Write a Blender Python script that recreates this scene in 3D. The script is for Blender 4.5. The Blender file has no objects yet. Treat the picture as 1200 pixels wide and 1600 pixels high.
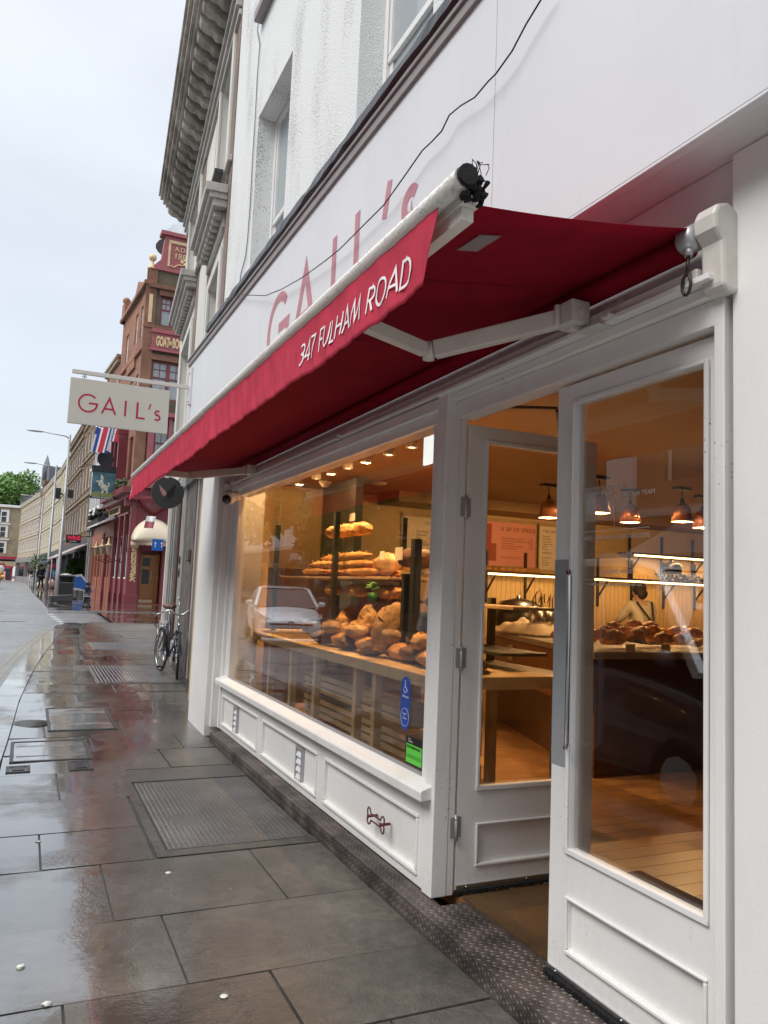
import bpy, bmesh, math, random
from mathutils import Vector, Matrix, noise
random.seed(11)
S = bpy.context.scene
COL = S.collection
R = math.radians
# ------------------------------------------------------------------ camera
F_PX = 1212.0
CAM = Vector((0.0, 0.0, 1.58))
MW = Matrix(((0.907328,-0.418335,0.041854),(-0.079272,-0.072462,0.994216),(-0.412883,-0.905398,-0.098909)))
cam_d = bpy.data.cameras.new('camera'); cam = bpy.data.objects.new('camera', cam_d); COL.objects.link(cam)
cam_d.sensor_fit = 'VERTICAL'; cam_d.sensor_height = 24.0; cam_d.sensor_width = 18.0
cam_d.lens = 24.0*F_PX/1600.0
cam_d.clip_start = 0.05; cam_d.clip_end = 1500
m4 = MW.transposed().to_4x4(); m4.translation = CAM
cam.matrix_world = m4
S.camera = cam
S.render.resolution_x = 768; S.render.resolution_y = 1024
# ------------------------------------------------------------------ world: overcast daylight
SUN_EL, SUN_AZ = R(50), R(258)      # azimuth of the brighter part of the cloud, measured clockwise from +Y
w = bpy.data.worlds.new('World'); S.world = w; w.use_nodes = True
nt = w.node_tree; nt.nodes.clear(); N = nt.nodes.new; L = nt.links.new
out = N('ShaderNodeOutputWorld'); add = N('ShaderNodeAddShader')
sky = N('ShaderNodeTexSky'); sky.sky_type = 'NISHITA'; sky.sun_disc = False
sky.sun_elevation = SUN_EL; sky.sun_rotation = SUN_AZ
b1 = N('ShaderNodeBackground'); b1.inputs[1].default_value = 0.05
L(sky.outputs[0], b1.inputs[0])
tc = N('ShaderNodeTexCoord'); sx = N('ShaderNodeSeparateXYZ'); L(tc.outputs['Generated'], sx.inputs[0])
cr = N('ShaderNodeValToRGB')
cr.color_ramp.elements[0].position = 0.0; cr.color_ramp.elements[0].color = (0.46,0.468,0.472,1)
cr.color_ramp.elements[1].position = 0.95; cr.color_ramp.elements[1].color = (1.7,1.72,1.75,1)
e = cr.color_ramp.elements.new(0.35); e.color = (0.56,0.572,0.582,1)
e = cr.color_ramp.elements.new(0.66); e.color = (0.64,0.652,0.662,1)
L(sx.outputs[2], cr.inputs[0])
mp = N('ShaderNodeMapping'); mp.inputs['Scale'].default_value = (1.2,1.2,3.5); L(tc.outputs['Generated'], mp.inputs[0])
nz = N('ShaderNodeTexNoise'); nz.inputs['Scale'].default_value = 1.6; nz.inputs['Detail'].default_value = 5; L(mp.outputs[0], nz.inputs['Vector'])
mr = N('ShaderNodeMapRange'); mr.inputs[1].default_value=.3; mr.inputs[2].default_value=.7; mr.inputs[3].default_value=.88; mr.inputs[4].default_value=1.08
L(nz.outputs[0], mr.inputs[0])
vm = N('ShaderNodeVectorMath'); vm.operation='SCALE'; L(cr.outputs[0], vm.inputs[0]); L(mr.outputs[0], vm.inputs['Scale'])
b2 = N('ShaderNodeBackground'); b2.inputs[1].default_value = 1.0; L(vm.outputs[0], b2.inputs[0])
L(b1.outputs[0], add.inputs[0]); L(b2.outputs[0], add.inputs[1]); L(add.outputs[0], out.inputs[0])
sd = bpy.data.lights.new('sun','SUN'); sun = bpy.data.objects.new('sun', sd); COL.objects.link(sun)
sd.energy = 1.9; sd.angle = R(32); sd.color = (1.0,0.97,0.93)
sdir = Vector((math.cos(SUN_EL)*math.sin(SUN_AZ), math.cos(SUN_EL)*math.cos(SUN_AZ), math.sin(SUN_EL)))
sun.rotation_euler = sdir.to_track_quat('Z','Y').to_euler()
sun.location = sdir*50
S.view_settings.view_transform = 'Standard'; S.view_settings.look = 'None'
S.view_settings.exposure = 0.33; S.view_settings.gamma = 1.0
S.cycles.max_bounces = 10; S.cycles.transparent_max_bounces = 16; S.cycles.glossy_bounces = 5

# ------------------------------------------------------------------ helpers: places
def ray(u, v):
    return MW.transposed() @ Vector((u-600, 800-v, -F_PX))
def onx(u, v, X): d = ray(u, v); return CAM + d*(X/d.x)
def ony(u, v, Y): d = ray(u, v); return CAM + d*(Y/d.y)
def onz(u, v, Z): d = ray(u, v); return CAM + d*((Z-CAM.z)/d.z)
def zg(y): return 0.0 if y < 8 else .62*(1-math.exp(-(y-8)/30.0))   # the street climbs a little
def ong(u, v, off=0.0):
    d = ray(u, v).normalized(); t = 0.5
    while t < 400:
        p = CAM + d*t
        if p.z <= zg(p.y)+off: return p
        t += .03
    return p
def lerp(a, b, t): return a+(b-a)*t
def interp(x, xs, ys):
    if x <= xs[0]: return ys[0]
    for i in range(1, len(xs)):
        if x <= xs[i]:
            return lerp(ys[i-1], ys[i], (x-xs[i-1])/(xs[i]-xs[i-1]))
    return ys[-1]

# ------------------------------------------------------------------ helpers: objects
def tag(o, label=None, cat=None, group=None, kind=None):
    if label: o['label'] = label
    if cat: o['category'] = cat
    if group: o['group'] = group
    if kind: o['kind'] = kind
    return o
def thing(name, label, cat, loc=(0,0,0), group=None):
    o = bpy.data.objects.new(name, None); COL.objects.link(o); o.location = loc
    o.empty_display_size = .2
    return tag(o, label, cat, group)
def origin_of(o):
    v = Vector((0,0,0))
    while o is not None:
        v += o.location; o = o.parent if o.parent and o.type != 'EMPTY' else None
    return v
def link(o, parent=None):
    COL.objects.link(o)
    if parent is not None:
        o.parent = parent
        r = parent
        while r.parent: r = r.parent
        if parent is r and r.type == 'EMPTY':
            o.matrix_parent_inverse = Matrix.Translation(-Vector(r.location))
    return o
class MB:
    def __init__(s): s.v=[]; s.f=[]; s.m=[]; s.mi=0; s.smooth=set()
    def add(s, vs, fs, smooth=False):
        b=len(s.v); s.v += [tuple(p) for p in vs]
        for f in fs:
            if smooth: s.smooth.add(len(s.f))
            s.f.append(tuple(i+b for i in f)); s.m.append(s.mi)
    def box(s, x0,x1,y0,y1,z0,z1, P=None):
        vs=[(x,y,z) for z in (z0,z1) for y in (y0,y1) for x in (x0,x1)]
        if P: vs=[P(*q) for q in vs]
        s.add(vs, [(0,2,3,1),(4,5,7,6),(0,1,5,4),(2,6,7,3),(0,4,6,2),(1,3,7,5)]); return s
    def beam(s, p, q, w, h, up=(0,0,1)):
        p=Vector(p); q=Vector(q); d=(q-p).normalized(); u=Vector(up)
        if abs(d.dot(u))>.98: u=Vector((1,0,0))
        a=d.cross(u).normalized(); b=a.cross(d).normalized()
        vs=[]
        for c in (p,q):
            for i,j in ((-1,-1),(1,-1),(1,1),(-1,1)): vs.append(c+a*(i*w/2)+b*(j*h/2))
        s.add(vs,[(3,2,1,0),(4,5,6,7),(0,1,5,4),(1,2,6,5),(2,3,7,6),(3,0,4,7)]); return s
    def tube(s, pts, r, seg=8, closed=False, smooth=True, caps=True):
        pts=[Vector(p) for p in pts]; n=len(pts)
        rs = r if isinstance(r,(list,tuple)) else [r]*n
        prev=None; rings=[]
        for i,p in enumerate(pts):
            if closed: d=(pts[(i+1)%n]-pts[i-1])
            else: d=(pts[min(i+1,n-1)]-pts[max(i-1,0)])
            d.normalize()
            if prev is None:
                a=d.orthogonal().normalized()
            else:
                a=(prev-d*prev.dot(d))
                a = a.normalized() if a.length>1e-6 else d.orthogonal().normalized()
            prev=a; b=d.cross(a)
            rings.append([p+(a*math.cos(2*math.pi*k/seg)+b*math.sin(2*math.pi*k/seg))*rs[i] for k in range(seg)])
        vs=[q for r_ in rings for q in r_]; fs=[]
        for i in range(n if closed else n-1):
            j=(i+1)%n
            for k in range(seg):
                k2=(k+1)%seg; fs.append((i*seg+k,i*seg+k2,j*seg+k2,j*seg+k))
        s.add(vs,fs,smooth)
        if caps and not closed:
            s.add(rings[0],[tuple(range(seg))[::-1]]); s.add(rings[-1],[tuple(range(seg))])
        return s
    def lathe(s, prof, c=(0,0,0), seg=16, T=None, smooth=True):
        c=Vector(c); vs=[]; n=len(prof)
        for (r,z) in prof:
            for k in range(seg):
                a=2*math.pi*k/seg; q=Vector((r*math.cos(a), r*math.sin(a), z))
                vs.append((T@q if T else q)+c)
        fs=[]
        for i in range(n-1):
            for k in range(seg):
                k2=(k+1)%seg; fs.append((i*seg+k,i*seg+k2,(i+1)*seg+k2,(i+1)*seg+k))
        s.add(vs,fs,smooth)
        if prof[0][0]>1e-5: s.add(vs[:seg],[tuple(range(seg))[::-1]])
        if prof[-1][0]>1e-5: s.add(vs[-seg:],[tuple(range(seg))])
        return s
    def ell(s, c, r, seg=12, rings=8, T=None, nz_=0, seed=0, smooth=True):
        c=Vector(c); vs=[]
        for i in range(rings+1):
            t=math.pi*i/rings
            for k in range(seg):
                a=2*math.pi*k/seg; q=Vector((math.sin(t)*math.cos(a),math.sin(t)*math.sin(a),math.cos(t)))
                f=1+nz_*noise.noise(q*2.2+Vector((seed*3.1,seed,0))) if nz_ else 1
                q=Vector((q.x*r[0]*f,q.y*r[1]*f,q.z*r[2]*f)); vs.append((T@q if T else q)+c)
        fs=[]
        for i in range(rings):
            for k in range(seg):
                k2=(k+1)%seg; fs.append((i*seg+k,(i+1)*seg+k,(i+1)*seg+k2,i*seg+k2))
        s.add(vs,fs,smooth); return s
    def prism(s, poly, w0, w1, P):       # poly in (u,v), extruded along w, mapped by P(u,v,w)
        n=len(poly)
        vs=[P(u,v,w0) for u,v in poly]+[P(u,v,w1) for u,v in poly]
        s.add(vs,[tuple(range(n))[::-1],tuple(range(n,2*n))]+[(i,(i+1)%n,(i+1)%n+n,i+n) for i in range(n)]); return s
    def build(s, name, mat, parent=None, bevel=0, sub=0, solid=0):
        me=bpy.data.meshes.new(name); me.from_pydata([tuple(v) for v in s.v],[],s.f)
        mats = mat if isinstance(mat,(list,tuple)) else [mat]
        for m in mats: me.materials.append(m)
        for i,p in enumerate(me.polygons):
            p.material_index = s.m[i]; p.use_smooth = i in s.smooth
        me.validate()
        bm=bmesh.new(); bm.from_mesh(me)
        bmesh.ops.remove_doubles(bm, verts=bm.verts, dist=1e-6)
        bmesh.ops.recalc_face_normals(bm, faces=bm.faces); bm.to_mesh(me); bm.free()
        o=bpy.data.objects.new(name, me); link(o, parent)
        if sub:
            q=o.modifiers.new('s','SUBSURF'); q.levels=q.render_levels=sub
        if solid:
            q=o.modifiers.new('t','SOLIDIFY'); q.thickness=solid; q.offset=0
        if bevel:
            q=o.modifiers.new('b','BEVEL'); q.width=bevel; q.segments=2; q.limit_method='ANGLE'; q.angle_limit=R(40)
        return o
def one(name, mat, label, cat, fn, group=None, **k):
    mb=MB(); fn(mb); o=mb.build(name, mat, None, **k); return tag(o,label,cat,group)
def part(name, mat, parent, fn, **k):
    mb=MB(); fn(mb); return mb.build(name, mat, parent, **k)
def dup(root, delta=(0,0,0), rotz=0.0, label=None, group=None, scale=None):
    r=root.copy(); COL.objects.link(r); r.location=Vector(root.location)+Vector(delta); r.rotation_euler=(0,0,root.rotation_euler.z+rotz)
    if scale: r.scale=scale
    if label: r['label']=label
    if group: r['group']=group
    for ch in [c for c in bpy.data.objects if c.parent==root]:
        c=ch.copy(); COL.objects.link(c); c.parent=r
        for g in [q for q in bpy.data.objects if q.parent==ch]:
            d=g.copy(); COL.objects.link(d); d.parent=c
    return r
class Frame:          # a facade's own axes: u along it, v up, w outward
    def __init__(s, o, ud):
        s.o=Vector(o); s.u=Vector((ud[0],ud[1],0)).normalized(); s.n=Vector((-s.u.y,s.u.x,0))
    def P(s,u,v,w): return s.o+s.u*u+s.n*w+Vector((0,0,v))
    def box(s,mb,u0,u1,v0,v1,w0,w1): mb.box(u0,u1,v0,v1,w0,w1,P=s.P)
def wall_holes(mb, P, u0,u1,v0,v1, holes, w0, w1):
    us=sorted(set([u0,u1]+[h[0] for h in holes]+[h[1] for h in holes])); us=[u for u in us if u0<=u<=u1]
    vs=sorted(set([v0,v1]+[h[2] for h in holes]+[h[3] for h in holes])); vs=[v for v in vs if v0<=v<=v1]
    def solid(i,j):
        if i<0 or j<0 or i>=len(us)-1 or j>=len(vs)-1: return False
        a=(us[i]+us[i+1])/2; b=(vs[j]+vs[j+1])/2
        return not any(h[0]<a<h[1] and h[2]<b<h[3] for h in holes)
    for i in range(len(us)-1):
        for j in range(len(vs)-1):
            if not solid(i,j): continue
            a,b,c,d=us[i],us[i+1],vs[j],vs[j+1]
            for w in (w0,w1): mb.add([P(a,c,w),P(b,c,w),P(b,d,w),P(a,d,w)],[(0,1,2,3)])
            if not solid(i-1,j): mb.add([P(a,c,w0),P(a,d,w0),P(a,d,w1),P(a,c,w1)],[(0,1,2,3)])
            if not solid(i+1,j): mb.add([P(b,c,w0),P(b,d,w0),P(b,d,w1),P(b,c,w1)],[(0,1,2,3)])
            if not solid(i,j-1): mb.add([P(a,c,w0),P(b,c,w0),P(b,c,w1),P(a,c,w1)],[(0,1,2,3)])
            if not solid(i,j+1): mb.add([P(a,d,w0),P(b,d,w0),P(b,d,w1),P(a,d,w1)],[(0,1,2,3)])

# ------------------------------------------------------------------ materials
def mat(name, color, rough=.6, metal=0, bump=0, bscale=40, var=0, vscale=3, spec=.5, coat=0, dirt=0, dcol=(.1,.09,.07), dscale=(4,4,1.2), alpha=None, sheen=0, bdetail=4, anis=None, trans=0, splash=0, dlo=.5, chips=0):
    m=bpy.data.materials.new(name); m.use_nodes=True; t=m.node_tree; n=t.nodes.new; l=t.links.new
    b=t.nodes['Principled BSDF']; b.inputs['Roughness'].default_value=rough; b.inputs['Metallic'].default_value=metal
    b.inputs['Specular IOR Level'].default_value=spec; b.inputs['Coat Weight'].default_value=coat; b.inputs['Coat Roughness'].default_value=.06
    b.inputs['Base Color'].default_value=(*color,1)
    if sheen: b.inputs['Sheen Weight'].default_value=sheen
    tcn=n('ShaderNodeTexCoord'); src=tcn.outputs['Object']; colout=None
    if var:
        a=n('ShaderNodeTexNoise'); a.inputs['Scale'].default_value=vscale; a.inputs['Detail'].default_value=6; l(src,a.inputs['Vector'])
        r=n('ShaderNodeMapRange'); r.inputs[1].default_value=.25; r.inputs[2].default_value=.75; r.inputs[3].default_value=1-var; r.inputs[4].default_value=1+var; l(a.outputs[0],r.inputs[0])
        s=n('ShaderNodeVectorMath'); s.operation='SCALE'; s.inputs[0].default_value=color; l(r.outputs[0],s.inputs['Scale']); colout=s.outputs[0]
        rr=n('ShaderNodeMapRange'); rr.inputs[3].default_value=max(.02,rough-.12); rr.inputs[4].default_value=min(1,rough+.12); l(a.outputs[0],rr.inputs[0]); l(rr.outputs[0],b.inputs['Roughness'])
    if dirt:
        mpn=n('ShaderNodeMapping'); mpn.inputs['Scale'].default_value=dscale; l(src,mpn.inputs[0])
        a=n('ShaderNodeTexNoise'); a.inputs['Scale'].default_value=1; a.inputs['Detail'].default_value=9; a.inputs['Roughness'].default_value=.7; l(mpn.outputs[0],a.inputs['Vector'])
        r=n('ShaderNodeMapRange'); r.inputs[1].default_value=dlo; r.inputs[2].default_value=dlo+.22; r.inputs[3].default_value=0; r.inputs[4].default_value=dirt; l(a.outputs[0],r.inputs[0])
        fac=r.outputs[0]
        if splash:
            sz=n('ShaderNodeSeparateXYZ'); l(src,sz.inputs[0]); hz=n('ShaderNodeMapRange'); hz.inputs[1].default_value=.08; hz.inputs[2].default_value=.42; hz.inputs[3].default_value=splash; hz.inputs[4].default_value=0; l(sz.outputs[2],hz.inputs[0])
            sn=n('ShaderNodeTexNoise'); sn.inputs['Scale'].default_value=38; sn.inputs['Detail'].default_value=6; l(src,sn.inputs['Vector']); sr=n('ShaderNodeMapRange'); sr.inputs[1].default_value=.45; sr.inputs[2].default_value=.7; l(sn.outputs[0],sr.inputs[0])
            sm=n('ShaderNodeMath'); sm.operation='MULTIPLY'; l(hz.outputs[0],sm.inputs[0]); l(sr.outputs[0],sm.inputs[1]); sa=n('ShaderNodeMath'); sa.operation='MAXIMUM'; l(sm.outputs[0],sa.inputs[0]); l(fac,sa.inputs[1]); fac=sa.outputs[0]
        x=n('ShaderNodeMix'); x.data_type='RGBA'; l(fac,x.inputs[0])
        if colout: l(colout,x.inputs[6])
        else: x.inputs[6].default_value=(*color,1)
        x.inputs[7].default_value=(*dcol,1); colout=x.outputs[2]
    if chips:
        c1=n('ShaderNodeTexNoise'); c1.inputs['Scale'].default_value=75; c1.inputs['Detail'].default_value=2; l(src,c1.inputs['Vector'])
        c2=n('ShaderNodeTexNoise'); c2.inputs['Scale'].default_value=2.6; c2.inputs['Detail'].default_value=3; l(src,c2.inputs['Vector'])
        r1=n('ShaderNodeMapRange'); r1.inputs[1].default_value=.685; r1.inputs[2].default_value=.70; l(c1.outputs[0],r1.inputs[0])
        r2=n('ShaderNodeMapRange'); r2.inputs[1].default_value=.56; r2.inputs[2].default_value=.66; r2.inputs[4].default_value=chips; l(c2.outputs[0],r2.inputs[0])
        cm_=n('ShaderNodeMath'); cm_.operation='MULTIPLY'; l(r1.outputs[0],cm_.inputs[0]); l(r2.outputs[0],cm_.inputs[1])
        x=n('ShaderNodeMix'); x.data_type='RGBA'; l(cm_.outputs[0],x.inputs[0])
        if colout: l(colout,x.inputs[6])
        else: x.inputs[6].default_value=(*color,1)
        x.inputs[7].default_value=(.16,.14,.12,1); colout=x.outputs[2]
    if colout: l(colout,b.inputs['Base Color'])
    if bump:
        a=n('ShaderNodeTexNoise'); a.inputs['Scale'].default_value=bscale; a.inputs['Detail'].default_value=bdetail; l(src,a.inputs['Vector'])
        q=n('ShaderNodeBump'); q.inputs['Strength'].default_value=bump; q.inputs['Distance'].default_value=.01; l(a.outputs[0],q.inputs['Height']); l(q.outputs[0],b.inputs['Normal'])
    return m
def emis(name, color, strength):
    m=bpy.data.materials.new(name); m.use_nodes=True; t=m.node_tree; b=t.nodes['Principled BSDF']
    b.inputs['Base Color'].default_value=(*color,1); b.inputs['Emission Color'].default_value=(*color,1); b.inputs['Emission Strength'].default_value=strength
    return m
def glass(name, tint=(.97,.98,.97), ior=1.5, rough=.0, dark=None):
    m=bpy.data.materials.new(name); m.use_nodes=True; t=m.node_tree; t.nodes.clear(); n=t.nodes.new; l=t.links.new
    o=n('ShaderNodeOutputMaterial'); mx=n('ShaderNodeMixShader'); g=n('ShaderNodeBsdfGlossy'); g.inputs['Roughness'].default_value=rough; g.inputs['Color'].default_value=(.95,.97,1,1)
    if dark: tr=n('ShaderNodeBsdfDiffuse'); tr.inputs[0].default_value=(*dark,1)
    else: tr=n('ShaderNodeBsdfTransparent'); tr.inputs[0].default_value=(*tint,1)
    fr=n('ShaderNodeFresnel'); ge=n('ShaderNodeNewGeometry'); mi=n('ShaderNodeMix'); mi.inputs[2].default_value=ior; mi.inputs[3].default_value=1/ior
    l(ge.outputs['Backfacing'],mi.inputs[0]); l(mi.outputs[0],fr.inputs[0])
    l(fr.outputs[0],mx.inputs[0]); l(tr.outputs[0],mx.inputs[1]); l(g.outputs[0],mx.inputs[2]); l(mx.outputs[0],o.inputs[0])
    return m
def brickmat(name, F, c1, c2, cm, bw=.225, bh=.075, mortar=.012, rough=.85, bump=.4, dirt=.3):
    m=bpy.data.materials.new(name); m.use_nodes=True; t=m.node_tree; n=t.nodes.new; l=t.links.new; b=t.nodes['Principled BSDF']
    b.inputs['Roughness'].default_value=rough
    tcn=n('ShaderNodeTexCoord'); s=n('ShaderNodeSeparateXYZ'); l(tcn.outputs['Object'],s.inputs[0])
    dx=n('ShaderNodeVectorMath'); dx.operation='DOT_PRODUCT'; l(tcn.outputs['Object'],dx.inputs[0]); dx.inputs[1].default_value=(F.u.x+F.n.x*.7,F.u.y+F.n.y*.7,0)
    c=n('ShaderNodeCombineXYZ'); l(dx.outputs['Value'],c.inputs[0]); l(s.outputs[2],c.inputs[1])
    k=n('ShaderNodeTexBrick'); k.inputs['Scale'].default_value=1; k.inputs['Brick Width'].default_value=bw; k.inputs['Row Height'].default_value=bh; k.inputs['Mortar Size'].default_value=mortar
    k.inputs['Color1'].default_value=(*c1,1); k.inputs['Color2'].default_value=(*c2,1); k.inputs['Mortar'].default_value=(*cm,1); l(c.outputs[0],k.inputs['Vector'])
    a=n('ShaderNodeTexNoise'); a.inputs['Scale'].default_value=.9; a.inputs['Detail'].default_value=8; l(tcn.outputs['Object'],a.inputs['Vector'])
    r=n('ShaderNodeMapRange'); r.inputs[1].default_value=.3; r.inputs[2].default_value=.75; r.inputs[3].default_value=1.1; r.inputs[4].default_value=1-dirt*1.6; l(a.outputs[0],r.inputs[0])
    v=n('ShaderNodeVectorMath'); v.operation='SCALE'; l(k.outputs[0],v.inputs[0]); l(r.outputs[0],v.inputs['Scale']); l(v.outputs[0],b.inputs['Base Color'])
    q=n('ShaderNodeBump'); q.inputs['Strength'].default_value=bump; q.inputs['Distance'].default_value=.01; q.invert=True; l(k.outputs['Fac'],q.inputs['Height']); l(q.outputs[0],b.inputs['Normal'])
    return m
def fabric(name, color, trans=.35, rough=.8, emit=0, weave=600):
    m=bpy.data.materials.new(name); m.use_nodes=True; t=m.node_tree; n=t.nodes.new; l=t.links.new; b=t.nodes['Principled BSDF']; o=t.nodes['Material Output']
    b.inputs['Base Color'].default_value=(*color,1); b.inputs['Roughness'].default_value=rough; b.inputs['Specular IOR Level'].default_value=.08
    tr=n('ShaderNodeBsdfTranslucent'); tr.inputs[0].default_value=(*color,1); mx=n('ShaderNodeMixShader'); mx.inputs[0].default_value=trans
    tcn=n('ShaderNodeTexCoord'); a=n('ShaderNodeTexNoise'); a.inputs['Scale'].default_value=9; a.inputs['Detail'].default_value=6; l(tcn.outputs['Object'],a.inputs['Vector'])
    r=n('ShaderNodeMapRange'); r.inputs[1].default_value=.3; r.inputs[2].default_value=.7; r.inputs[3].default_value=.86; r.inputs[4].default_value=1.12; l(a.outputs[0],r.inputs[0])
    v=n('ShaderNodeVectorMath'); v.operation='SCALE'; v.inputs[0].default_value=color; l(r.outputs[0],v.inputs['Scale']); l(v.outputs[0],b.inputs['Base Color'])
    wv=n('ShaderNodeTexNoise'); wv.inputs['Scale'].default_value=weave; l(tcn.outputs['Object'],wv.inputs['Vector'])
    q=n('ShaderNodeBump'); q.inputs['Strength'].default_value=.25; q.inputs['Distance'].default_value=.002; l(wv.outputs[0],q.inputs['Height']); l(q.outputs[0],b.inputs['Normal'])
    l(b.outputs[0],mx.inputs[1]); l(tr.outputs[0],mx.inputs[2]); l(mx.outputs[0],o.inputs[0])
    return m
def stoneflag(name, base=(.15,.13,.105), island=True, dry=True, brick=None, asphalt=False):
    """wet paving: a water film whose smoothness varies, stones of slightly different tint"""
    m=bpy.data.materials.new(name); m.use_nodes=True; t=m.node_tree; n=t.nodes.new; l=t.links.new; b=t.nodes['Principled BSDF']
    tcn=n('ShaderNodeTexCoord'); src=tcn.outputs['Object']
    def noi(sc,det=5,ro=.6,vec=None):
        a=n('ShaderNodeTexNoise'); a.inputs['Scale'].default_value=sc; a.inputs['Detail'].default_value=det; a.inputs['Roughness'].default_value=ro; l(vec or src,a.inputs['Vector']); return a.outputs[0]
    def rng(x,a,b_,c,d):
        r=n('ShaderNodeMapRange'); r.inputs[1].default_value=a; r.inputs[2].default_value=b_; r.inputs[3].default_value=c; r.inputs[4].default_value=d; l(x,r.inputs[0]); return r.outputs[0]
    def mth(op,x,y):
        r=n('ShaderNodeMath'); r.operation=op
        for i,k in enumerate((x,y)):
            if isinstance(k,(int,float)): r.inputs[i].default_value=k
            else: l(k,r.inputs[i])
        return r.outputs[0]
    blot=noi(1.7,7,.65); fine=noi(14,6,.7); grain=noi(160,3,.6)
    val=mth('MULTIPLY',rng(blot,.3,.7,.5,1.5),rng(fine,.25,.75,.6,1.4)); val=mth('MULTIPLY',val,rng(noi(.55,4),.3,.7,.75,1.25)); val=mth('MULTIPLY',val,rng(grain,.3,.7,.8,1.2))
    if island:
        g=n('ShaderNodeNewGeometry'); val=mth('MULTIPLY',val,rng(g.outputs['Random Per Island'],0,1,.72,1.25))
    if asphalt: val=mth('MULTIPLY',val,rng(grain,.3,.7,.6,1.4))
    v=n('ShaderNodeVectorMath'); v.operation='SCALE'; v.inputs[0].default_value=base; l(val,v.inputs['Scale']); colr=v.outputs[0]
    sp=n('ShaderNodeTexVoronoi'); sp.inputs['Scale'].default_value=9; l(src,sp.inputs['Vector'])          # chewing gum and lichen spots
    spot=rng(sp.outputs['Distance'],.05,.075,1,0); rnd=n('ShaderNodeSeparateColor'); l(sp.outputs['Color'],rnd.inputs[0]); spot=mth('MULTIPLY',spot,rng(rnd.outputs[0],.80,.81,0,.55))
    x=n('ShaderNodeMix'); x.data_type='RGBA'; l(spot,x.inputs[0]); l(colr,x.inputs[6]); x.inputs[7].default_value=(.36,.34,.3,1); colr=x.outputs[2]
    heightextra=None
    if brick:
        k=n('ShaderNodeTexBrick'); k.inputs['Scale'].default_value=1; k.inputs['Brick Width'].default_value=brick[0]; k.inputs['Row Height'].default_value=brick[1]; k.inputs['Mortar Size'].default_value=.012
        k.inputs['Color1'].default_value=(.75,.75,.75,1); k.inputs['Color2'].default_value=(1.15,1.15,1.15,1); k.inputs['Mortar'].default_value=(.35,.35,.35,1); l(src,k.inputs['Vector'])
        mm=n('ShaderNodeMix'); mm.data_type='RGBA'; mm.blend_type='MULTIPLY'; mm.inputs[0].default_value=1; l(colr,mm.inputs[6]); l(k.outputs[0],mm.inputs[7]); colr=mm.outputs[2]; heightextra=k.outputs['Fac']
    l(colr,b.inputs['Base Color'])
    wetn=noi(.9,6,.6); rip=noi(30,4,.6)
    wet=rng(wetn,.30,.50,0,1) if not asphalt else rng(wetn,.5,.75,0,.5)
    if dry:
        s=n('ShaderNodeSeparateXYZ'); l(src,s.inputs[0])
        edge=mth('ADD',mth('ADD',s.outputs[0],mth('MULTIPLY',wetn,.9)),rng(s.outputs[1],7.0,8.5,0,-1.0))
        dr=rng(edge,.95,1.75,0,1)       # sheltered strip under the awning is barely wet
        wet=mth('MULTIPLY',wet,mth('SUBTRACT',1,dr))
    else: dr=None
    rough=mth('ADD',rng(wet,0,1,.26 if not asphalt else .42,.06),mth('MULTIPLY',rng(fine,.4,.7,0,.12),mth('SUBTRACT',1,wet)))
    if dr: rough=mth('ADD',rough,mth('MULTIPLY',dr,.22))
    l(rough,b.inputs['Roughness'])
    b.inputs['Specular IOR Level'].default_value=1.0; b.inputs['IOR'].default_value=1.55
    l(rng(wet,0,1,.14 if not asphalt else .30,.025 if not asphalt else .15),b.inputs['Coat Roughness']); b.inputs['Coat IOR'].default_value=2.3
    l(rng(wet,0,1,.25 if not asphalt else .75,1),b.inputs['Coat Weight'])
    if dr: l(mth('MULTIPLY',rng(wet,0,1,.35,1),mth('SUBTRACT',1,mth('MULTIPLY',dr,.85))),b.inputs['Coat Weight'])
    peb=noi(75,3,.55); h=mth('ADD',mth('MULTIPLY',fine,1.0),mth('MULTIPLY',grain,.3)); h=mth('ADD',h,mth('MULTIPLY',rip,.7)); h=mth('ADD',h,mth('MULTIPLY',peb,.5))
    amt=rng(wet,0,1,1.0,.10)
    q=n('ShaderNodeBump'); q.inputs['Distance'].default_value=.006; l(amt,q.inputs['Strength']); l(h,q.inputs['Height'])
    if heightextra:
        q2=n('ShaderNodeBump'); q2.invert=True; q2.inputs['Distance'].default_value=.006; q2.inputs['Strength'].default_value=.6; l(heightextra,q2.inputs['Height']); l(q.outputs[0],q2.inputs['Normal']); l(q2.outputs[0],b.inputs['Normal'])
    else: l(q.outputs[0],b.inputs['Normal'])
    q3=n('ShaderNodeBump'); q3.inputs['Distance'].default_value=.006; l(rng(wet,0,1,.5,.035),q3.inputs['Strength'])
    hh=mth('ADD',mth('MULTIPLY',peb,.45),mth('MULTIPLY',rip,.9)); hh=mth('ADD',hh,mth('MULTIPLY',noi(5,3),1.2)); l(hh,q3.inputs['Height']); l(q3.outputs[0],b.inputs['Coat Normal'])
    return m
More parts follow.
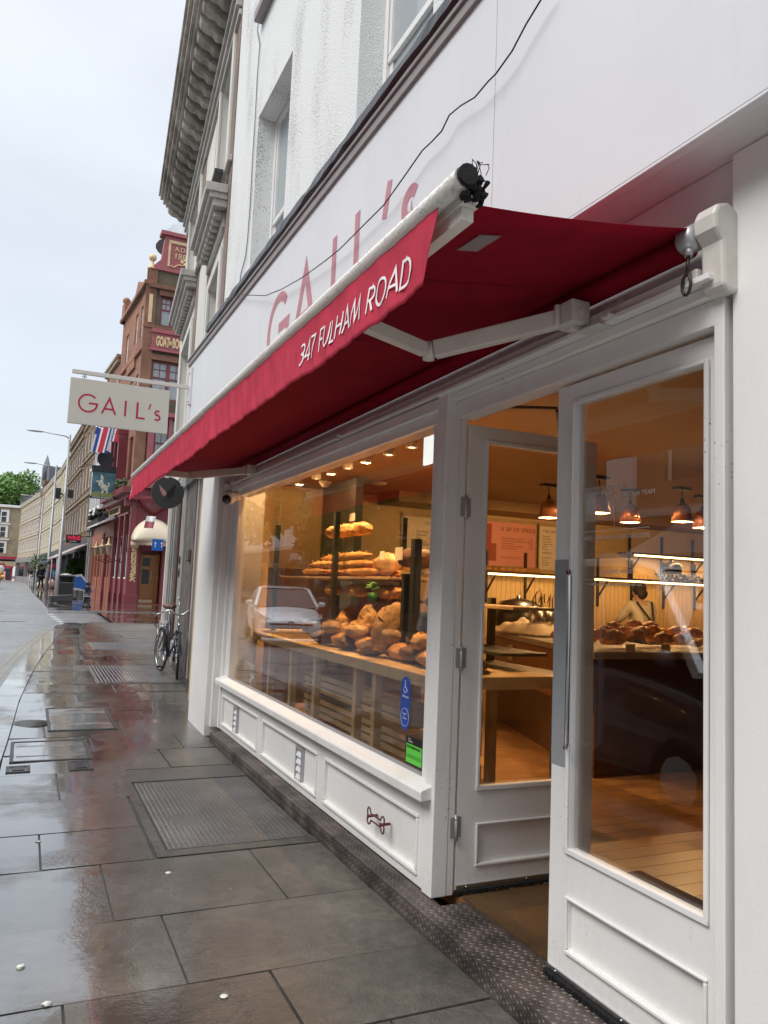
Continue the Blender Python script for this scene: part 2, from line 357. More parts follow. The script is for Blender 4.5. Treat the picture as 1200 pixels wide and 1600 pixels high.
# ================================================================== SETTING
M={}
M['stone']=stoneflag('wet_york_stone',(.088,.078,.064)); M['stone_far']=stoneflag('wet_paving',(.14,.115,.095),island=False,dry=False,brick=(.75,.6))
M['asphalt']=stoneflag('wet_asphalt',(.12,.122,.128),island=False,dry=False,asphalt=True)
M['kerb']=stoneflag('wet_granite',(.26,.255,.245),dry=False)
M['ground']=mat('ground_soil',(.05,.045,.04),.6)
M['iron']=mat('cast_iron',(.09,.088,.085),.35,metal=.7,bump=.4,bscale=60,var=.25,vscale=5)
M['yellow']=mat('yellow_line_paint',(.30,.26,.16),.35,var=.3,vscale=9,dirt=.8,dcol=(.12,.11,.09),dscale=(5,5,5))
M['roadwhite']=mat('road_white_paint',(.62,.62,.6),.35,dirt=.6,dscale=(6,6,6))
KY=[-12,7.33,8.46,10.53,13.15,15.13,18.45,20.6,22.95,24.0,24.7]; KX=[-.1,-.068,-.021,.051,.216,.373,.681,.93,1.17,1.55,1.95]
def kin(y): return interp(y,KY,KX)              # inner edge of our kerb
BY=[-12,9.0,9.5,17.2]; BX=[1.8,1.8,2.0,2.68]
def bld(y): return interp(y,BY,BX)
FY=[30.6,38.5,49,70,90,110,130,150]; FX=[.85,.72,.50,.30,.1,-.9,-2.9,-5.6]    # far kerb, outer edge
def kfar(y): return interp(y,FY,FX)
PY=[24,30,38.5,44,50.4,70,90,110,130,150]; PX=[5.2,4.95,4.35,3.98,3.62,2.9,2.4,1.3,-.6,-3]
def strip(mb, fl, fr, y0, y1, step, off, nx=1):
    n=max(1,int(round((y1-y0)/step))); rows=[]
    for i in range(n+1):
        y=lerp(y0,y1,i/n); rows.append([(lerp(fl(y),fr(y),k/nx), y, zg(y)+off) for k in range(nx+1)])
    vs=[p for r in rows for p in r]; w_=nx+1
    mb.add(vs,[(i*w_+k,i*w_+k+1,(i+1)*w_+k+1,(i+1)*w_+k) for i in range(n) for k in range(nx)])
def setting(name, m, fn, **k):
    o=part(name,m,None,fn,**k); o['kind']='structure'; return o
# the ground sheet, reaching the horizon
def f(mb):
    ys=[-40,-10,8]+[8+2*i for i in range(1,60)]+[200,420]
    vs=[]; 
    for y in ys:
        for x in (-260,-40,-12,2,12,40,260): vs.append((x,y,zg(y)-.22))
    mb.add(vs,[(i*7+k,i*7+k+1,(i+1)*7+k+1,(i+1)*7+k) for i in range(len(ys)-1) for k in range(6)])
setting('ground',M['ground'],f)
# road surface
setting('road',M['asphalt'],lambda mb: strip(mb,lambda y:-8.2 if y<100 else -8.2-(y-100)*.12,lambda y: max(kin(y),-.3)+.1 if y<23.9 else (16 if y<30.62 else kfar(y)+.05),-12,150,1.0,-.105,2))
# our pavement: individual flagstones
rows=[-12+ .75*i for i in range(18)]+[1.62,2.05,2.72,3.23,3.91,4.68,5.32,6.07,6.88,7.62,8.35,9.1,9.7,10.35,11.05,11.8,12.5,13.2,14.0,14.75,15.6,16.4,17.3,18.2,19.1,20.1,21.1,22.2,23.3,24.1]
rows=sorted(r for r in rows)
fixed={2.05:[.55,1.35],2.72:[.25,1.04],3.23:[-.02,.71],3.91:[.5,1.34],4.68:[.2,.8],5.32:[.8],6.07:[.35,.87],6.88:[.62,1.25],7.62:[.7,1.5],8.35:[.3,1.05],9.1:[.55,1.35]}
cuts=[(.86,1.82,4.72,6.5)]                      # the cellar cover lies here
def f(mb):
    rr=random.Random(5)
    for a,b in zip(rows[:-1],rows[1:]):
        xs=fixed.get(a)
        if xs is None:
            x=kin(a)+rr.uniform(.45,.8); xs=[]
            while x<bld(a)-.3: xs.append(x); x+=rr.uniform(.6,1.05) if a<8 else rr.uniform(.38,.8)
        L0=lambda y: kin(y)
        R0=lambda y: bld(y)+.02 if y<17.2 else 2.9+(y-17.2)*.1
        edges=[('k',0)]+[('x',x) for x in xs]+[('b',0)]
        for (t0,x0),(t1,x1) in zip(edges[:-1],edges[1:]):
            g=rr.choice((.004,.005,.006,.009))
            xa=lambda y: (L0(y) if t0=='k' else x0+ (y-a)*.0)+g
            xb=lambda y: (R0(y) if t1=='b' else x1)-g
            ya,yb=a+g,b-g
            if 4.6<a<6.2 and x0>.75 and t0=='x': 
                continue
            tj=.0028 if a<6.5 else .0055; j=[rr.uniform(-tj,tj) for _ in range(4)]
            top=[(xa(ya),ya,zg(ya)+j[0]),(xb(ya),ya,zg(ya)+j[1]),(xb(yb),yb,zg(yb)+j[2]),(xa(yb),yb,zg(yb)+j[3])]
            bot=[(x,y,z-.05) for x,y,z in top]
            mb.add(top+bot,[(0,1,2,3),(0,4,5,1),(1,5,6,2),(2,6,7,3),(3,7,4,0)])
    # margin stones round the cellar cover
    for (x0,x1,y0,y1) in [(.815,.875,4.70,6.88),(.875,1.79,4.70,4.80),(.875,1.79,6.45,6.86)]:
        mb.box(x0,x1,y0,y1,-.05,.001)
setting('pavement',M['stone'],f)
M['joint']=mat('joint_grit',(.03,.028,.024),.3,spec=1,bump=.7,bscale=90,var=.5,vscale=4)
setting('pavement_bed',M['joint'],lambda mb: strip(mb,kin,lambda y:3.4 if y<17 else 3.6+(y-17)*.12,-12,24.6,1.0,-.012))
# kerb stones
def kerbrun(mb, fa, fb, ya, yb, ln, zt=.0):
    y=ya; rr=random.Random(3)
    while y<yb-.05:
        y2=min(yb,y+ln*rr.uniform(.85,1.15)); n=3
        for i in range(n):
            a=lerp(y+.004,y2-.004,i/n); b=lerp(y+.004,y2-.004,(i+1)/n)
            vs=[]
            for z in (zt,-.16):
                vs+=[(fa(a),a,zg(a)+z),(fb(a),a,zg(a)+z),(fb(b),b,zg(b)+z),(fa(b),b,zg(b)+z)]
            mb.add(vs,[(0,1,2,3),(0,4,5,1),(1,5,6,2),(2,6,7,3),(3,7,4,0)])
        y=y2
setting('kerb',M['kerb'],lambda mb: kerbrun(mb,lambda y:kin(y)-.30,lambda y:kin(y)-.004,-12,23.9,.95,.004))
# far pavement with its kerb
setting('far_pavement',M['stone_far'],lambda mb:(strip(mb,lambda y:kfar(y)+.2,lambda y:interp(y,PY,PX)+4,30.8,150,1.0,0.0)))
def f(mb):
    kerbrun(mb,kfar,lambda y:kfar(y)+.2,30.62,150,1.1,.004)
    x=.87
    while x<12:
        mb.box(x,x+.9,30.6,30.8,zg(30.7)-.16,zg(30.7)+.003); x+=.905
setting('far_kerb',M['kerb'],f)
# pavement and buildings' ground across the road
setting('opposite_pavement',M['stone_far'],lambda mb: mb.box(-14,-8.2,-30,100,-.1,.02))
# pavement returning into the side street, at road level
setting('side_street_crossing',M['stone_far'],lambda mb: strip(mb,lambda y:2.5,lambda y:16,24.2,30.6,1.0,-.02))
def f(mb):
    for o in (-.46,-.58):
        strip(mb,lambda y:kin(y)+o-.022,lambda y:kin(y)+o+.022,-12,22.4,1.0,-.1005)
one('double_yellow_lines',M['yellow'],'worn double yellow lines along the near kerb','road marking',f)
def f(mb):
    for y in (24.6,25.5,26.4,27.3,28.2,29.2): mb.box(1.02-(y-24.6)*.045,1.2-(y-24.6)*.045,y,y+.5,zg(y)-.1,zg(y+.25)-.0985)
one('give_way_dashes',M['roadwhite'],'broken white line across the mouth of the side street','road marking',f)
def f(mb):
    for (y,x0,x1) in ((25.5,-2.6,.1),(31,-3.4,-.6)): mb.box(x0,x1,y,y+.12,zg(y)-.1,zg(y)-.0985)
one('road_seam_lines',M['iron'],'two thin dark seams across the wet road','road marking',f)
# --- covers and gratings
def studs(mb,x0,x1,y0,y1,z,dx,dy,skip=None):
    x=x0; i=0
    while x<x1:
        y=y0+(dy/2 if i%2 else 0)
        while y<y1:
            if not (skip and skip(x,y)):
                r=.4*dx
                mb.add([(x-r,y,z),(x,y-dy*.36,z),(x+r,y,z),(x,y+dy*.36,z),(x,y,z+.005)],[(0,1,4),(1,2,4),(2,3,4),(3,0,4)])
            y+=dy
        x+=dx; i+=1
M['cellar']=stoneflag('wet_pavement_light',(.075,.072,.068),island=False,dry=True)
def f(mb):
    mb.box(.89,1.785,4.82,6.43,-.04,-.002)
    studs(mb,.905,1.775,4.84,6.41,-.002,.032,.042,lambda x,y: noise.noise(Vector((x*3.2,y*3.2,4)))>.42)
one('cellar_cover',M['cellar'],'worn studded cellar light cover set in the wet paving below the shop window','cover',f)
for (x0,x1,y0,y1,lab) in ((1.05,2.18,11.9,13.9,'long studded cellar cover beside the parked bicycle'),(1.32,2.6,16.4,18.0,'farther studded cellar cover by the dark shopfront pier')):
    def f(mb):
        z=zg((y0+y1)/2)
        P=lambda x,y,q:(x,y,zg(y)+q)
        mb.box(x0,x1,y0,y1,-.04,.006,P=P)
        m2=MB(); studs(m2,x0+.03,x1-.03,y0+.03,y1-.03,0,.05,.07); mb.add([P(a,b,.006+c) for a,b,c in m2.v],m2.f)
    one('cellar_cover',M['cellar'],lab,'cover',f)
def inspection(x0,x1,y0,y1,lab,ribs=6,kind=0):
    P=lambda x,y,q:(x,y,zg(y)+q)
    t=thing('inspection_cover',lab,'cover',((x0+x1)/2,(y0+y1)/2,0))
    def g(mb):
        for a in ((x0,x1,y0,y0+.03),(x0,x1,y1-.03,y1),(x0,x0+.03,y0+.03,y1-.03),(x1-.03,x1,y0+.03,y1-.03)): mb.box(a[0],a[1],a[2],a[3],-.03,.008,P=P)
    part('rim',M['iron'],t,g)
    def g(mb):
        mb.box(x0+.034,x1-.034,y0+.034,y1-.034,-.03,.004,P=P)
        for i in range(ribs):
            if kind: x=lerp(x0+.05,x1-.05,(i+.5)/ribs); mb.box(x-.008,x+.008,y0+.05,y1-.05,.004,.010,P=P)
            else: y=lerp(y0,y1,(i+.5)/ribs); mb.box(x0+.05,x1-.05,y-.006,y+.006,.004,.010,P=P)
    part('plate',M['kerb' if not kind else 'iron'],t,g)
inspection(.33,1.0,8.65,9.95,'large recessed inspection cover with stone infill, farther of the two big ones',2)
inspection(-.0,.66,7.35,8.2,'recessed inspection cover with stone infill at the kerb, nearer of the two big ones',2)
inspection(.45,.64,6.95,7.28,'small iron stopcock cover with bars, in the middle of the pavement',7,1)
inspection(-.02,.16,6.98,7.2,'small square iron cover close to the kerb',5,1)
def f(mb): mb.lathe([(0,.004),(.19,.004),(.2,-.02)],(.18,9.1,zg(9.1)),24)
one('round_cover',M['iron'],'thin round iron cover set in the pavement near the kerb','cover',f)
def f(mb):
    P=lambda x,y,q:(x,y,zg(y)-.1+q)
    for i in range(7): mb.box(1.18+i*.06,1.21+i*.06,25.2,25.6,0,.006,P=P)
one('drain_gully',M['iron'],'iron drain gully in the wet gutter of the side street','drain',f)
M['litter']=mat('pale_litter',(.7,.69,.64),.5)
for i,((u,v),lab) in enumerate([((32,1513),'white scrap of litter on the wet paving, bottom left'),((73,1571),'crumpled pale scrap of litter in the bottom left corner'),((350,1557),'flat pale blob of gum on the dry paving'),((60,1315),'small white disc of gum on the sky-reflecting paving'),((263,1364),'pale gum spot at the near corner of the cellar cover')]):
    p=onz(u,v,0)
    def f(mb):
        if i<2: mb.ell((p.x,p.y,.006),(.018,.014,.008),10,6,nz_=.7,seed=i)
        else: mb.lathe([(0,.0035),(.013,.003),(.017,.0002)],(p.x,p.y,.001),14)
    one('litter_scrap' if i<2 else 'chewing_gum',M['litter'],lab,'litter',f)

# ================================================================== THE BAKERY
M['white']=mat('white_gloss_paint',(.80,.79,.77),.38,var=.04,vscale=2,dirt=.13,dcol=(.40,.37,.33),dscale=(9,9,2.5),bump=.05,bscale=30,splash=.22,chips=.8)
M['fascia']=mat('white_fascia_paint',(.69,.70,.715),.5,var=.04,vscale=1.2,bump=.08,bscale=8,dirt=.15,dcol=(.50,.49,.47),dscale=(7,7,.7),splash=.2)
M['render']=mat('white_textured_wall',(.80,.80,.78),.7,bump=.10,bscale=140,dirt=.15,dcol=(.5,.49,.47),dscale=(5,5,1.5))
M['vent']=mat('grey_vent_metal',(.42,.42,.43),.4,metal=.4); M['steel']=mat('brushed_steel',(.55,.55,.56),.25,metal=1)
M['greyplate']=mat('grey_painted_plate',(.30,.315,.33),.35); M['black']=mat('black_paint',(.015,.015,.016),.35)
M['lead']=mat('black_lead_flashing',(.03,.03,.033),.35,bump=.5,bscale=15,var=.3)
M['gutter']=mat('brown_gutter_trim',(.27,.24,.235),.45,var=.1)
M['glass']=glass('window_glass',ior=1.75); M['darkglass']=glass('dark_window_glass',dark=(.03,.035,.04),ior=1.6)
M['curtain']=glass('curtained_window_glass',dark=(.35,.38,.39),ior=1.6)
M['rust']=mat('dark_red_iron',(.12,.02,.02),.45); M['brush']=mat('black_bristle',(.01,.01,.012),.9,bump=1,bscale=220)
# stucco upper wall: roughcast with pits and rain streaks
def stucco(name):
    m=bpy.data.materials.new(name); m.use_nodes=True; t=m.node_tree; n=t.nodes.new; l=t.links.new; b=t.nodes['Principled BSDF']; b.inputs['Roughness'].default_value=.85
    tcn=n('ShaderNodeTexCoord'); a=n('ShaderNodeTexNoise'); a.inputs['Scale'].default_value=70; a.inputs['Detail'].default_value=4; l(tcn.outputs['Object'],a.inputs['Vector'])
    mp_=n('ShaderNodeMapping'); mp_.inputs['Scale'].default_value=(1.6,1.6,.5); l(tcn.outputs['Object'],mp_.inputs[0])
    s=n('ShaderNodeTexNoise'); s.inputs['Scale'].default_value=1.5; s.inputs['Detail'].default_value=5; l(mp_.outputs[0],s.inputs['Vector'])
    thr=n('ShaderNodeMapRange'); thr.inputs[1].default_value=.42; thr.inputs[2].default_value=.68; thr.inputs[3].default_value=.34; thr.inputs[4].default_value=.50; l(s.outputs[0],thr.inputs[0])
    d=n('ShaderNodeMath'); d.operation='SUBTRACT'; l(thr.outputs[0],d.inputs[0]); l(a.outputs[0],d.inputs[1])
    q=n('ShaderNodeMapRange'); q.inputs[1].default_value=-.01; q.inputs[2].default_value=.05; l(d.outputs[0],q.inputs[0])
    x=n('ShaderNodeMix'); x.data_type='RGBA'; l(q.outputs[0],x.inputs[0]); x.inputs[6].default_value=(.76,.765,.75,1); x.inputs[7].default_value=(.34,.335,.32,1); l(x.outputs[2],b.inputs['Base Color'])
    u=n('ShaderNodeBump'); u.inputs['Strength'].default_value=.6; u.inputs['Distance'].default_value=.014; l(a.outputs[0],u.inputs['Height']); l(u.outputs[0],b.inputs['Normal'])
    return m
M['stucco']=stucco('white_roughcast')
# diamond plate
def diamond(name):
    m=bpy.data.materials.new(name); m.use_nodes=True; t=m.node_tree; n=t.nodes.new; l=t.links.new; b=t.nodes['Principled BSDF']
    b.inputs['Base Color'].default_value=(.13,.105,.095,1); b.inputs['Metallic'].default_value=.55; b.inputs['Roughness'].default_value=.42
    tcn=n('ShaderNodeTexCoord'); a=n('ShaderNodeTexNoise'); a.inputs['Scale'].default_value=5; a.inputs['Detail'].default_value=8; l(tcn.outputs['Object'],a.inputs['Vector'])
    c=n('ShaderNodeValToRGB'); c.color_ramp.elements[0].position=.35; c.color_ramp.elements[0].color=(.06,.05,.045,1); c.color_ramp.elements[1].position=.7; c.color_ramp.elements[1].color=(.2,.165,.15,1); l(a.outputs[0],c.inputs[0]); l(c.outputs[0],b.inputs['Base Color'])
    r=n('ShaderNodeMapRange'); r.inputs[3].default_value=.25; r.inputs[4].default_value=.6; l(a.outputs[0],r.inputs[0]); l(r.outputs[0],b.inputs['Roughness'])
    u=n('ShaderNodeBump'); u.inputs['Strength'].default_value=.3; u.inputs['Distance'].default_value=.003; l(a.outputs[0],u.inputs['Height']); l(u.outputs[0],b.inputs['Normal'])
    return m
M['plate']=diamond('worn_diamond_plate')
bk=thing('bakery_building','white bakery shopfront with a big glazed window, open double doors and rough white wall above','building',(2.1,5,0))
W='white'
# pilasters, panels, posts
def f(mb):
    mb.box(1.79,2.3,8.17,9.02,0,3.03)
    mb.box(1.79,2.3,9.02,9.06,2.9,3.03)
part('pilaster',M[W],bk,f,bevel=.004)
def f(mb):
    mb.box(1.97,2.3,-3,1.722,-.05,3.028)
part('pier_wall',M['render'],bk,f,bevel=.006)
def f(mb):   # far jamb of the window, grooved
    mb.box(1.84,1.93,8.10,8.168,.1,2.62); mb.box(1.905,1.99,8.03,8.098,.1,2.62); mb.box(1.935,1.99,7.86,8.028,.1,2.62)
part('window_jamb',M[W],bk,f,bevel=.004)
def f(mb):
    mb.box(1.905,1.99,3.445,3.545,.097,2.62); mb.box(1.935,1.99,3.545,3.64,.097,2.62); mb.box(1.992,2.03,3.449,3.545,.097,2.50)
part('door_post',M[W],bk,f,bevel=.004)
def f(mb):   # head over window and doors
    mb.box(1.93,2.05,3.546,7.86,2.47,2.53); mb.box(1.90,2.05,3.546,8.03,2.532,2.59); mb.box(1.96,2.06,1.745,3.444,2.475,2.56); mb.box(1.93,2.06,1.74,3.444,2.562,2.6)
    mb.box(1.885,2.06,1.74,8.03,2.602,2.622)
    mb.box(1.96,2.06,1.745,1.785,.1,2.475)
part('head_frame',M[W],bk,f,bevel=.003)
part('backboard',M['fascia'],bk,lambda mb: mb.box(2.0,2.1,1.724,8.17,2.624,3.028))
# stall riser under the window
pan=[(6.64,7.96),(5.13,6.49),(3.62,4.99)]
def f(mb):
    P=lambda u,v,w:(1.92-w,u,v)
    wall_holes(mb,P,3.546,8.028,.097,.56,[(a+.02,b-.02,.17,.43) for a,b in pan],0,-.05)
    mb.box(1.936,1.96,3.55,8.02,.1,.55)
part('stall_riser',M[W],bk,f,bevel=.003)
def f(mb):
    for a,b in pan:
        for (y0,y1,z0,z1) in ((a,b,.425,.445),(a,b,.145,.168),(a,a+.02,.17,.423),(b-.02,b,.17,.423)):
            mb.box(1.908,1.925,y0,y1,z0,z1); 
            cy=(y0+y1)/2; cz=(z0+z1)/2
part('panel_moulding',M[W],bk,f,bevel=.006)
def f(mb):
    P=lambda u,w,v:(u,v,w)
    mb.prism([(1.845,.548),(1.95,.56),(1.95,.632),(1.93,.628),(1.848,.602),(1.842,.592)],3.47,8.04,lambda a,b,c:(a,c,b))
part('window_sill',M[W],bk,f,bevel=.004)
for (yc,n_) in ((7.42,0),(5.52,1)):
    v=part('vent_grille',M['vent'],bk,lambda mb:[mb.box(1.914,1.934,yc-.075,yc+.075,.15,.165),mb.box(1.914,1.934,yc-.075,yc+.075,.385,.41),mb.box(1.914,1.934,yc-.075,yc-.055,.165,.385),mb.box(1.914,1.934,yc+.055,yc+.075,.165,.385)])
    def f(mb):
        for k in range(4):
            z=.18+k*.053
            mb.add([(1.912,yc-.055,z),(1.912,yc+.055,z),(1.932,yc+.055,z+.042),(1.932,yc-.055,z+.042),(1.914,yc-.055,z-.002),(1.914,yc+.055,z-.002),(1.934,yc+.055,z+.04),(1.934,yc-.055,z+.04)],[(0,1,2,3),(7,6,5,4),(0,4,5,1)])
    part('louvre',M['fascia'],v,f)
def f(mb):   # bone-shaped iron hook for dog leads
    c=Vector((1.875,4.05,.30)); pts=[]
    outline=[(-.13,.0),(-.15,.035),(-.185,.045),(-.20,.015),(-.185,0)]
    bone=[(-.07,.018),(.07,.018),(.085,.04),(.105,.046),(.122,.034),(.122,.014),(.112,0),(.122,-.014),(.122,-.034),(.105,-.046),(.085,-.04),(.07,-.018),(-.07,-.018),(-.085,-.04),(-.105,-.046),(-.122,-.034),(-.122,-.014),(-.112,0),(-.122,.014),(-.122,.034),(-.105,.046),(-.085,.04)]
    mb.tube([c+Vector((0,-a*.92,b*1.0)) for a,b in bone],.0045,8,closed=True)
    for a in (-.085,.085): mb.tube([c+Vector((-.008,a,.0)),c+Vector((.05,a,.0))],.008,10); mb.lathe([(0,0),(.012,0),(.012,.006),(0,.006)],c+Vector((-.012,a,0)),10,Matrix.Rotation(R(90),3,'Y'))
part('dog_lead_hook',M['rust'],bk,f)
# diamond plate step, with raised lozenges
def f(mb):
    mb.box(1.79,2.06,1.55,3.36,-.02,.095); mb.box(1.79,1.915,3.36,7.88,-.02,.095)
    def loz(P,a,b,ang,w=.0042,l=.0125):
        c,s_=math.cos(ang),math.sin(ang)
        q=[(a+c*l,b+s_*l),(a-s_*w,b+c*w),(a-c*l,b-s_*l),(a+s_*w,b-c*w)]
        mb.add([P(x,y,0) for x,y in q]+[P(a,b,.0035)],[(0,1,4),(1,2,4),(2,3,4),(3,0,4)])
    i=0; y=1.57
    while y<7.87:
        for k in range(12):
            x=1.802+k*.0225+(i%2)*.011
            if x>(2.05 if y<3.35 else 1.908): break
            loz(lambda a,b,h:(a,b,.0951+h),x,y,R(45) if (i+k)%2 else R(-45))
        for k in range(4):
            z=.012+k*.0225+(i%2)*.011
            if z<.09: loz(lambda a,b,h:(1.7899-h,b,a),z,y,R(45) if (i+k)%2 else R(-45))
        y+=.0225; i+=1
part('step',M['plate'],bk,f)
# fascia box
def f(mb):
    mb.box(1.79,1.995,2.893,10.45,3.03,4.52); mb.box(1.79,1.995,-3,2.888,3.03,4.52); mb.box(1.9951,2.3,-3,8.17,3.031,3.2); mb.box(1.79,1.83,-3,10.4,3.018,3.0295)
part('fascia',M['fascia'],bk,f,bevel=.003)
def f(mb):
    mb.box(1.86,2.3,-3,1.6,3.03,3.06)
def f(mb):
    mb.box(1.755,1.93,-3,10.5,4.522,4.552); mb.box(1.77,1.80,-3,10.47,4.455,4.52)
part('fascia_trim',M['gutter'],bk,f,bevel=.004)
def f(mb):   # sagging lead flashing along the top
    n=120; vs=[]
    for i in range(n+1):
        y=-3+(9.2+3)*i/n; s_=.012*noise.noise(Vector((y*3,0,0))); s2=.014*noise.noise(Vector((y*5,7,0)))
        vs+=[(1.998,y,4.66),(1.86+s2,y,4.655+s_),(1.742+s_,y,4.635+s2),(1.738+s2,y,4.575+s_*1.5),(1.80,y,4.553)]
    mb.add(vs,[(i*5+k,i*5+k+1,(i+1)*5+k+1,(i+1)*5+k) for i in range(n) for k in range(4)])
part('lead_flashing',M['lead'],bk,f,solid=.006)
# rough wall above, with sash windows
wins=[(3.97,5.2,4.6,6.87),(7.03,8.28,4.6,6.87),(.9,2.15,4.6,6.87),(7.03,8.28,8.2,10.2),(3.97,5.2,8.2,10.2)]
def f(mb):
    P=lambda u,v,w:(2.0+w,u,v)
    wall_holes(mb,P,-3,9.5,4.5,11,wins,0,.24)
    mb.box(1.94,1.999,-3,2,4.5,4.5001)
part('wall',M['stucco'],bk,f)
def sash_parts(parent,y0,y1,z0,z1,X,mw,mg,rail=None):
    rail=rail or (z0+z1)/2
    def g(mb):
        mb.box(X,X+.06,y0,y0+.07,z0,z1); mb.box(X,X+.06,y1-.07,y1,z0,z1); mb.box(X,X+.06,y0+.07,y1-.07,z1-.07,z1); mb.box(X,X+.06,y0+.07,y1-.07,z0,z0+.08)
        mb.box(X+.012,X+.055,y0+.07,y1-.07,rail-.03,rail+.035); mb.box(X+.012,X+.05,y0+.07,y0+.11,rail+.035,z1-.07); mb.box(X+.012,X+.05,y1-.11,y1-.07,rail+.035,z1-.07)
        mb.box(X+.03,X+.055,y0+.07,y0+.12,z0+.08,rail-.03); mb.box(X+.03,X+.055,y1-.12,y1-.07,z0+.08,rail-.03); mb.box(X+.006,X+.012,y0+.08,y0+.16,rail-.07,rail-.03) if 0 else None
    fr=part('window',mw,parent,g,bevel=.004)
    part('pane',mg,fr,lambda mb:(mb.box(X+.038,X+.046,y0+.071,y1-.071,rail,z1-.071),mb.box(X+.044,X+.051,y0+.071,y1-.071,z0+.081,rail-.031)))
    return fr
for (y0,y1,z0,z1) in wins:
    sash_parts(bk,y0,y1,z0,z1,2.2,M[W],M['curtain'],5.62 if z0<5 else 9.3)
for a,b in ((7.03,8.28),(3.97,5.2)): part('upper_sill',M['gutter'],bk,lambda mb:mb.box(1.9,2.2,a-.12,b+.12,8.08,8.2),bevel=.01)
# big window pane and stickers
gp=part('window_pane',M['glass'],bk,lambda mb: mb.box(1.942,1.95,3.60,7.86,.60,2.50))
part('pane_seal',M['vent'],bk,lambda mb:[mb.box(1.934,1.9415,3.641,7.858,.63,.648)])
# --- interior shell
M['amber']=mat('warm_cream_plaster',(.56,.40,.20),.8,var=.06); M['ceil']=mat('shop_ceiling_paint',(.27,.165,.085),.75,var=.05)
M['floorwood']=mat('oak_floor',(.24,.125,.055),.35,var=.3,vscale=6,bump=.1,bscale=20)
M['wood']=mat('pale_oak',(.42,.29,.16),.5,var=.2,vscale=(7)); M['darkwood']=mat('dark_walnut',(.085,.04,.022),.55,var=.3,vscale=5)
M['orangewood']=mat('cherry_panel',(.24,.10,.045),.4,var=.2,vscale=3); M['darkmetal']=mat('dark_grey_steel',(.05,.055,.05),.45,metal=.3)
s_=setting('shop_floor',M['floorwood'],lambda mb:[mb.box(2.061,11.6,-1+i*.14,-.864+i*.14,.02,.09) for i in range(82)])
def f(mb):
    mb.box(2.05,11.6,10.3,10.4,.0,3.1); mb.box(11.6,11.7,-1,10.4,0,3.1); mb.box(2.3,11.6,-1.1,-1,0,3.1)
    mb.box(2.0,2.05,8.17,9.0,0,3.03); mb.box(2.0,2.62,9.001,9.05,0,3.03); mb.box(2.57,2.62,9.051,10.3,0,3.03)
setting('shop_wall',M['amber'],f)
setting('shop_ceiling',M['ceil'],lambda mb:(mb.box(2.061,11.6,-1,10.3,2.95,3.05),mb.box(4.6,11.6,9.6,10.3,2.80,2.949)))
# --- doors
def door(name,lab,P,flip=1,glassm=None):
    """P(u,v,w): u across the leaf from its meeting edge, v up, w out of the seen face"""
    t=thing('tmp',lab,'door')
    bpy.data.objects.remove(t)
def leaf(P, wd, gl, gr, pl, pr):
    o=None
    def g(mb):
        wall_holes(mb,P,0,wd,.115,2.458,[(gl,gr,.605,2.372),(pl,pr,.235,.42)],0,-.045)
        mb.box(pl-.002,pr+.002,.233,.422,-.03,-.016,P=P)
    o=part('door_leaf',M[W],bk,g,bevel=.003)
    def g(mb):
        for (a,b,c,d) in ((gl-.018,gr+.018,.588,.605),(gl-.018,gr+.018,2.372,2.386),(gl-.018,gl,.605,2.372),(gr,gr+.018,.605,2.372),(pl-.012,pr+.012,.22,.235),(pl-.012,pr+.012,.42,.431),(pl-.012,pl,.236,.419),(pr,pr+.012,.236,.419)):
            mb.box(a,b,c,d,0.0005,.012,P=P)
    part('beading',M[W],o,g,bevel=.004)
    part('pane',M['glass'],o,lambda mb: mb.box(gl-.003,gr+.003,.602,2.375,-.027,-.021,P=P))
    def g(mb):
        mb.box(.004,wd-.004,.118,.14,.001,.008,P=P)
        for k in (.06,wd*.5,wd-.08): mb.lathe([(0,0),(.006,0),(.006,.005),(0,.006)],P(k,.13,.008),8,Matrix.Rotation(R(90),3,'X'))
    part('bottom_trim',M['steel'],o,g)
    def g(mb):
        rr=random.Random(8); n=int(wd/.006)
        for i in range(n):
            u=i*.006; mb.box(u,u+.005,.096+rr.uniform(0,.008),.118,-.012+rr.uniform(-.004,.004),.018+rr.uniform(0,.01),P=P)
    part('draught_brush',M['brush'],o,g)
    return o
PR=lambda u,v,w:(2.0-w,2.645-u,v)                    # closed leaf
dr=leaf(PR,.86,.12,.79,.125,.79)
def f(mb): mb.box(.004,.1,.91,1.73,.001,.004,P=PR)
part('push_plate',M['greyplate'],dr,f)
def f(mb):
    mb.tube([PR(.10,1.0,.0),PR(.15,1.0,.05),PR(.165,1.02,.055),PR(.165,1.35,.055),PR(.165,1.66,.055),PR(.15,1.68,.05),PR(.10,1.68,.0)],.0095,12)
part('pull_handle',M['steel'],dr,f)
PO=lambda u,v,w:(2.045+u,3.455-w,v)                  # leaf standing open into the shop
do=leaf(PO,.84,.12,.70,.12,.71)
for z in (2.02,1.25,.42):
    def f(mb):
        mb.tube([(2.035,3.440,z-.06),(2.035,3.448,z+.06)],.009,10); mb.box(2.002,2.028,3.4425,3.445,z-.05,z+.05)
        mb.box(2.046,2.068,3.4525,3.4545,z-.05,z+.05)
        for k in range(3): mb.box(2.0245,2.0455,3.4375,3.4585,z-.062+k*.05,z-.058+k*.05)
    part('hinge',M['vent'],do,f)
def f(mb):
    mb.beam((2.6,3.42,2.50),(2.34,3.10,2.50),.022,.012); mb.beam((2.34,3.10,2.512),(2.12,3.30,2.53),.022,.012)
part('door_closer_arm',M['black'],do,f)
one('doormat',mat('coir_mat',(.11,.065,.032),.95,bump=1,bscale=160,var=.35,vscale=3,spec=.05),'brown coir mat just inside the open door','doormat',lambda mb: mb.box(2.065,3.2,1.7,3.42,.09,.1))
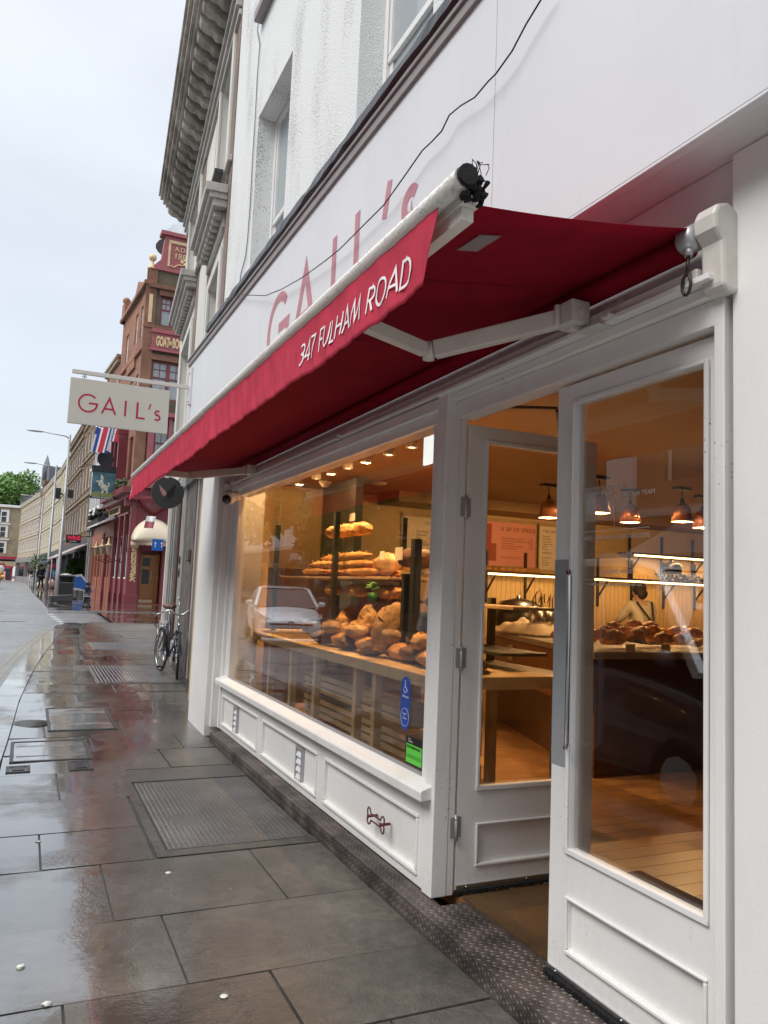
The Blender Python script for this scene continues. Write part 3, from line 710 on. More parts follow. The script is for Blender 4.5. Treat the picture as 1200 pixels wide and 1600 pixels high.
# ================================================================== LETTERING
def arc(cx,cy,r,a0,a1,n=20,ry=None):
    ry=ry or r
    return [(cx+r*math.cos(R(lerp(a0,a1,i/n))),cy+ry*math.sin(R(lerp(a0,a1,i/n)))) for i in range(n+1)]
GL={ # geometric line letters: (advance, strokes)
'G':(1.06,[arc(.52,.5,.5,42,360,36)+[(.56,.5)]]),
'A':(.84,[[(0,0),(.4,1),(.8,0)],[(.13,.32),(.67,.32)]]),
'I':(.12,[[(.06,0),(.06,1)]]), 'L':(.5,[[(.05,1),(.05,0),(.48,0)]]),
"'":(.2,[[(.05,.62),(.17,1)]]),
's':(.42,[arc(.21,.46,.14,35,270,16)[:]+arc(.21,.16,.16,90,-145,16)]),
'3':(.56,[arc(.24,.75,.24,140,-90,16)+arc(.24,.26,.26,90,-140,18)]),
'4':(.66,[[(.5,0),(.5,1),(.02,.28),(.62,.28)]]),
'7':(.56,[[(.02,1),(.52,1),(.16,0)]]),
'F':(.5,[[(.48,1),(.05,1),(.05,0)],[(.05,.52),(.42,.52)]]),
'U':(.72,[[(.05,1),(.05,.32)]+arc(.34,.32,.29,180,360,16)+[(.63,1)]]),
'H':(.74,[[(.05,0),(.05,1)],[(.66,0),(.66,1)],[(.05,.5),(.66,.5)]]),
'M':(.96,[[(.0,0),(.18,1),(.46,.12),(.74,1),(.92,0)]]),
'R':(.6,[[(.05,0),(.05,1),(.28,1)]+arc(.28,.74,.25,90,-90,14,ry=.26)+[(.05,.48)],[(.26,.48),(.56,0)]]),
'O':(1.04,[arc(.5,.5,.48,90,450,36)]),
'D':(.78,[[(.05,0),(.05,1),(.26,1)]+arc(.26,.5,.48,90,-90,20,ry=.5)+[(.05,0)]]),
'B':(.56,[[(.05,0),(.05,1),(.25,1)]+arc(.25,.75,.22,90,-90,12,ry=.24)+arc(.25,.26,.27,90,-90,12,ry=.26)+[(.05,0)]]),
'K':(.6,[[(.05,0),(.05,1)],[(.52,1),(.06,.45),(.56,0)]]),
'E':(.5,[[(.46,1),(.05,1),(.05,0),(.46,0)],[(.05,.52),(.4,.52)]]),
' ':(.36,[])}
def linetext(mb, txt, size, wd, P, track=.16, th=.002, scale_s=1.0, slant=0.0):
    """mitred ribbons; P(u,v,w)->world, u runs along the text"""
    x=0; k=0
    for ch in txt:
        adv,strokes=GL[ch]
        for st in strokes:
            pts=[Vector(((x+a+slant*b)*size,b*size)) for a,b in st]; n=len(pts)
            closed=(pts[0]-pts[-1]).length<1e-4
            if closed: pts=pts[:-1]; n-=1
            L_=[];R_=[]
            for i in range(n):
                if closed: d0=pts[i]-pts[i-1]; d1=pts[(i+1)%n]-pts[i]
                else:
                    d0=pts[i]-pts[i-1] if i>0 else pts[1]-pts[0]; d1=pts[i+1]-pts[i] if i<n-1 else d0
                d0=d0.normalized(); d1=d1.normalized(); n0=Vector((-d0.y,d0.x)); n1=Vector((-d1.y,d1.x)); m=(n0+n1)
                if m.length<.2: m=n0
                m.normalize(); ln=wd/2/max(.35,m.dot(n0)); L_.append(pts[i]+m*ln); R_.append(pts[i]-m*ln)
            z=th+k*.0003; k=(k+1)%3
            N_=n if closed else n-1
            # subdivide long straight runs so that they follow cloth
            vs=[]; fs=[]
            for i in range(N_):
                j=(i+1)%n; seg=max(1,int((pts[j]-pts[i]).length/.02)) if size<.15 else 1
                for q in range(seg):
                    a=q/seg; b=(q+1)/seg
                    P4=[L_[i].lerp(L_[j],a),R_[i].lerp(R_[j],a),R_[i].lerp(R_[j],b),L_[i].lerp(L_[j],b)]
                    base=len(vs); vs+=[P(p.x,p.y,z) for p in P4]+[P(p.x,p.y,0) for p in P4]
                    fs+=[(base,base+1,base+2,base+3),(base,base+4,base+5,base+1),(base+2,base+6,base+7,base+3)]
                    if not closed and i==0 and q==0: fs.append((base,base+4,base+5,base+1))
            mb.add(vs,fs)
        x+=adv+track
    return x*size
def textmesh(name, txt, size, o, ud, vd, mt, parent, th=.002, align='LEFT', sx=1.0, bold=0.0, space=1.0):
    cu=bpy.data.curves.new(name,'FONT'); cu.body=txt; cu.size=size; cu.extrude=th; cu.align_x=align; cu.offset=bold; cu.space_character=space; cu.resolution_u=4
    tmp=bpy.data.objects.new('t',cu); COL.objects.link(tmp); bpy.context.view_layer.update()
    dg=bpy.context.evaluated_depsgraph_get(); me=bpy.data.meshes.new_from_object(tmp.evaluated_get(dg)); bpy.data.objects.remove(tmp); bpy.data.curves.remove(cu)
    u=Vector(ud).normalized(); v=Vector(vd).normalized(); n=u.cross(v)
    o=Vector(o)
    for q in me.vertices: c=q.co; q.co=o+u*(c.x*sx)+v*c.y+n*(c.z+th)
    me.materials.clear(); me.materials.append(mt); me.name=name
    ob=bpy.data.objects.new(name,me); return link(ob,parent)
M['fadedred']=mat('faded_red_paint',(.50,.22,.26),.6,var=.12,vscale=6); M['red']=mat('crimson_paint',(.42,.008,.045),.4)
M['palegrey']=mat('pale_lettering',(.78,.74,.75),.6)
# painted lettering on the fascia: each letter where the wall shows it (Y of left edge, z0, height, width scale)
def f(mb):
    z0=3.47; h=.56
    P=lambda u,v,w:(1.789-w,6.56-u,z0+v)
    linetext(mb,"G",h,.082,P,th=.0012)
    linetext(mb,"A",h,.082,lambda u,v,w:(1.789-w,5.82-u*1.1,z0+v),th=.0012)
    linetext(mb,"I",h,.082,lambda u,v,w:(1.789-w,4.98-u,z0+v),th=.0012)
    linetext(mb,"L",h,.082,lambda u,v,w:(1.789-w,4.56-u,z0+v),th=.0012)
    linetext(mb,"'",h,.07,lambda u,v,w:(1.789-w,4.13-u,z0+v-.02),th=.0012)
    linetext(mb,"s",h*1.0,.072,lambda u,v,w:(1.789-w,3.86-u,z0+v*1.0-.0),th=.0012)
part('fascia_lettering',M['fadedred'],bk,f)

# ================================================================== AWNING
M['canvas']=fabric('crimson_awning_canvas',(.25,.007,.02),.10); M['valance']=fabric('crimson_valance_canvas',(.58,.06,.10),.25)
M['cream']=mat('cream_powder_coat',(.62,.59,.54),.4,var=.05,dirt=.25,dcol=(.3,.27,.22),dscale=(12,12,12)); M['bar']=mat('pale_aluminium_bar',(.68,.66,.6),.3,var=.06,bump=.3,bscale=70)
aw=thing('awning','crimson retractable awning with a lettered valance pulled out over the shopfront','awning',(1.93,5,2.8))
AY0,AY1=1.80,8.42
def cz(x,y):
    t=(1.93-x)/.95; sag=.022*math.sin(math.pi*t)+.006*math.sin(y*2.1+t*2)*math.sin(math.pi*t)
    return lerp(2.80,2.655,t)-sag
def f(mb):
    ny,nx=70,12; vs=[]
    for i in range(ny+1):
        y=lerp(AY0,AY1,i/ny)
        for k in range(nx+1):
            x=lerp(1.93,.985,k/nx); vs.append((x,y,cz(x,y)))
    mb.add(vs,[(i*(nx+1)+k,i*(nx+1)+k+1,(i+1)*(nx+1)+k+1,(i+1)*(nx+1)+k) for i in range(ny) for k in range(nx)],True)
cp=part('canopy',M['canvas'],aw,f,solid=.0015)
M['seamcloth']=fabric('crimson_seam',(.2,.006,.018),.1)
for y in (2.35,3.1,3.75,4.4,5.05,5.7,6.35,7.0,7.7):
    def f(mb,y=y):
        for k in range(11):
            a=lerp(1.90,.99,k/11); b=lerp(1.90,.99,(k+1)/11); mb.add([(a,y,cz(a,y)-.0022),(b,y,cz(b,y)-.0022),(b,y+.012,cz(b,y)-.0022),(a,y+.012,cz(a,y)-.0022)],[(0,1,2,3)])
    part('seam',M['seamcloth'],cp,f)
p=onx(789,348,1.30)
part('repair_patch',mat('grey_tape_patch',(.24,.2,.2),.7,bump=.5,bscale=60),cp,lambda mb: mb.add([(x,y,cz(x,y)-.004) for x,y in ((1.25,1.955),(1.24,2.08),(1.17,2.09),(1.18,1.965))]+[(x,y,cz(x,y)-.002) for x,y in ((1.25,1.955),(1.24,2.08),(1.17,2.09),(1.18,1.965))],[(0,1,2,3),(7,6,5,4)]))
VX=.945
def vx(y,z):
    d=(2.64-z)/.24
    return VX-.02*d+(.007*math.sin(y*5.3+1.2*math.sin(y*2.2))+.0055*math.sin(y*19+5*d+2*math.sin(y*3.1))+.0048*math.sin(y*43+7*d+1.5*math.sin(y*5))+.0028*math.sin(y*91+9*d+1.2*math.sin(y*13)))*(.3+.7*d)*.62*(1+.3*math.sin(y*1.7))
def vbot(y): return 2.395+.006*math.sin(y*2.1)+.003*math.sin(y*9)+(.03*math.exp(-(y-AY0)*5))
def f(mb):
    ny,nz=1000,12; vs=[]
    for i in range(ny+1):
        y=lerp(AY0+.0,AY1+.05,i/ny)
        for k in range(nz+1):
            z=lerp(2.635,vbot(y),k/nz); yy=y-(.05*(k/nz)**1.5 if i==0 else .05*(k/nz)**1.5*math.exp(-(y-AY0)*3))*-1
            vs.append((vx(y,z),yy,z))
    mb.add(vs,[(i*(nz+1)+k,i*(nz+1)+k+1,(i+1)*(nz+1)+k+1,(i+1)*(nz+1)+k) for i in range(ny) for k in range(nz)],True)
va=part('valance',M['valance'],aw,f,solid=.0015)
def f(mb):
    P=lambda u,v,w:(vx(2.91-u,2.452+v)-.0046-w,2.91-u,2.452+v)
    linetext(mb,"347 FULHAM ROAD",.086,.0098,P,track=.105,th=.0003,slant=.0)
part('valance_lettering',M['palegrey'],va,f)
def f(mb):
    P=lambda u,v,w:(vx(8.44-u,2.45+v)-.0046-w,8.44-u,2.45+v)
    linetext(mb,"BAK",.075,.009,P,track=.12,th=.0012)
part('valance_lettering',M['palegrey'],va,f)
def f(mb):
    mb.tube([(.955,1.68,2.655),(.955,8.5,2.655)],.030,14); mb.box(.975,1.03,1.72,8.46,2.612,2.655); mb.box(.985,1.022,1.74,8.46,2.575,2.611)
fb=part('front_bar',M['bar'],aw,f)
def f(mb):
    rr=random.Random(2)
    mb.lathe([(.0,.01),(.018,.008),(.024,-.002),(.029,-.002),(.029,.012)],(.958,1.672,2.657),14,Matrix.Rotation(R(90),3,'X'))
    for i in range(26): 
        c=Vector((.99+rr.uniform(-.03,.03),1.68+rr.uniform(-.012,.02),2.64+rr.uniform(-.035,.025))); mb.ell(c,(rr.uniform(.007,.016),.012,rr.uniform(.006,.014)),7,5,nz_=.8,seed=i)
    for i in range(9):
        c=Vector((1.0+rr.uniform(-.02,.02),1.67,2.672)); mb.tube([c,c+Vector((rr.uniform(-.015,.015),-.006,.02)),c+Vector((rr.uniform(-.02,.02),-.008,.028))],.0012,5)
part('broken_end',M['brush'],fb,f)
def f(mb):
    rr=random.Random(4)
    for i in range(150):
        y=1.7+rr.random()**1.6*5.5; a=R(rr.uniform(150,245)); r=.0305
        mb.ell((.955+math.cos(a)*r,y,2.655+math.sin(a)*r),(.003,.0035,.004) if rr.random()<.8 else (.005,.006,.007),6,4)
rd_=part('raindrops',glass('water_drop',tint=(.9,.92,.95),ior=1.33),fb,f)
rd_['kind']='stuff'
part('roller',M['canvas'],aw,lambda mb: mb.tube([(1.93,1.86,2.765),(1.93,8.3,2.765)],.042,18))
def f(mb):   # cast end cap with gearbox
    P=lambda a,b,c:(a,c,b)
    prof=[(1.87,2.80),(1.885,2.835),(1.93,2.85),(1.975,2.83),(1.99,2.79),(1.99,2.58),(1.97,2.555),(1.93,2.56),(1.91,2.575),(1.905,2.72),(1.875,2.755)]
    mb.prism(prof,1.70,1.79,P)
part('end_cap',M['cream'],aw,f,bevel=.012)
def f(mb):
    prof=[(1.87,2.80),(1.885,2.835),(1.93,2.85),(1.975,2.83),(1.985,2.79),(1.985,2.60),(1.905,2.60),(1.905,2.72),(1.875,2.755)]
    mb.prism(prof,8.34,8.40,lambda a,b,c:(a,c,b))
part('end_cap',M['cream'],aw,f,bevel=.01)
g=part('gearbox',M['vent'],aw,lambda mb:(mb.lathe([(.0,0),(.035,0),(.045,.01),(.045,.06),(.03,.07),(0,.07)],(1.90,1.86,2.765),16,Matrix.Rotation(R(90),3,'X')),mb.tube([(1.885,1.815,2.73),(1.88,1.815,2.70)],.014,10)))
def f(mb):
    mb.tube([(1.88,1.815,2.70),(1.878,1.82,2.64)],.006,8); mb.tube([Vector((1.876,1.82+.0*k,2.605))+Vector((0,.018*math.cos(k*math.pi/8),.034*math.sin(k*math.pi/8))) for k in range(16)],.0055,8,closed=True)
part('crank_eye',mat('dark_bronze',(.06,.04,.03),.4,metal=.6),g,f)
def f(mb):
    mb.box(1.90,1.94,1.80,8.36,2.62,2.66)
part('torsion_bar',M['cream'],aw,f,bevel=.003)
for y in (2.25,4.95,7.85):
    def f(mb):
        mb.box(1.945,1.999,y-.05,y+.05,2.625,2.70); mb.box(1.85,1.944,y-.085,y-.045,2.603,2.618); mb.box(1.86,1.96,y-.02,y+.11,2.596,2.602)
    part('wall_bracket',M['cream'],aw,f,bevel=.003)
def arm(sh,el,en,bend):
    def g(mb):
        mb.box(sh.x-.05,sh.x+.035,sh.y-.06,sh.y+.06,sh.z-.045,sh.z+.045); mb.tube([(sh.x+.0,sh.y-.055,sh.z),(sh.x,sh.y-.068,sh.z)],.016,12); mb.box(sh.x-.02,sh.x+.06,sh.y-.02,sh.y+.02,sh.z-.06,sh.z-.039)
        mb.tube([(sh.x-.06,sh.y+.02,sh.z-.045),(sh.x-.06,sh.y+.02,sh.z+.04)],.012,10)
    a=part('arm_shoulder',M['cream'],aw,g,bevel=.005)
    def g(mb): mb.beam(sh+(el-sh)*.1,el-(el-sh)*.04,.045,.072)
    u=part('upper_arm',M['cream'],aw,g,bevel=.006)
    def g(mb):
        mb.beam(el+(en-el)*.06,en,.038,.056)
        mb.box(en.x-.03,en.x+.0,en.y-.03,en.y+.03,en.z-.02,en.z+.02)
    part('forearm',M['cream'],aw,g,bevel=.005)
    def g(mb):
        mb.tube([el+Vector((0,0,-.036)),el+Vector((0,0,.036))],.024,14); mb.tube([el+Vector((.022,-.012,-.022)),el+Vector((.022,-.012,.022))],.014,10)
    part('elbow_joint',M['cream'],aw,g)
arm(onx(895,494,1.86),onx(670,549,1.42),onx(548,497,1.0),1)
arm(onx(392,735,1.86),onx(297,743,1.36),onx(240,737,1.02),1)
def f(mb): mb.tube([(1.99,8.0,2.6),(1.94,7.95,2.595),(1.90,7.98,2.57)],.02,10); mb.box(1.90,1.98,7.72,7.80,2.575,2.60)
part('bracket_foot',M['cream'],aw,f)

# ================================================================== HANGING SIGN
SY=10.2
sg=thing('hanging_sign','cream rectangular hanging sign with red lettering on a long bracket arm','sign',(1.79,SY,4.13))
def f(mb): mb.box(.325,1.75,SY-.02,SY+.02,4.085,4.135)
part('bracket_arm',M['cream'],sg,f,bevel=.003)
def f(mb):
    mb.box(1.76,1.789,SY-.05,SY+.05,3.88,4.38)
    for z in (3.93,4.31): mb.tube([(1.76,SY,z),(1.735,SY,z)],.018,8); 
part('wall_plate',M['fascia'],sg,f,bevel=.004)
sb=part('sign_board',mat('cream_sign_paint',(.56,.54,.47),.45,var=.03,dirt=.08,dcol=(.4,.38,.3)),sg,lambda mb: mb.box(.315,1.515,SY-.018,SY+.018,3.455,4.03),bevel=.003)
def f(mb):
    P=lambda u,v,w:(.425+u,SY-.0185-w,3.62+v)
    linetext(mb,"G",.215,.023,P,th=.0015); linetext(mb,"A",.2,.023,lambda u,v,w:(.705+u,SY-.0185-w,3.62+v),th=.0015)
    linetext(mb,"I",.2,.024,lambda u,v,w:(.97+u,SY-.0185-w,3.62+v),th=.0015); linetext(mb,"L",.2,.023,lambda u,v,w:(1.115+u*1.15,SY-.0185-w,3.62+v),th=.0015)
    linetext(mb,"'",.2,.016,lambda u,v,w:(1.255+u,SY-.0185-w,3.62+v),th=.0015); linetext(mb,"s",.2,.022,lambda u,v,w:(1.335+u,SY-.0185-w,3.62+v),th=.0015)
part('sign_lettering',M['red'],sb,f)
def f(mb):
    for x in (.47,1.39):
        mb.tube([(x,SY,4.085),(x,SY,4.03)],.006,6); mb.tube([(x-.03,SY-.02,4.052),(x+.03,SY-.02,4.066)],.005,6); mb.tube([(x-.03,SY+.02,4.066),(x+.03,SY+.02,4.052)],.005,6)
part('shackles',M['steel'],sg,f)
# ================================================================== SMALL FIXTURES
dc=thing('dome_camera','white dome security camera under the far end of the awning','camera',tuple(onx(357,777,1.76)))
c0=onx(357,777,1.77)
part('housing',M['fascia'],dc,lambda mb:(mb.ell(c0,(.078,.078,.074),20,14),mb.tube([c0+Vector((.03,0,.0)),c0+Vector((.1,0,.03))],.05,14)))
part('lens_window',mat('black_dome_glass',(.008,.008,.009),.08,spec=.8),dc,lambda mb: mb.ell(c0+Vector((-.03,-.055,-.03)),(.048,.05,.048),18,12))
M['cable']=mat('black_cable',(.02,.02,.02),.5)
pts=[(860,-20),(845,0),(822,38),(800,80),(775,115),(762,128),(742,152),(720,165),(702,180),(690,205),(674,222),(660,235),(630,278),(600,320),(560,360),(530,390),(505,410),(470,435),(440,452),(415,462),(385,461),(365,459),(352,468)]
one('cable',M['cable'],'thin black cable sagging across the white fascia','cable',lambda mb: mb.tube([onx(u,v,1.74) for u,v in pts],.004,6))
pts=[(405,20),(402,48),(406,70),(402,120),(399,180),(395,240),(391,320),(387,372),(384,400),(377,425),(374,445)]
one('wall_cable',mat('grey_cable',(.2,.2,.2),.6),'thin grey cable running down the rough white wall','cable',lambda mb: mb.tube([onx(u,v,1.985) for u,v in pts],.006,6))
# window stickers
M['blue']=mat('blue_vinyl',(.02,.07,.35),.4); M['stickwhite']=mat('white_vinyl',(.8,.8,.8),.4); M['green']=mat('green_vinyl',(.12,.62,.06),.4)
def f(mb):
    P=lambda u,v,w:(1.9415-w,3.87-u,.965+v)
    mb.prism([(.058*math.cos(a),.085+.058*math.sin(a)) for a in [k*math.pi/12 for k in range(13)]]+[(-.058*math.cos(a),-.085-.058*math.sin(a)) for a in [k*math.pi/12 for k in range(13)]],0,.001,P)
st=one('blue_sticker',M['blue'],'tall blue round-ended sticker with a white wheelchair symbol inside the shop window','sticker',f)
def f(mb):
    P=lambda u,v,w:(1.9402-w,3.87-u,.965+v)
    mb.tube([P(.048*math.cos(a),-.075+.048*math.sin(a),0) for a in [k*math.pi/12 for k in range(24)]],.0012,4,closed=True)
    mb.tube([P(-.004+.017*math.cos(a),.072+.017*math.sin(a),0) for a in [R(120)+k*R(18) for k in range(15)]],.0017,4)
    mb.tube([P(-.006,.108,0),P(-.004,.085,0),P(.012,.083,0),P(.022,.062,0)],.002,4); mb.ell(P(-.006,.117,0),(.0015,.005,.005),8,6)
part('symbol',M['stickwhite'],st,f)
textmesh('sticker_text','Welcome',.019,(1.9398,3.904,.995),(0,-1,0),(0,0,1),M['stickwhite'],st,.0003)
textmesh('sticker_text','Dementia\n     &\nawareness',.012,(1.9398,3.896,.905),(0,-1,0),(0,0,1),M['stickwhite'],st,.0003)
gs=thing('hygiene_sticker','green and black food hygiene rating sticker at the foot of the shop window','sticker',(1.941,3.73,.73))
part('backing',M['black'],gs,lambda mb: mb.box(1.9405,1.9415,3.65,3.84,.655,.80)); part('green_panel',M['green'],gs,lambda mb: mb.box(1.9395,1.9404,3.655,3.835,.665,.762))
def f(mb):
    for k in range(6):
        c=(1.939,3.815-k*.028,.70); r=.010
        mb.tube([(c[0],c[1]+r*math.cos(a),c[2]+r*math.sin(a)) for a in [q*math.pi/6 for q in range(12)]],.0012,4,closed=True)
part('rating_rings',M['black'],gs,f)
textmesh('sticker_text','FOOD HYGIENE RATING',.0165,(1.9392,3.828,.742),(0,-1,0),(0,0,1),M['black'],gs,.0003,sx=.85,bold=.0006)
textmesh('sticker_text','Food\nStandards',.012,(1.9392,3.81,.785),(0,-1,0),(0,0,1),M['stickwhite'],gs,.0003)
# white lettering on the door glass
M['etch']=mat('white_glass_lettering',(.5,.48,.46),.5)
dl=thing('door_notice','small white opening notice lettered on the glass of the closed door','lettering',(2.018,2.3,1.9))
for (t_,v_,u_,s1) in (("DOWNLOAD OUR\nLOYALTY APP",770,914,.026),("JOIN OUR TEAM",778,966,.026),("WELL BEHAVED DOGS WELCOME",845,912,.024),("WE'RE CASHLESS",872,936,.024),("OPENING HOURS",896,940,.022),("For allergen information please ask a member of our team",914,916,.013)):
    q=onx(u_,v_,2.018); textmesh('notice_text',t_,s1,(2.017,q.y,q.z),(0,-1,0),(0,0,1),M['etch'],dl,.0003)
def f(mb):
    for (u0,v0,u1,v1) in ((958,790,960,822),(911,832,1015,823),(912,905,1010,907)):
        a=onx(u0,v0,2.017); b=onx(u1,v1,2.017); mb.beam(a,b,.0008,.0025)
part('rules',M['etch'],dl,f)
# ================================================================== INSIDE THE SHOP
WARM=(1.0,.56,.22)
M['lamp']=emis('warm_lamp_glow',(1.0,.72,.34),14); M['strip']=emis('warm_strip_glow',(1.0,.62,.25),7)
def lamp_light(loc, parent, power, size=.05, spot=None, col=WARM):
    if spot:
        d=bpy.data.lights.new('bulb','SPOT'); d.spot_size=R(spot); d.spot_blend=.6; d.shadow_soft_size=size
    else: d=bpy.data.lights.new('bulb','POINT'); d.shadow_soft_size=size
    d.shadow_soft_size=.012; d.energy=power; d.color=col; o=bpy.data.objects.new('bulb',d); o.location=loc; COL.objects.link(o)
    o.parent=parent; o.matrix_parent_inverse=Matrix.Translation(-Vector(parent.location)); return o
M['lampwhite']=mat('white_spot_housing',(.7,.62,.5),.4)
for i,y in enumerate((6.31,6.80,7.37,7.87,8.39,8.90,9.54,5.80)):  # the last one is added out of view to light the bread heap
    t=thing('ceiling_spotlight',['round ceiling spotlight above the window display, nearest of its row','second ceiling spotlight of the row over the window display','third ceiling spotlight of the row over the window display','middle ceiling spotlight of the row over the window display','fifth ceiling spotlight of the row over the window display','last but one ceiling spotlight of the row over the window display','farthest ceiling spotlight of the row over the window display','ceiling spotlight hidden behind the door post, before the nearest one in view'][i],'light',(3.13,y,2.95),'spotlights in a row on the bakery ceiling')
    part('housing',M['lampwhite'],t,lambda mb: mb.lathe([(.0,2.95),(.055,2.949),(.058,2.885),(.048,2.88),(.045,2.90)],(3.13,y,0),16))
    part('lens',M['lamp'],t,lambda mb: mb.lathe([(.044,2.891),(.0,2.888)],(3.13,y,0),16))
    o_=lamp_light((3.13,y,2.86),t,170 if y<6.4 else 150,.05,72)
    if y<6.4: o_.rotation_euler=(R(-14 if y<6 else -6),0,0)
    if i in (2,4,6): lamp_light((3.13,y,2.872),t,9,.06)
for i,(u,v) in enumerate(((858,757),(937,745),(1066,762),(985,765),(1098,775))):
    a=onz(u,v,2.945)
    t=thing('pendant_lamp',['copper bell pendant lamp seen above the menu boards through the open doorway','copper bell pendant lamp seen highest at the left of the closed door glass','copper bell pendant lamp at the right of the closed door glass','copper bell pendant lamp hanging lower in the middle of the closed door glass','pendant lamp half cut off by the right edge of the closed door glass'][i],'lamp',(a.x,a.y,2.95),'bell pendants over the bakery counter')
    part('ceiling_rose',M['black'],t,lambda mb: mb.box(a.x-.11,a.x+.11,a.y-.05,a.y+.05,2.915,2.949),bevel=.01)
    def f(mb):
        mb.tube([(a.x,a.y,2.915),(a.x,a.y,2.80)],.006,6); mb.lathe([(0,2.82),(.018,2.815),(.03,2.76),(.02,2.73)],(a.x,a.y,0),12)
    part('stem',M['black'],t,f)
    part('shade',mat('copper_shade',(.30,.11,.05),.35,metal=.4),t,lambda mb: mb.lathe([(.03,2.76),(.075,2.735),(.095,2.70),(.13,2.53),(.124,2.53),(.09,2.695),(.03,2.745)],(a.x,a.y,0),20))
    part('globe',M['lamp'],t,lambda mb: mb.lathe([(.0,2.60),(.11,2.565),(.118,2.535),(0,2.528)],(a.x,a.y,0),16))
    lamp_light((a.x,a.y,2.512),t,36,.08)
for i,(u,v,lab) in enumerate(((508,752,'white round smoke alarm on the bakery ceiling, left of the two'),(592,754,'flat white ceiling detector, right of the two'))):
    a=onz(u,v,2.949)
    one('smoke_alarm',M['lampwhite'],lab,'alarm',lambda mb: mb.lathe([(.0,2.949),(.085,2.948),(.08,2.92),(.05,2.905),(.045,2.875),(0,2.87)] if i==0 else [(0,2.949),(.11,2.948),(.1,2.925),(0,2.92)],(a.x,a.y,0),18))
for i,(y,ry,rx) in enumerate(((4.5,0,8),(5.3,0,0),(6.1,0,0),(7.0,0,-4),(7.6,-5,-38))):  # unseen spots added to light the bread and jamb from the window side
    t=thing('track_spotlight',['track spotlight behind the window head, nearest the door post','second track spotlight behind the window head from the door post','middle track spotlight behind the window head','fourth track spotlight behind the window head from the door post','track spotlight behind the window head, at its far end'][i],'light',(2.22,y,2.9),'track spotlights hidden behind the window head')
    part('housing',M['lampwhite'],t,lambda mb: mb.lathe([(0,2.94),(.04,2.94),(.04,2.84),(.036,2.86),(0,2.865)],(2.22,y,0),14))
    o_=lamp_light((2.22,y,2.83),t,135 if i<4 else 22,.05,70 if i<4 else 80); o_.rotation_euler=(R(-rx),R(-20 if i<4 else -2),0)
# air vent / small lit light box near the door post
a=onx(672,700,3.0)
one('light_box',emis('light_box_glow',(.75,.85,.85),1.1),'small bright rectangular panel hanging by the door post inside the window','light',lambda mb: mb.box(2.985,3.0,a.y-.09,a.y+.09,a.z-.14,a.z+.10))
# the long display table along the window
tb=thing('display_table','long pale wooden display table standing inside the big window','table',(2.6,6.3,.09))
part('table_top',M['wood'],tb,lambda mb: mb.box(2.26,3.35,4.12,8.75,.99,1.07),bevel=.006)
for y in (4.25,5.10,5.45,6.35,7.0,7.7,8.6):
    part('leg',M['wood'],tb,lambda mb: mb.box(2.30,2.36,y-.03,y+.03,.09,.989),bevel=.004)
for y in (4.25,6.35,8.6):
    part('leg',M['wood'],tb,lambda mb: mb.box(3.22,3.28,y-.03,y+.03,.09,.989),bevel=.004)
# slatted crates and pallets stored below
for i,(z,lab) in enumerate(((.16,'bottom'),(.40,'second'),(.62,'top'))):
    def f(mb):
        for s_ in range(3): mb.box(2.52,2.54,5.0,7.2,z+s_*.06,z+.04+s_*.06)
        mb.box(2.545,3.15,5.0,7.2,z-.015,z-.002)
        for y in (5.0,7.18): mb.box(2.541,3.15,y,y+.02,z,z+.16)
    one('slatted_crate',M['wood'],['slatted wooden crate under the display table, bottom of its stack','slatted wooden crate under the display table, middle of its stack','slatted wooden crate under the display table, top of its stack'][i],'crate',f,'slatted crates under the table')
one('dark_locker',M['darkwood'],'dark low cupboard behind the legs of the display table','cupboard',lambda mb:(mb.box(3.4,4.0,7.6,9.8,.09,1.0),mb.box(3.39,3.399,7.7,8.6,.15,.95)),bevel=.01)
one('dark_cabinet',M['darkwood'],'tall dark cabinet against the far wall, behind the reflected car','cabinet',lambda mb:(mb.box(2.75,4.7,9.6,10.29,.09,1.8),mb.box(2.8,3.7,9.585,9.599,.2,1.7),mb.box(3.75,4.65,9.585,9.599,.2,1.7)),bevel=.01)
one('floor_plinth',M['darkmetal'],'dark low plinth on the shop floor under the crates','plinth',lambda mb: mb.box(2.56,3.3,5.3,7.6,.09,.13),bevel=.006)
# bread rack on the table
M['crust']=mat('brown_bread_crust',(.42,.25,.11),.75,var=.5,vscale=9,bump=1,bscale=28,dirt=.75,dcol=(.62,.5,.36),dscale=(14,14,14))
M['golden']=mat('golden_crust',(.50,.26,.085),.6,var=.4,vscale=10,bump=.8,bscale=26,dirt=.4,dcol=(.65,.45,.22),dscale=(12,12,12))
M['darkcrust']=mat('dark_rye_crust',(.12,.06,.035),.7,var=.5,vscale=9,bump=1,bscale=28,dirt=.6,dcol=(.45,.36,.27),dscale=(12,12,12))
rk=thing('bread_rack','tall dark steel rack with oak boards full of bread behind the window','rack',(2.95,5.6,1.07))
for (x,y,z1) in ((2.55,5.15,1.70),(3.3,5.15,1.55),(2.6,6.75,2.28),(3.3,6.75,2.28),(2.55,8.45,2.25),(3.3,8.45,2.25)):
    part('post',M['darkmetal'],rk,lambda mb: mb.box(x-.025,x+.025,y-.025,y+.025,1.072,z1),bevel=.003)
for (y0,y1,z,x0) in ((4.3,6.72,1.50,2.92),(4.4,6.72,1.19,2.9),(5.6,8.5,1.68,2.62)):
    part('shelf_board',M['wood'] if z>1.3 else M['darkmetal'],rk,lambda mb: mb.box(x0,3.28,y0,y1,z-.022,z),bevel=.003)
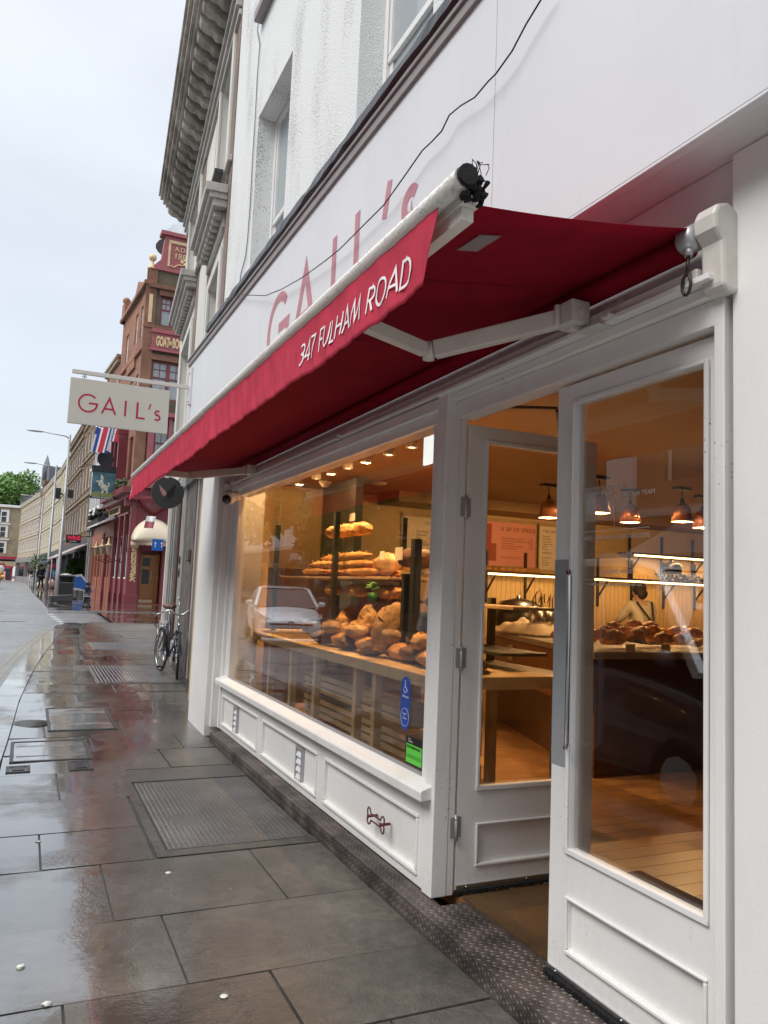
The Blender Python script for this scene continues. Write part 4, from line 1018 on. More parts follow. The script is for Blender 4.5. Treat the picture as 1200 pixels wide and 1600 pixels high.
def loaf_mesh(mb, c, r, ang, tilt, seed, slash=True):
    T=Matrix.Rotation(ang,3,'Z')@Matrix.Rotation(tilt,3,'Y')
    mb.ell(c,r,22,16,T,nz_=.2,seed=seed)
    if slash:
        for k in (-.35,.05,.42):
            q=[]
            for j in range(7):
                s_=-.6+1.2*j/6; p_=Vector((k*r[0]+s_*.25*r[0], s_*r[1]*.8, r[2]*math.sqrt(max(.02,1-(k+s_*.25)**2-(s_*.8)**2))*1.05)); q.append((T@(p_*.985))+Vector(c))
            mb.tube(q,[.001,.004,.006,.007,.006,.004,.001],6)
rr=random.Random(21)
def loaf(c,r,ang,tilt,m,lab,grp,slash=True,name='bread_loaf'):
    return one(name,M[m],lab,'bread',lambda mb: loaf_mesh(mb,c,r,ang,tilt,rr.randint(0,99),slash),grp)
# big standing loaves in the middle, seen largest
L1='floury oval loaf leaning upright in the heap on the oak board nearest the door post'
for i,(u,v,X,rx,rz,an,ti,m) in enumerate([(608,980,2.52,.21,.12,.3,-1.0,'crust'),(585,965,2.75,.22,.12,.2,-.9,'crust'),(640,955,2.8,.15,.11,1.4,-.2,'golden'),(612,955,2.95,.17,.11,1.2,-.3,'golden'),(570,955,3.0,.18,.11,1.3,-.2,'golden'),(652,975,2.75,.15,.10,1.5,-.1,'crust'),(545,970,2.8,.17,.11,.5,-.9,'golden'),(530,985,2.72,.16,.10,.6,-.7,'crust'),(540,990,2.62,.13,.09,1.4,0,'crust'),(560,998,2.6,.13,.09,1.2,0,'crust'),(655,1005,2.6,.14,.08,1.5,0,'darkcrust'),(625,1005,2.75,.15,.08,1.4,0,'crust')]):
    c=onx(u,v,X)
    loaf(c,(rx,rx*.62,rz),an,ti,m,[ 'largest floury oval loaf standing upright at the front of the heap behind the window','second oval loaf leaning behind the largest one','golden loaf topmost in the heap beside the door post','golden loaf topmost in the heap, left of the one by the door post','golden loaf at the back of the heap beside the dark rack post','round floury loaf against the door post in the middle of the heap','split loaf leaning left of the dark rack post','slashed loaf below the split one, left of the dark rack post','small loaf low at the left end of the heap','small loaf low in the heap, just left of the dark rack post','dark floury loaf low beside the door post','floury loaf low in the heap right of the largest one'][i],None)
for i in range(12):
    y=4.55+i*.18; loaf((2.44+rr.uniform(0,.07),y,1.135+(.10 if i%3==1 else 0)),(.068,.145,.058),rr.uniform(-.7,.7),rr.uniform(-.2,.2),('golden','crust','darkcrust')[i%3],'floury loaf in the front row along the window edge of the display table','loaves in the front row')
for i in range(7):
    y=4.35+i*.235; loaf((2.62+rr.uniform(0,.06),y,1.125),(.085,.125,.06),rr.uniform(-.3,.3),0,'darkcrust','small dark loaf in the bottom row along the display table','loaves in the bottom row')
for i in range(9):
    y=4.45+i*.24; loaf((2.66+rr.uniform(0,.1),y,1.22),(.10,.14,.075),rr.uniform(-.5,.5),0,'crust' if i%2 else 'golden','brown loaf lying on the dark lower board of the bread rack','loaves on the lower board')
for i in range(5):
    y=6.9+i*.28; loaf((2.85,y,1.16),(.12,.15,.08),rr.uniform(-.5,.5),0,'darkcrust','dark round loaf on the table behind the reflected car','loaves at the far end of the table')
# baguettes: stacked lengthwise on the upper boards
for i in range(22):
    r_=(i%11)//5; y=(6.55 if i<11 else 7.45)+rr.uniform(-.15,.15); x=2.70+(i%5)*.11; z=1.73+r_*.07
    T=Matrix.Rotation(rr.uniform(-.06,.06),3,'Z')
    def f(mb):
        mb.ell((x,y,z),(.038,.46,.034),10,18,T@Matrix.Rotation(0,3,'X'),nz_=.12,seed=i)
        for k in range(5):
            yy=-.32+k*.16; mb.tube([(x-.02,y+yy-.05,z+.03),(x,y+yy,z+.037),(x+.02,y+yy+.05,z+.03)],[.002,.007,.002],5)
    one('baguette',M['golden'],'golden baguette in the stack on the upper board of the bread rack','bread',f,'baguettes stacked on the rack')
for i in range(5):
    y=5.75+i*.33; x=2.72+(i%2)*.08
    loaf((x,y,1.555),(.07,.19,.055),rr.uniform(-.15,.15),0,'golden','long golden batard on the oak board below the baguettes','batards below the baguettes')
for i,(u,v,X,rx) in enumerate(((650,873,2.75,.19),(605,880,2.8,.15),(632,876,2.95,.14))):
    loaf(onx(u,v,X),(rx*.6,rx,.085),.3,0,['darkcrust','crust','crust'][i],['large dark floury loaf on top of the rack beside the door post','floury loaf on top of the rack between the baguettes and the large dark loaf','pale loaf at the back of the rack top'][i],None)
one('glass_case',M['glass'],'small glass case of loaves on top of the bread rack','case',lambda mb: mb.box(2.7,3.2,6.5,7.9,1.86,2.22)) if 0 else None
for i in range(5):
    loaf((2.95,6.95+i*.2,2.16),(.09,.10,.065),rr.uniform(0,3),0,'golden','golden loaf on the topmost board of the rack','loaves on the topmost board',slash=False)
M['card']=mat('cream_card',(.72,.66,.52),.6)
for i,(u,v,X,w_,h_,lab) in enumerate(((623,865,2.62,.13,.10,'blank cream price card standing by the large dark loaf'),(597,868,2.62,.09,.07,'small cream price card standing at the end of the baguettes'),(550,808,2.62,.12,.07,'cream price card on the topmost rack board'),(433,815,2.7,.2,.42,'tall bright cream card standing at the left of the rack'))):
    c=onx(u,v,X)
    one('price_card',M['card'],lab,'card',lambda mb: mb.box(X,X+.004,c.y-w_/2,c.y+w_/2,c.z-h_/2,c.z+h_/2))
pp=thing('potted_herb','small potted green herb on the display rack','plant',tuple(onx(583,930,2.6)))
c=onx(583,932,2.6)
part('pot',mat('green_pot',(.03,.16,.04),.5),pp,lambda mb: mb.lathe([(0,-.04),(.035,-.04),(.045,.03),(.0,.03)],c,12))
part('leaves',mat('herb_leaf',(.10,.25,.04),.6),pp,lambda mb:[mb.ell(c+Vector((rr.uniform(-.05,.05),rr.uniform(-.06,.06),.05+rr.uniform(0,.06))),(.018,.014,.004),6,4,Matrix.Rotation(rr.uniform(0,3),3,'X')) for _ in range(22)])
# framed menu boards on the far wall
WY=10.295
M['pink']=mat('pink_menu_paper',(.72,.30,.24),.6); M['menuw']=mat('white_menu_paper',(.75,.66,.5),.6); M['ink']=mat('dark_red_ink',(.16,.02,.015),.6); M['inkb']=mat('brown_ink',(.09,.05,.03),.6)
def board(u0,v0,u1,v1,m,lab,lines):
    a=ony(u0,v0,WY); b=ony(u1,v1,WY); t=thing('menu_board',lab,'menu board',((a.x+b.x)/2,WY,(a.z+b.z)/2))
    x0,x1,z1,z0=a.x,b.x,a.z,b.z
    part('frame',M['wood'],t,lambda mb:(mb.box(x0-.05,x0-.0,WY-.03,WY,z0-.05,z1+.05),mb.box(x1,x1+.05,WY-.03,WY,z0-.05,z1+.05),mb.box(x0,x1,WY-.03,WY,z1,z1+.05),mb.box(x0,x1,WY-.03,WY,z0-.05,z0)))
    pg=part('paper',M[m],t,lambda mb: mb.box(x0,x1,WY-.015,WY,z0,z1))
    for (t_,fx,fz,s1,mm) in lines: textmesh('menu_text',t_,s1,(x0+(x1-x0)*fx,WY-.016,z0+(z1-z0)*fz),(1,0,0),(0,0,1),M[mm],pg,.0006)
    return t,pg,(x0,x1,z0,z1)
t,pg,(x0,x1,z0,z1)=board(737,812,835,887,'pink','wide pink framed menu board headed in dark red, seen through the open doorway',[("A SIP OF SPRING",.44,.80,.095,'ink'),("Rhubarb & blossom spritz\nStrawberry & elderflower matcha\nIced rose latte\nSpring garden lemonade\nMint cooler & tea",.46,.62,.04,'ink'),("3.90\n4.10\n4.30\n4.50\n3.60",.90,.62,.035,'ink'),("Please tell us about any allergies before you order.\nOat, soya and coconut drinks are available.",.46,.2,.018,'ink')])
def f(mb):
    for (a0,a1,c0_,c1_,mm) in ((.02,.30,.5,.95,0),(.05,.38,.1,.5,0)):
        mb.box(lerp(x0,x1,a0),lerp(x0,x1,a1),WY-.018,WY-.0155,lerp(z0,z1,c0_),lerp(z0,z1,c1_))
part('drawing',mat('red_print',(.35,.06,.04),.6),pg,f)
board(842,822,905,895,'menuw','narrow cream framed menu board beside the pink one',[("THE DRINKS",.08,.86,.07,'inkb'),("Espresso\nMacchiato\nFlat white\nCappuccino\nLatte\nMocha",.08,.76,.042,'inkb'),("BAKERY",.08,.38,.05,'inkb'),("Croissant\nScone\nBrownie\nCookie",.08,.28,.04,'inkb')])
a=ony(655,830,WY)
board(632,806,692,880,'menuw','cream framed menu board seen over the bread through the window',[("TODAY",.5,.82,.075,'inkb'),("Sourdough\nBaguette\nRye\nFocaccia",.3,.66,.05,'inkb'),("SANDWICHES",.25,.36,.06,'inkb')])
# wall panelling, shelves with strips of light
part_m=M['amber']
def f(mb):
    for i in range(58): mb.box(6.2+i*.09,6.283+i*.09,10.26,10.299,.9,2.0)
one('wall_panelling',M['amber'],'vertical tongue-and-groove cladding on the wall behind the counter','panelling',f)
_u=ony(985,868,9.94); _l=ony(865,903,9.94)
for i,(z,x0,x1,lab) in enumerate(((_u.z+.03,_u.x,11.5,'upper wall shelf on black brackets with a light strip beneath, at the right'),(_l.z+.03,6.2,11.5,'long lower wall shelf on black brackets with a light strip beneath'))):
    t=thing('wall_shelf',lab,'shelf',(x0,10.2,z))
    part('board',M['darkwood'],t,lambda mb: mb.box(x0,x1,9.92,10.25,z,z+.03))
    part('light_strip',M['strip'],t,lambda mb: mb.box(x0+.1,x1-.1,9.93,9.96,z-.03,z-.004))
    x=x0+.25
    while x<x1:
        part('bracket',M['black'],t,lambda mb:(mb.box(x-.015,x+.015,10.22,10.255,z-.45,z+.35),mb.beam((x,10.22,z-.28),(x,9.98,z-.02),.022,.022)))
        x+=.72
    d=bpy.data.lights.new('strip_light','AREA'); d.shape='RECTANGLE'; d.size=x1-x0-.2; d.size_y=.05; d.energy=16; d.color=WARM
    o=bpy.data.objects.new('strip_light',d); o.location=((x0+x1)/2,9.94,z-.035); COL.objects.link(o); o.parent=t; o.matrix_parent_inverse=Matrix.Translation(-Vector(t.location))
# the counter
ct=thing('counter','long cornered service counter with a stone top, cherry side and dark front','counter',(5,6,.09))
poly=[(4.35,5.2),(10.6,5.2),(10.6,6.05),(5.75,6.05),(6.1,8.3),(5.3,8.3)]
ins=[(4.41,5.26),(10.55,5.26),(10.55,6.0),(5.7,6.0),(6.03,8.25),(5.34,8.25)]
part('front_panel',M['darkwood'],ct,lambda mb: mb.prism(ins,.09,1.07,lambda a,b,c:(a,b,c)))
part('counter_top',mat('pale_stone_top',(.36,.31,.24),.4,var=.15),ct,lambda mb: mb.prism(poly,1.072,1.135,lambda a,b,c:(a,b,c)),bevel=.01)
def f(mb): mb.prism([(4.395,5.28),(4.41,5.275),(5.335,8.24),(5.32,8.245)],.62,1.06,lambda a,b,c:(a,b,c))
part('side_panel',M['orangewood'],ct,f)
part('socket_plate',M['steel'],ct,lambda mb: mb.beam((5.04,7.4,.93),(5.09,7.56,.93),.012,.16))
# pastries
M['pastry']=mat('glazed_pastry',(.78,.36,.08),.4,var=.5,vscale=14,bump=.8,bscale=30,coat=.2); M['pinkpast']=mat('sugar_pink_pastry',(.82,.46,.28),.55,var=.4,vscale=14,bump=.8,bscale=30)
M['yellowpast']=mat('yellow_bun',(.85,.52,.12),.5,var=.3,vscale=14,bump=.5,bscale=30)
def pastry(c,r,m,lab,grp,seed):
    def g(mb):
        for k in (-1,0,1): mb.ell((c[0]+k*r*.55,c[1],c[2]+(.012 if k==0 else 0)),(r*.55,r*.62,r*.5),10,7,nz_=.3,seed=seed+k)
    return one('pastry',M[m],lab,'pastry',g,grp)
for i in range(16): pastry((4.62+rr.uniform(0,1.0),5.36+rr.uniform(0,.5),1.18+rr.uniform(0,.16)),.085,'pinkpast','sugared pink pastry in the heap at the left of the counter front','pink pastries on the counter',i)
for i in range(16): pastry((5.7+rr.uniform(0,1.5),5.34+rr.uniform(0,.45),1.17+rr.uniform(0,.05)),.055,'yellowpast','small golden bun in the spread at the right of the counter front','golden buns on the counter',i+40)
for i in range(14): pastry((5.5+rr.uniform(0,1.8),5.70+rr.uniform(0,.25),1.19+rr.uniform(0,.13)),.09,'pastry','glazed brown pastry piled behind the golden buns','glazed pastries on the counter',i+80)
for i in range(3): pastry((5.10+i*.10,6.6-i*.25,1.18),.12,'pastry','large brown croissant on the side counter beside the linen cloth','croissants on the side counter',i+120)
for i,x in enumerate((4.75,5.15,6.05,6.5)):
    one('counter_card',M['card'],'small cream price card at the front edge of the counter','card',lambda mb: mb.box(x-.05,x+.05,5.215,5.22,1.136,1.20),'price cards along the counter')
def f(mb):
    n=26; vs=[]
    for i in range(n+1):
        for j in range(n+1):
            x=4.98+i/n*.75; y=6.9+j/n*.95; e=min(i,n-i,j,n-j)/4
            z=1.15+min(1,e)*(.10+.07*noise.noise(Vector((x*5,y*5,3)))+.04*noise.noise(Vector((x*13,y*13,9))))
            vs.append((x+.03*noise.noise(Vector((y*6,x,1))),y+.03*noise.noise(Vector((x*6,y,2))),z))
    mb.add(vs,[(i*(n+1)+j,i*(n+1)+j+1,(i+1)*(n+1)+j+1,(i+1)*(n+1)+j) for i in range(n) for j in range(n)],True)
one('linen_cloth',mat('cream_linen',(.62,.52,.38),.8),'crumpled cream linen cloth on the side counter','cloth',f,solid=.004)
kt=thing('soup_kettle','black soup kettle with a steel lid on the counter behind the cloth','kettle',(5.95,8.1,1.135))
c=ony(810,960,8.1)
part('body',M['black'],kt,lambda mb: mb.lathe([(0,1.136),(.26,1.14),(.29,1.25),(.28,1.40),(0,1.40)],(c.x,8.1,0),24))
part('lid',M['steel'],kt,lambda mb: mb.lathe([(.30,1.40),(.30,1.42),(.22,1.50),(.10,1.53),(.03,1.54),(.03,1.57),(0,1.575)],(c.x,8.1,0),24))
part('ladle',M['steel'],kt,lambda mb: mb.tube([(c.x+.12,8.05,1.45),(c.x+.2,8.0,1.62),(c.x+.24,8.0,1.66),(c.x+.27,8.0,1.60)],.008,6))
part('label_card',M['card'],kt,lambda mb: mb.box(c.x+.05,c.x+.28,7.795,7.80,1.22,1.38))
for i,(u,lab) in enumerate(((838,'tall steel jug of utensils next to the soup kettle'),(852,'middle steel jug of utensils beside the croissants'),(868,'rightmost steel jug of utensils, half behind the door stile'))):
    c=ony(u,965,7.3); t=thing('utensil_jug',lab,'jug',(c.x,7.3,1.135))
    part('jug',M['steel'],t,lambda mb: mb.lathe([(0,1.136),(.075,1.136),(.08,1.43),(.074,1.43),(.07,1.15),(0,1.15)],(c.x,7.3,0),18))
    part('tongs',M['darkmetal'],t,lambda mb:[mb.tube([(c.x+dx,7.3,1.2),(c.x+dx*1.6,7.28,1.55),(c.x+dx*1.2+.02,7.28,1.60),(c.x+dx*.6,7.29,1.5)],.007,6) for dx in (-.04,.03)])
c=ony(1080,900,9.8)
pt=thing('cooking_pot','black lidded pot standing on the flower crates at the right of the shelf','pot',(c.x,9.9,2.0))
part('pot',M['black'],pt,lambda mb: mb.lathe([(0,2.05),(.14,2.05),(.15,2.20),(.10,2.24),(0,2.25)],(c.x-.15,10.06,0),18)); part('lid_knob',M['steel'],pt,lambda mb: mb.tube([(c.x-.19,10.06,2.245),(c.x-.15,10.06,2.275),(c.x-.11,10.06,2.245)],.008,6))
one('dried_flowers',mat('dark_dried_flowers',(.10,.09,.07),.8),'dark bunch of dried flowers lying along the lower shelf','flowers',lambda mb:[mb.ell((c.x-.5+rr.uniform(0,1.0),10.05+rr.uniform(-.08,.08),1.94+rr.uniform(0,.10)),(.03,.03,.025),7,5,nz_=.6,seed=k) for k in range(60)])
for k in range(8):
    one('shelf_loaf',M['golden'],'orange-brown bun in the row on the long lower shelf','bread',lambda mb: mb.ell((6.35+k*.13,10.08,1.955),(.075,.08,.05),12,8,nz_=.15,seed=k),'buns on the long shelf')
# gold rack behind open door: dark steel trolley seen through the doorway
tr=thing('bread_trolley','dark steel bread trolley seen through the glass of the open door','trolley',(3.4,4.9,.09))
for (x,y) in ((2.55,5.0),(3.05,5.0)):
    part('post',M['darkmetal'],tr,lambda mb: mb.box(x-.03,x+.03,y-.03,y+.03,1.08,1.95))
for z in (1.12,1.42,1.72): part('shelf',M['wood'] if z==1.72 else M['darkmetal'],tr,lambda mb: mb.box(2.581,3.019,4.85,5.3,z-.02,z))
for i,z in enumerate((1.20,1.50)): loaf((2.85,5.08,z),(.16,.12,.075),.2,0,'crust',['floury loaf on the middle shelf of the bread trolley','floury loaf on the bottom shelf of the bread trolley'][1-i],None)
st_=thing('side_table','small pale wooden table below the bread trolley, seen through the open door','table',(3.3,5.0,.09))
part('table_top',M['wood'],st_,lambda mb: mb.box(2.6,3.13,4.75,5.4,1.0,1.069))
for (x,y) in ((2.64,4.79),(3.09,4.79),(3.09,5.36)): part('leg',M['wood'],st_,lambda mb: mb.box(x-.03,x+.03,y-.03,y+.03,.09,.999))
# ================================================================== PEOPLE
def skin_obj(name, verts, edges, radii, m, parent, root=0, sub=1):
    me=bpy.data.meshes.new(name); me.from_pydata([tuple(v) for v in verts],edges,[]); me.materials.append(m)
    o=bpy.data.objects.new(name,me); link(o,parent)
    q=o.modifiers.new('skin','SKIN'); q.use_smooth_shade=True
    for i,sv in enumerate(me.skin_vertices[0].data):
        r=radii[i]; sv.radius=(r,r) if not isinstance(r,tuple) else r; sv.use_root=(i==root)
    s2=o.modifiers.new('sub','SUBSURF'); s2.levels=s2.render_levels=sub
    return o
def person(label, loc, rz, h, coat, trous, hair, sk=(.45,.27,.19), lean=0.0, lh=None, rh=None, stride=.12, skirt=0, group=None):
    k=h/1.75; t=thing('person',label,'person',loc,group)
    Rz=Matrix.Rotation(rz,3,'Z')
    def T(x,y,z):
        if z>.95: y-= (z-.95)*math.sin(lean); z=.95+(z-.95)*math.cos(lean)
        return Rz@Vector((x*k,y*k,z*k))+Vector(loc)
    lh=lh or (-.30,-.03,.82); rh=rh or (.30,.03,.82)
    def elbow(s,hd): return ((s*.22+hd[0])/2+s*.03,(hd[1])/2+.05,(1.40+hd[2])/2-.03)
    el=elbow(-1,lh); er=elbow(1,rh)
    J=dict(pel=(0,0,.95),sp=(0,0,1.15),ch=(0,0,1.34),nk=(0,-.01,1.50),hd=(0,-.02,1.60),top=(0,-.015,1.70),
     sl=(-.18,0,1.42),el=el,wl=(lerp(el[0],lh[0],.85),lerp(el[1],lh[1],.85),lerp(el[2],lh[2],.85)),hl=lh,sr=(.18,0,1.42),er=er,wr=(lerp(er[0],rh[0],.85),lerp(er[1],rh[1],.85),lerp(er[2],rh[2],.85)),hr=rh,
     tl=(-.09,0,.88),kl=(-.10,-.04-stride*.3,.50),al=(-.10,stride*.7,.09),fl=(-.11,stride*.7-.16,.035),tr=(.09,0,.88),kr=(.10,-.04+stride*.1,.50),ar=(.10,-stride,.09),fr=(.11,-stride-.16,.035))
    def mk(name,chain,rad,m,root=0,sub=1):
        names=[]; 
        for c in chain:
            for q in c:
                if q not in names: names.append(q)
        ed=[(names.index(a),names.index(b)) for c in chain for a,b in zip(c[:-1],c[1:])]
        return skin_obj(name,[T(*J[n_]) for n_ in names],ed,[rad[n_]*k for n_ in names],m,t,root,sub)
    R_=dict(pel=.13,sp=.115,ch=.13,nk=.055,hd=.085,top=.075,sl=.06,el=.04,wl=.026,hl=.034,sr=.06,er=.04,wr=.026,hr=.034,tl=.085,kl=.055,al=.036,fl=.04,tr=.085,kr=.055,ar=.036,fr=.04)
    chains=[['pel','sp','ch','nk','hd','top'],['ch','sl','el','wl','hl'],['ch','sr','er','wr','hr'],['pel','tl','kl','al','fl'],['pel','tr','kr','ar','fr']]
    skm=mat('skin',sk,.55); body=mk('body',chains,R_,skm)
    # a plain face: nose, eyes and ears on the head
    def g(mb):
        F_=lambda x,y,z:T(x,y,z)
        mb.ell(F_(0,-.115,1.605),(.013*k,.016*k,.02*k),8,6); mb.ell(F_(-.085,-.015,1.61),(.012*k,.02*k,.03*k),8,6); mb.ell(F_(.085,-.015,1.61),(.012*k,.02*k,.03*k),8,6)
    R2={a:b*1.3+.014 for a,b in R_.items()}; R2.update(pel=.18,sp=.18,ch=.19,wl=.04,wr=.04)
    mk('coat',[['pel','sp','ch'],['ch','sl','el','wl'],['ch','sr','er','wr']],R2,coat)
    R3={a:b*1.2+.01 for a,b in R_.items()}; R3.update(pel=.15,al=.055,ar=.055)
    mk('trousers',[['pel','tl','kl','al'],['pel','tr','kr','ar']],R3,trous)
    part('shoes',M['black'],t,lambda mb:[mb.ell(T(J[a][0],J[a][1]-.05,.04),(.045*k,.125*k,.042*k),10,6,Rz) for a in ('al','ar')])
    part('hair',hair,t,lambda mb:(mb.ell(T(0,.015,1.66),(.10*k,.112*k,.10*k),14,10,Rz,nz_=.08),mb.ell(T(0,.08,1.60),(.085*k,.05*k,.08*k),12,8,Rz)))
    part('face',skm,t,g)
    return t,T
cotton=lambda n,c: mat(n,c,.85,bump=.3,bscale=90)
M['hair']=mat('dark_hair',(.025,.014,.009),.6,bump=.8,bscale=120)
c=ony(1000,905,8.6)
bt,T_=person('person in a beige shirt with dark tied-up hair, seen from behind at the counter',(c.x+.08,8.6,.09),R(175),1.74,cotton('beige_cotton',(.50,.44,.33)),cotton('dark_apron',(.05,.035,.03)),M['hair'],lean=.18,lh=(-.25,-.35,1.15),rh=(.27,-.32,1.12),stride=0)
part('apron',cotton('dark_apron_cloth',(.03,.022,.02)),bt,lambda mb:(mb.lathe([(.205,.62),(.20,.9),(.185,1.05),(.18,1.06)],T_(0,0,0),16),mb.tube([T_(-.13,.10,1.48),T_(-.04,.215,1.25),T_(.06,.19,1.05)],.016,6),mb.tube([T_(.13,.10,1.48),T_(.04,.215,1.25),T_(-.06,.19,1.05)],.016,6)))
part('hair_bun',M['hair'],bt,lambda mb: mb.ell(T_(0,.11,1.70),(.05,.045,.05),10,8))
def umbrella(name,lab,tip,m,r=.52,handle=.75):
    t=thing(name,lab,'umbrella',tuple(tip))
    tp=Vector(tip)
    def g(mb):
        n=8; sg_=3; vs=[tuple(tp)]; 
        for j in range(1,5):
            for i in range(n*sg_):
                a=2*math.pi*i/(n*sg_); q=j/4; sc=1-.07*q*abs(math.sin(a*n/2)); vs.append((tp.x+math.cos(a)*r*math.sin(q*1.35)/math.sin(1.35)*sc,tp.y+math.sin(a)*r*math.sin(q*1.35)/math.sin(1.35)*sc,tp.z-.24*q*q-.01*q))
        N_=n*sg_; fs=[(0,1+i,1+(i+1)%N_) for i in range(N_)]
        for j in range(3): fs+=[(1+j*N_+i,1+(j+1)*N_+i,1+(j+1)*N_+(i+1)%N_,1+j*N_+(i+1)%N_) for i in range(N_)]
        mb.add(vs,fs)
    part('canopy',m,t,g,solid=.003)
    part('shaft',M['steel'],t,lambda mb:(mb.tube([tp+Vector((0,0,.05)),tp-Vector((0,0,handle))],.007,6),mb.tube([tp-Vector((0,0,handle)),tp-Vector((0,.02,handle+.05)),tp-Vector((0,.05,handle+.03))],.012,6)))
    return t
def street_person(u,v,rz,h,coat,tr,lab,umb=None,ulab=None,ur=.52,**k):
    g=ong(u,v); t,T=person(lab,tuple(g),rz,h,coat,tr,M['hair'],rh=(.20,-.22,1.22) if umb else None,**k)
    if umb:
        hp=T(.16,-.12,1.25); umbrella('umbrella',ulab,(hp.x,hp.y,g.z+h*1.17),umb,ur,.62)
street_person(62.5,921.5,R(20),1.78,cotton('black_coat',(.012,.012,.014)),cotton('black_trousers',(.01,.01,.012)),'person in black walking on the far pavement under a grey umbrella',fabric('grey_blue_nylon',(.12,.13,.17),.3),'grey umbrella over the person in black between the lamp posts')
street_person(70,919,R(180),1.70,cotton('blue_coat',(.02,.05,.25)),cotton('navy_trousers',(.02,.025,.05)),'person in a bright blue jacket just right of the person in black')
street_person(84,917,R(160),1.68,cotton('teal_coat',(.05,.22,.33)),cotton('navy_jeans',(.03,.05,.10)),'person in a teal jacket under a dark red umbrella behind the nearest lamp post',fabric('dark_red_nylon',(.20,.01,.04),.3),'dark red umbrella behind the nearest lamp post')
street_person(47,910,R(10),1.72,cotton('black_jacket',(.015,.015,.017)),cotton('white_trousers',(.62,.62,.6)),'farthest person, in a black jacket and white trousers',fabric('black_white_nylon',(.08,.08,.09),.3),'small black and white umbrella over the farthest person')

# ================================================================== NEXT BUILDING (white stucco, heavy cornice)
FN=Frame((2.0,9.5,0),(.088,1.0))
nb=thing('stucco_house','white stucco house with hooded windows, stained cornice and dark shopfront beside the bakery','building',(2.2,13,0))
M['nwall']=mat('cream_white_stucco',(.68,.66,.6),.8,var=.07,vscale=1.5,dirt=.35,dcol=(.36,.33,.28),dscale=(9,9,.9),bump=.15,bscale=30)
M['stainstone']=mat('soot_stained_stone',(.52,.48,.43),.85,var=.3,vscale=3,dirt=.75,dcol=(.10,.08,.06),dscale=(1.1,1.1,1.1),dlo=.40,bump=.7,bscale=20)
M['trim']=mat('weathered_trim',(.45,.43,.40),.8,var=.15,dirt=.5,dcol=(.12,.11,.09),dscale=(6,6,3),bump=.3,bscale=40)
M['nbrick']=brickmat('pinkish_brick_strip',FN,(.30,.19,.15),(.24,.16,.13),(.30,.27,.24))
nh=[(.55,1.75,4.0,5.85),(4.45,6.35,4.0,6.15),(.55,1.75,7.1,9.0),(4.45,6.35,7.2,9.0)]
def f(mb): wall_holes(mb,FN.P,.001,7.13,3.3,9.35,nh,0,-.25)
part('wall',M['nwall'],nb,f)
def f(mb):
    FN.box(mb,.001,7.13,9.35,10.6,-.3,0.0); FN.box(mb,7.131,7.35,0,10.6,-9,-.002)
    mb.box(2.25,9,9.52,17.5,10.6,10.7)
part('parapet',M['nwall'],nb,f)
def f(mb):
    for (a,b) in ((.02,.42),(1.9,2.3),(3.75,4.15)):
        FN.box(mb,a,b,4.5,9.2,.002,.012)
part('brick_strip',M['nbrick'],nb,f)
def f(mb):
    FN.box(mb,.02,7.2,9.0,9.08,.001,.05); FN.box(mb,.02,7.2,9.12,9.2,.001,.09); FN.box(mb,.02,7.2,9.24,9.3,.001,.13)
    FN.box(mb,.02,7.2,6.98,7.06,.013,.07)
part('string_course',M['trim'],nb,f,bevel=.01)
def f(mb):
    FN.box(mb,.02,7.45,9.72,9.80,.001,.50); FN.box(mb,.02,7.5,9.80,9.92,.001,.56); FN.box(mb,.02,7.55,9.92,10.02,.001,.62); FN.box(mb,.02,7.6,10.02,10.1,.001,.66)
    FN.box(mb,.02,7.35,9.45,9.72,.001,.10)
    u=.15
    while u<7.3:      # scrolled brackets under the cornice
        mb.prism([(.10,9.45),(.2,9.45),(.26,9.52),(.36,9.54),(.44,9.6),(.46,9.719),(.10,9.719)],u,u+.16,lambda a,b,c:FN.P(c,b,a)); u+=.34
part('cornice',M['stainstone'],nb,f,bevel=.008)
for (a,b,z) in ((.25,2.2,6.45),(4.05,6.75,6.75),(.25,2.2,9.3 if 0 else 6.99)):
    if z==6.99: continue
    def f(mb):
        FN.box(mb,a,b,z,z+.1,.013,.20); FN.box(mb,a-.02,b+.02,z+.1,z+.18,.013,.25); FN.box(mb,a-.04,b+.04,z+.18,z+.30,.013,.30)
        FN.box(mb,a+.1,b-.1,z-.22,z-.001,.001,.05)
        u=a+.12
        while u<b-.15: FN.box(mb,u,u+.09,z-.09,z-.001,.051,.16); u+=.2
    part('window_hood',M['trim'],nb,f,bevel=.008)
def f(mb):
    FN.box(mb,.3,2.1,6.93,6.99,.08,.2)
part('lead_ledge',M['lead'],nb,f,bevel=.01)
for (a,b,c,d) in nh:
    def f(mb):
        for (p,q,r,s) in ((a-.16,a-.001,c,d+.14),(b+.001,b+.16,c,d+.14),(a,b,d+.001,d+.14)): FN.box(mb,p,q,r,s,.002,.045)
    fr=part('window_surround',M['nwall'],nb,f,bevel=.01)
    def f(mb):
        FN.box(mb,a,a+.07,c,d,-.2,-.12); FN.box(mb,b-.07,b,c,d,-.2,-.12); FN.box(mb,a+.07,b-.07,d-.07,d,-.2,-.12); FN.box(mb,a+.07,b-.07,(c+d)/2-.03,(c+d)/2+.03,-.19,-.13); FN.box(mb,a+.07,b-.07,c,c+.07,-.2,-.12)
    w_=part('window',M[W],nb,f); part('pane',M['darkglass'],w_,lambda mb: FN.box(mb,a+.071,b-.071,c+.071,d-.071,-.17,-.16))
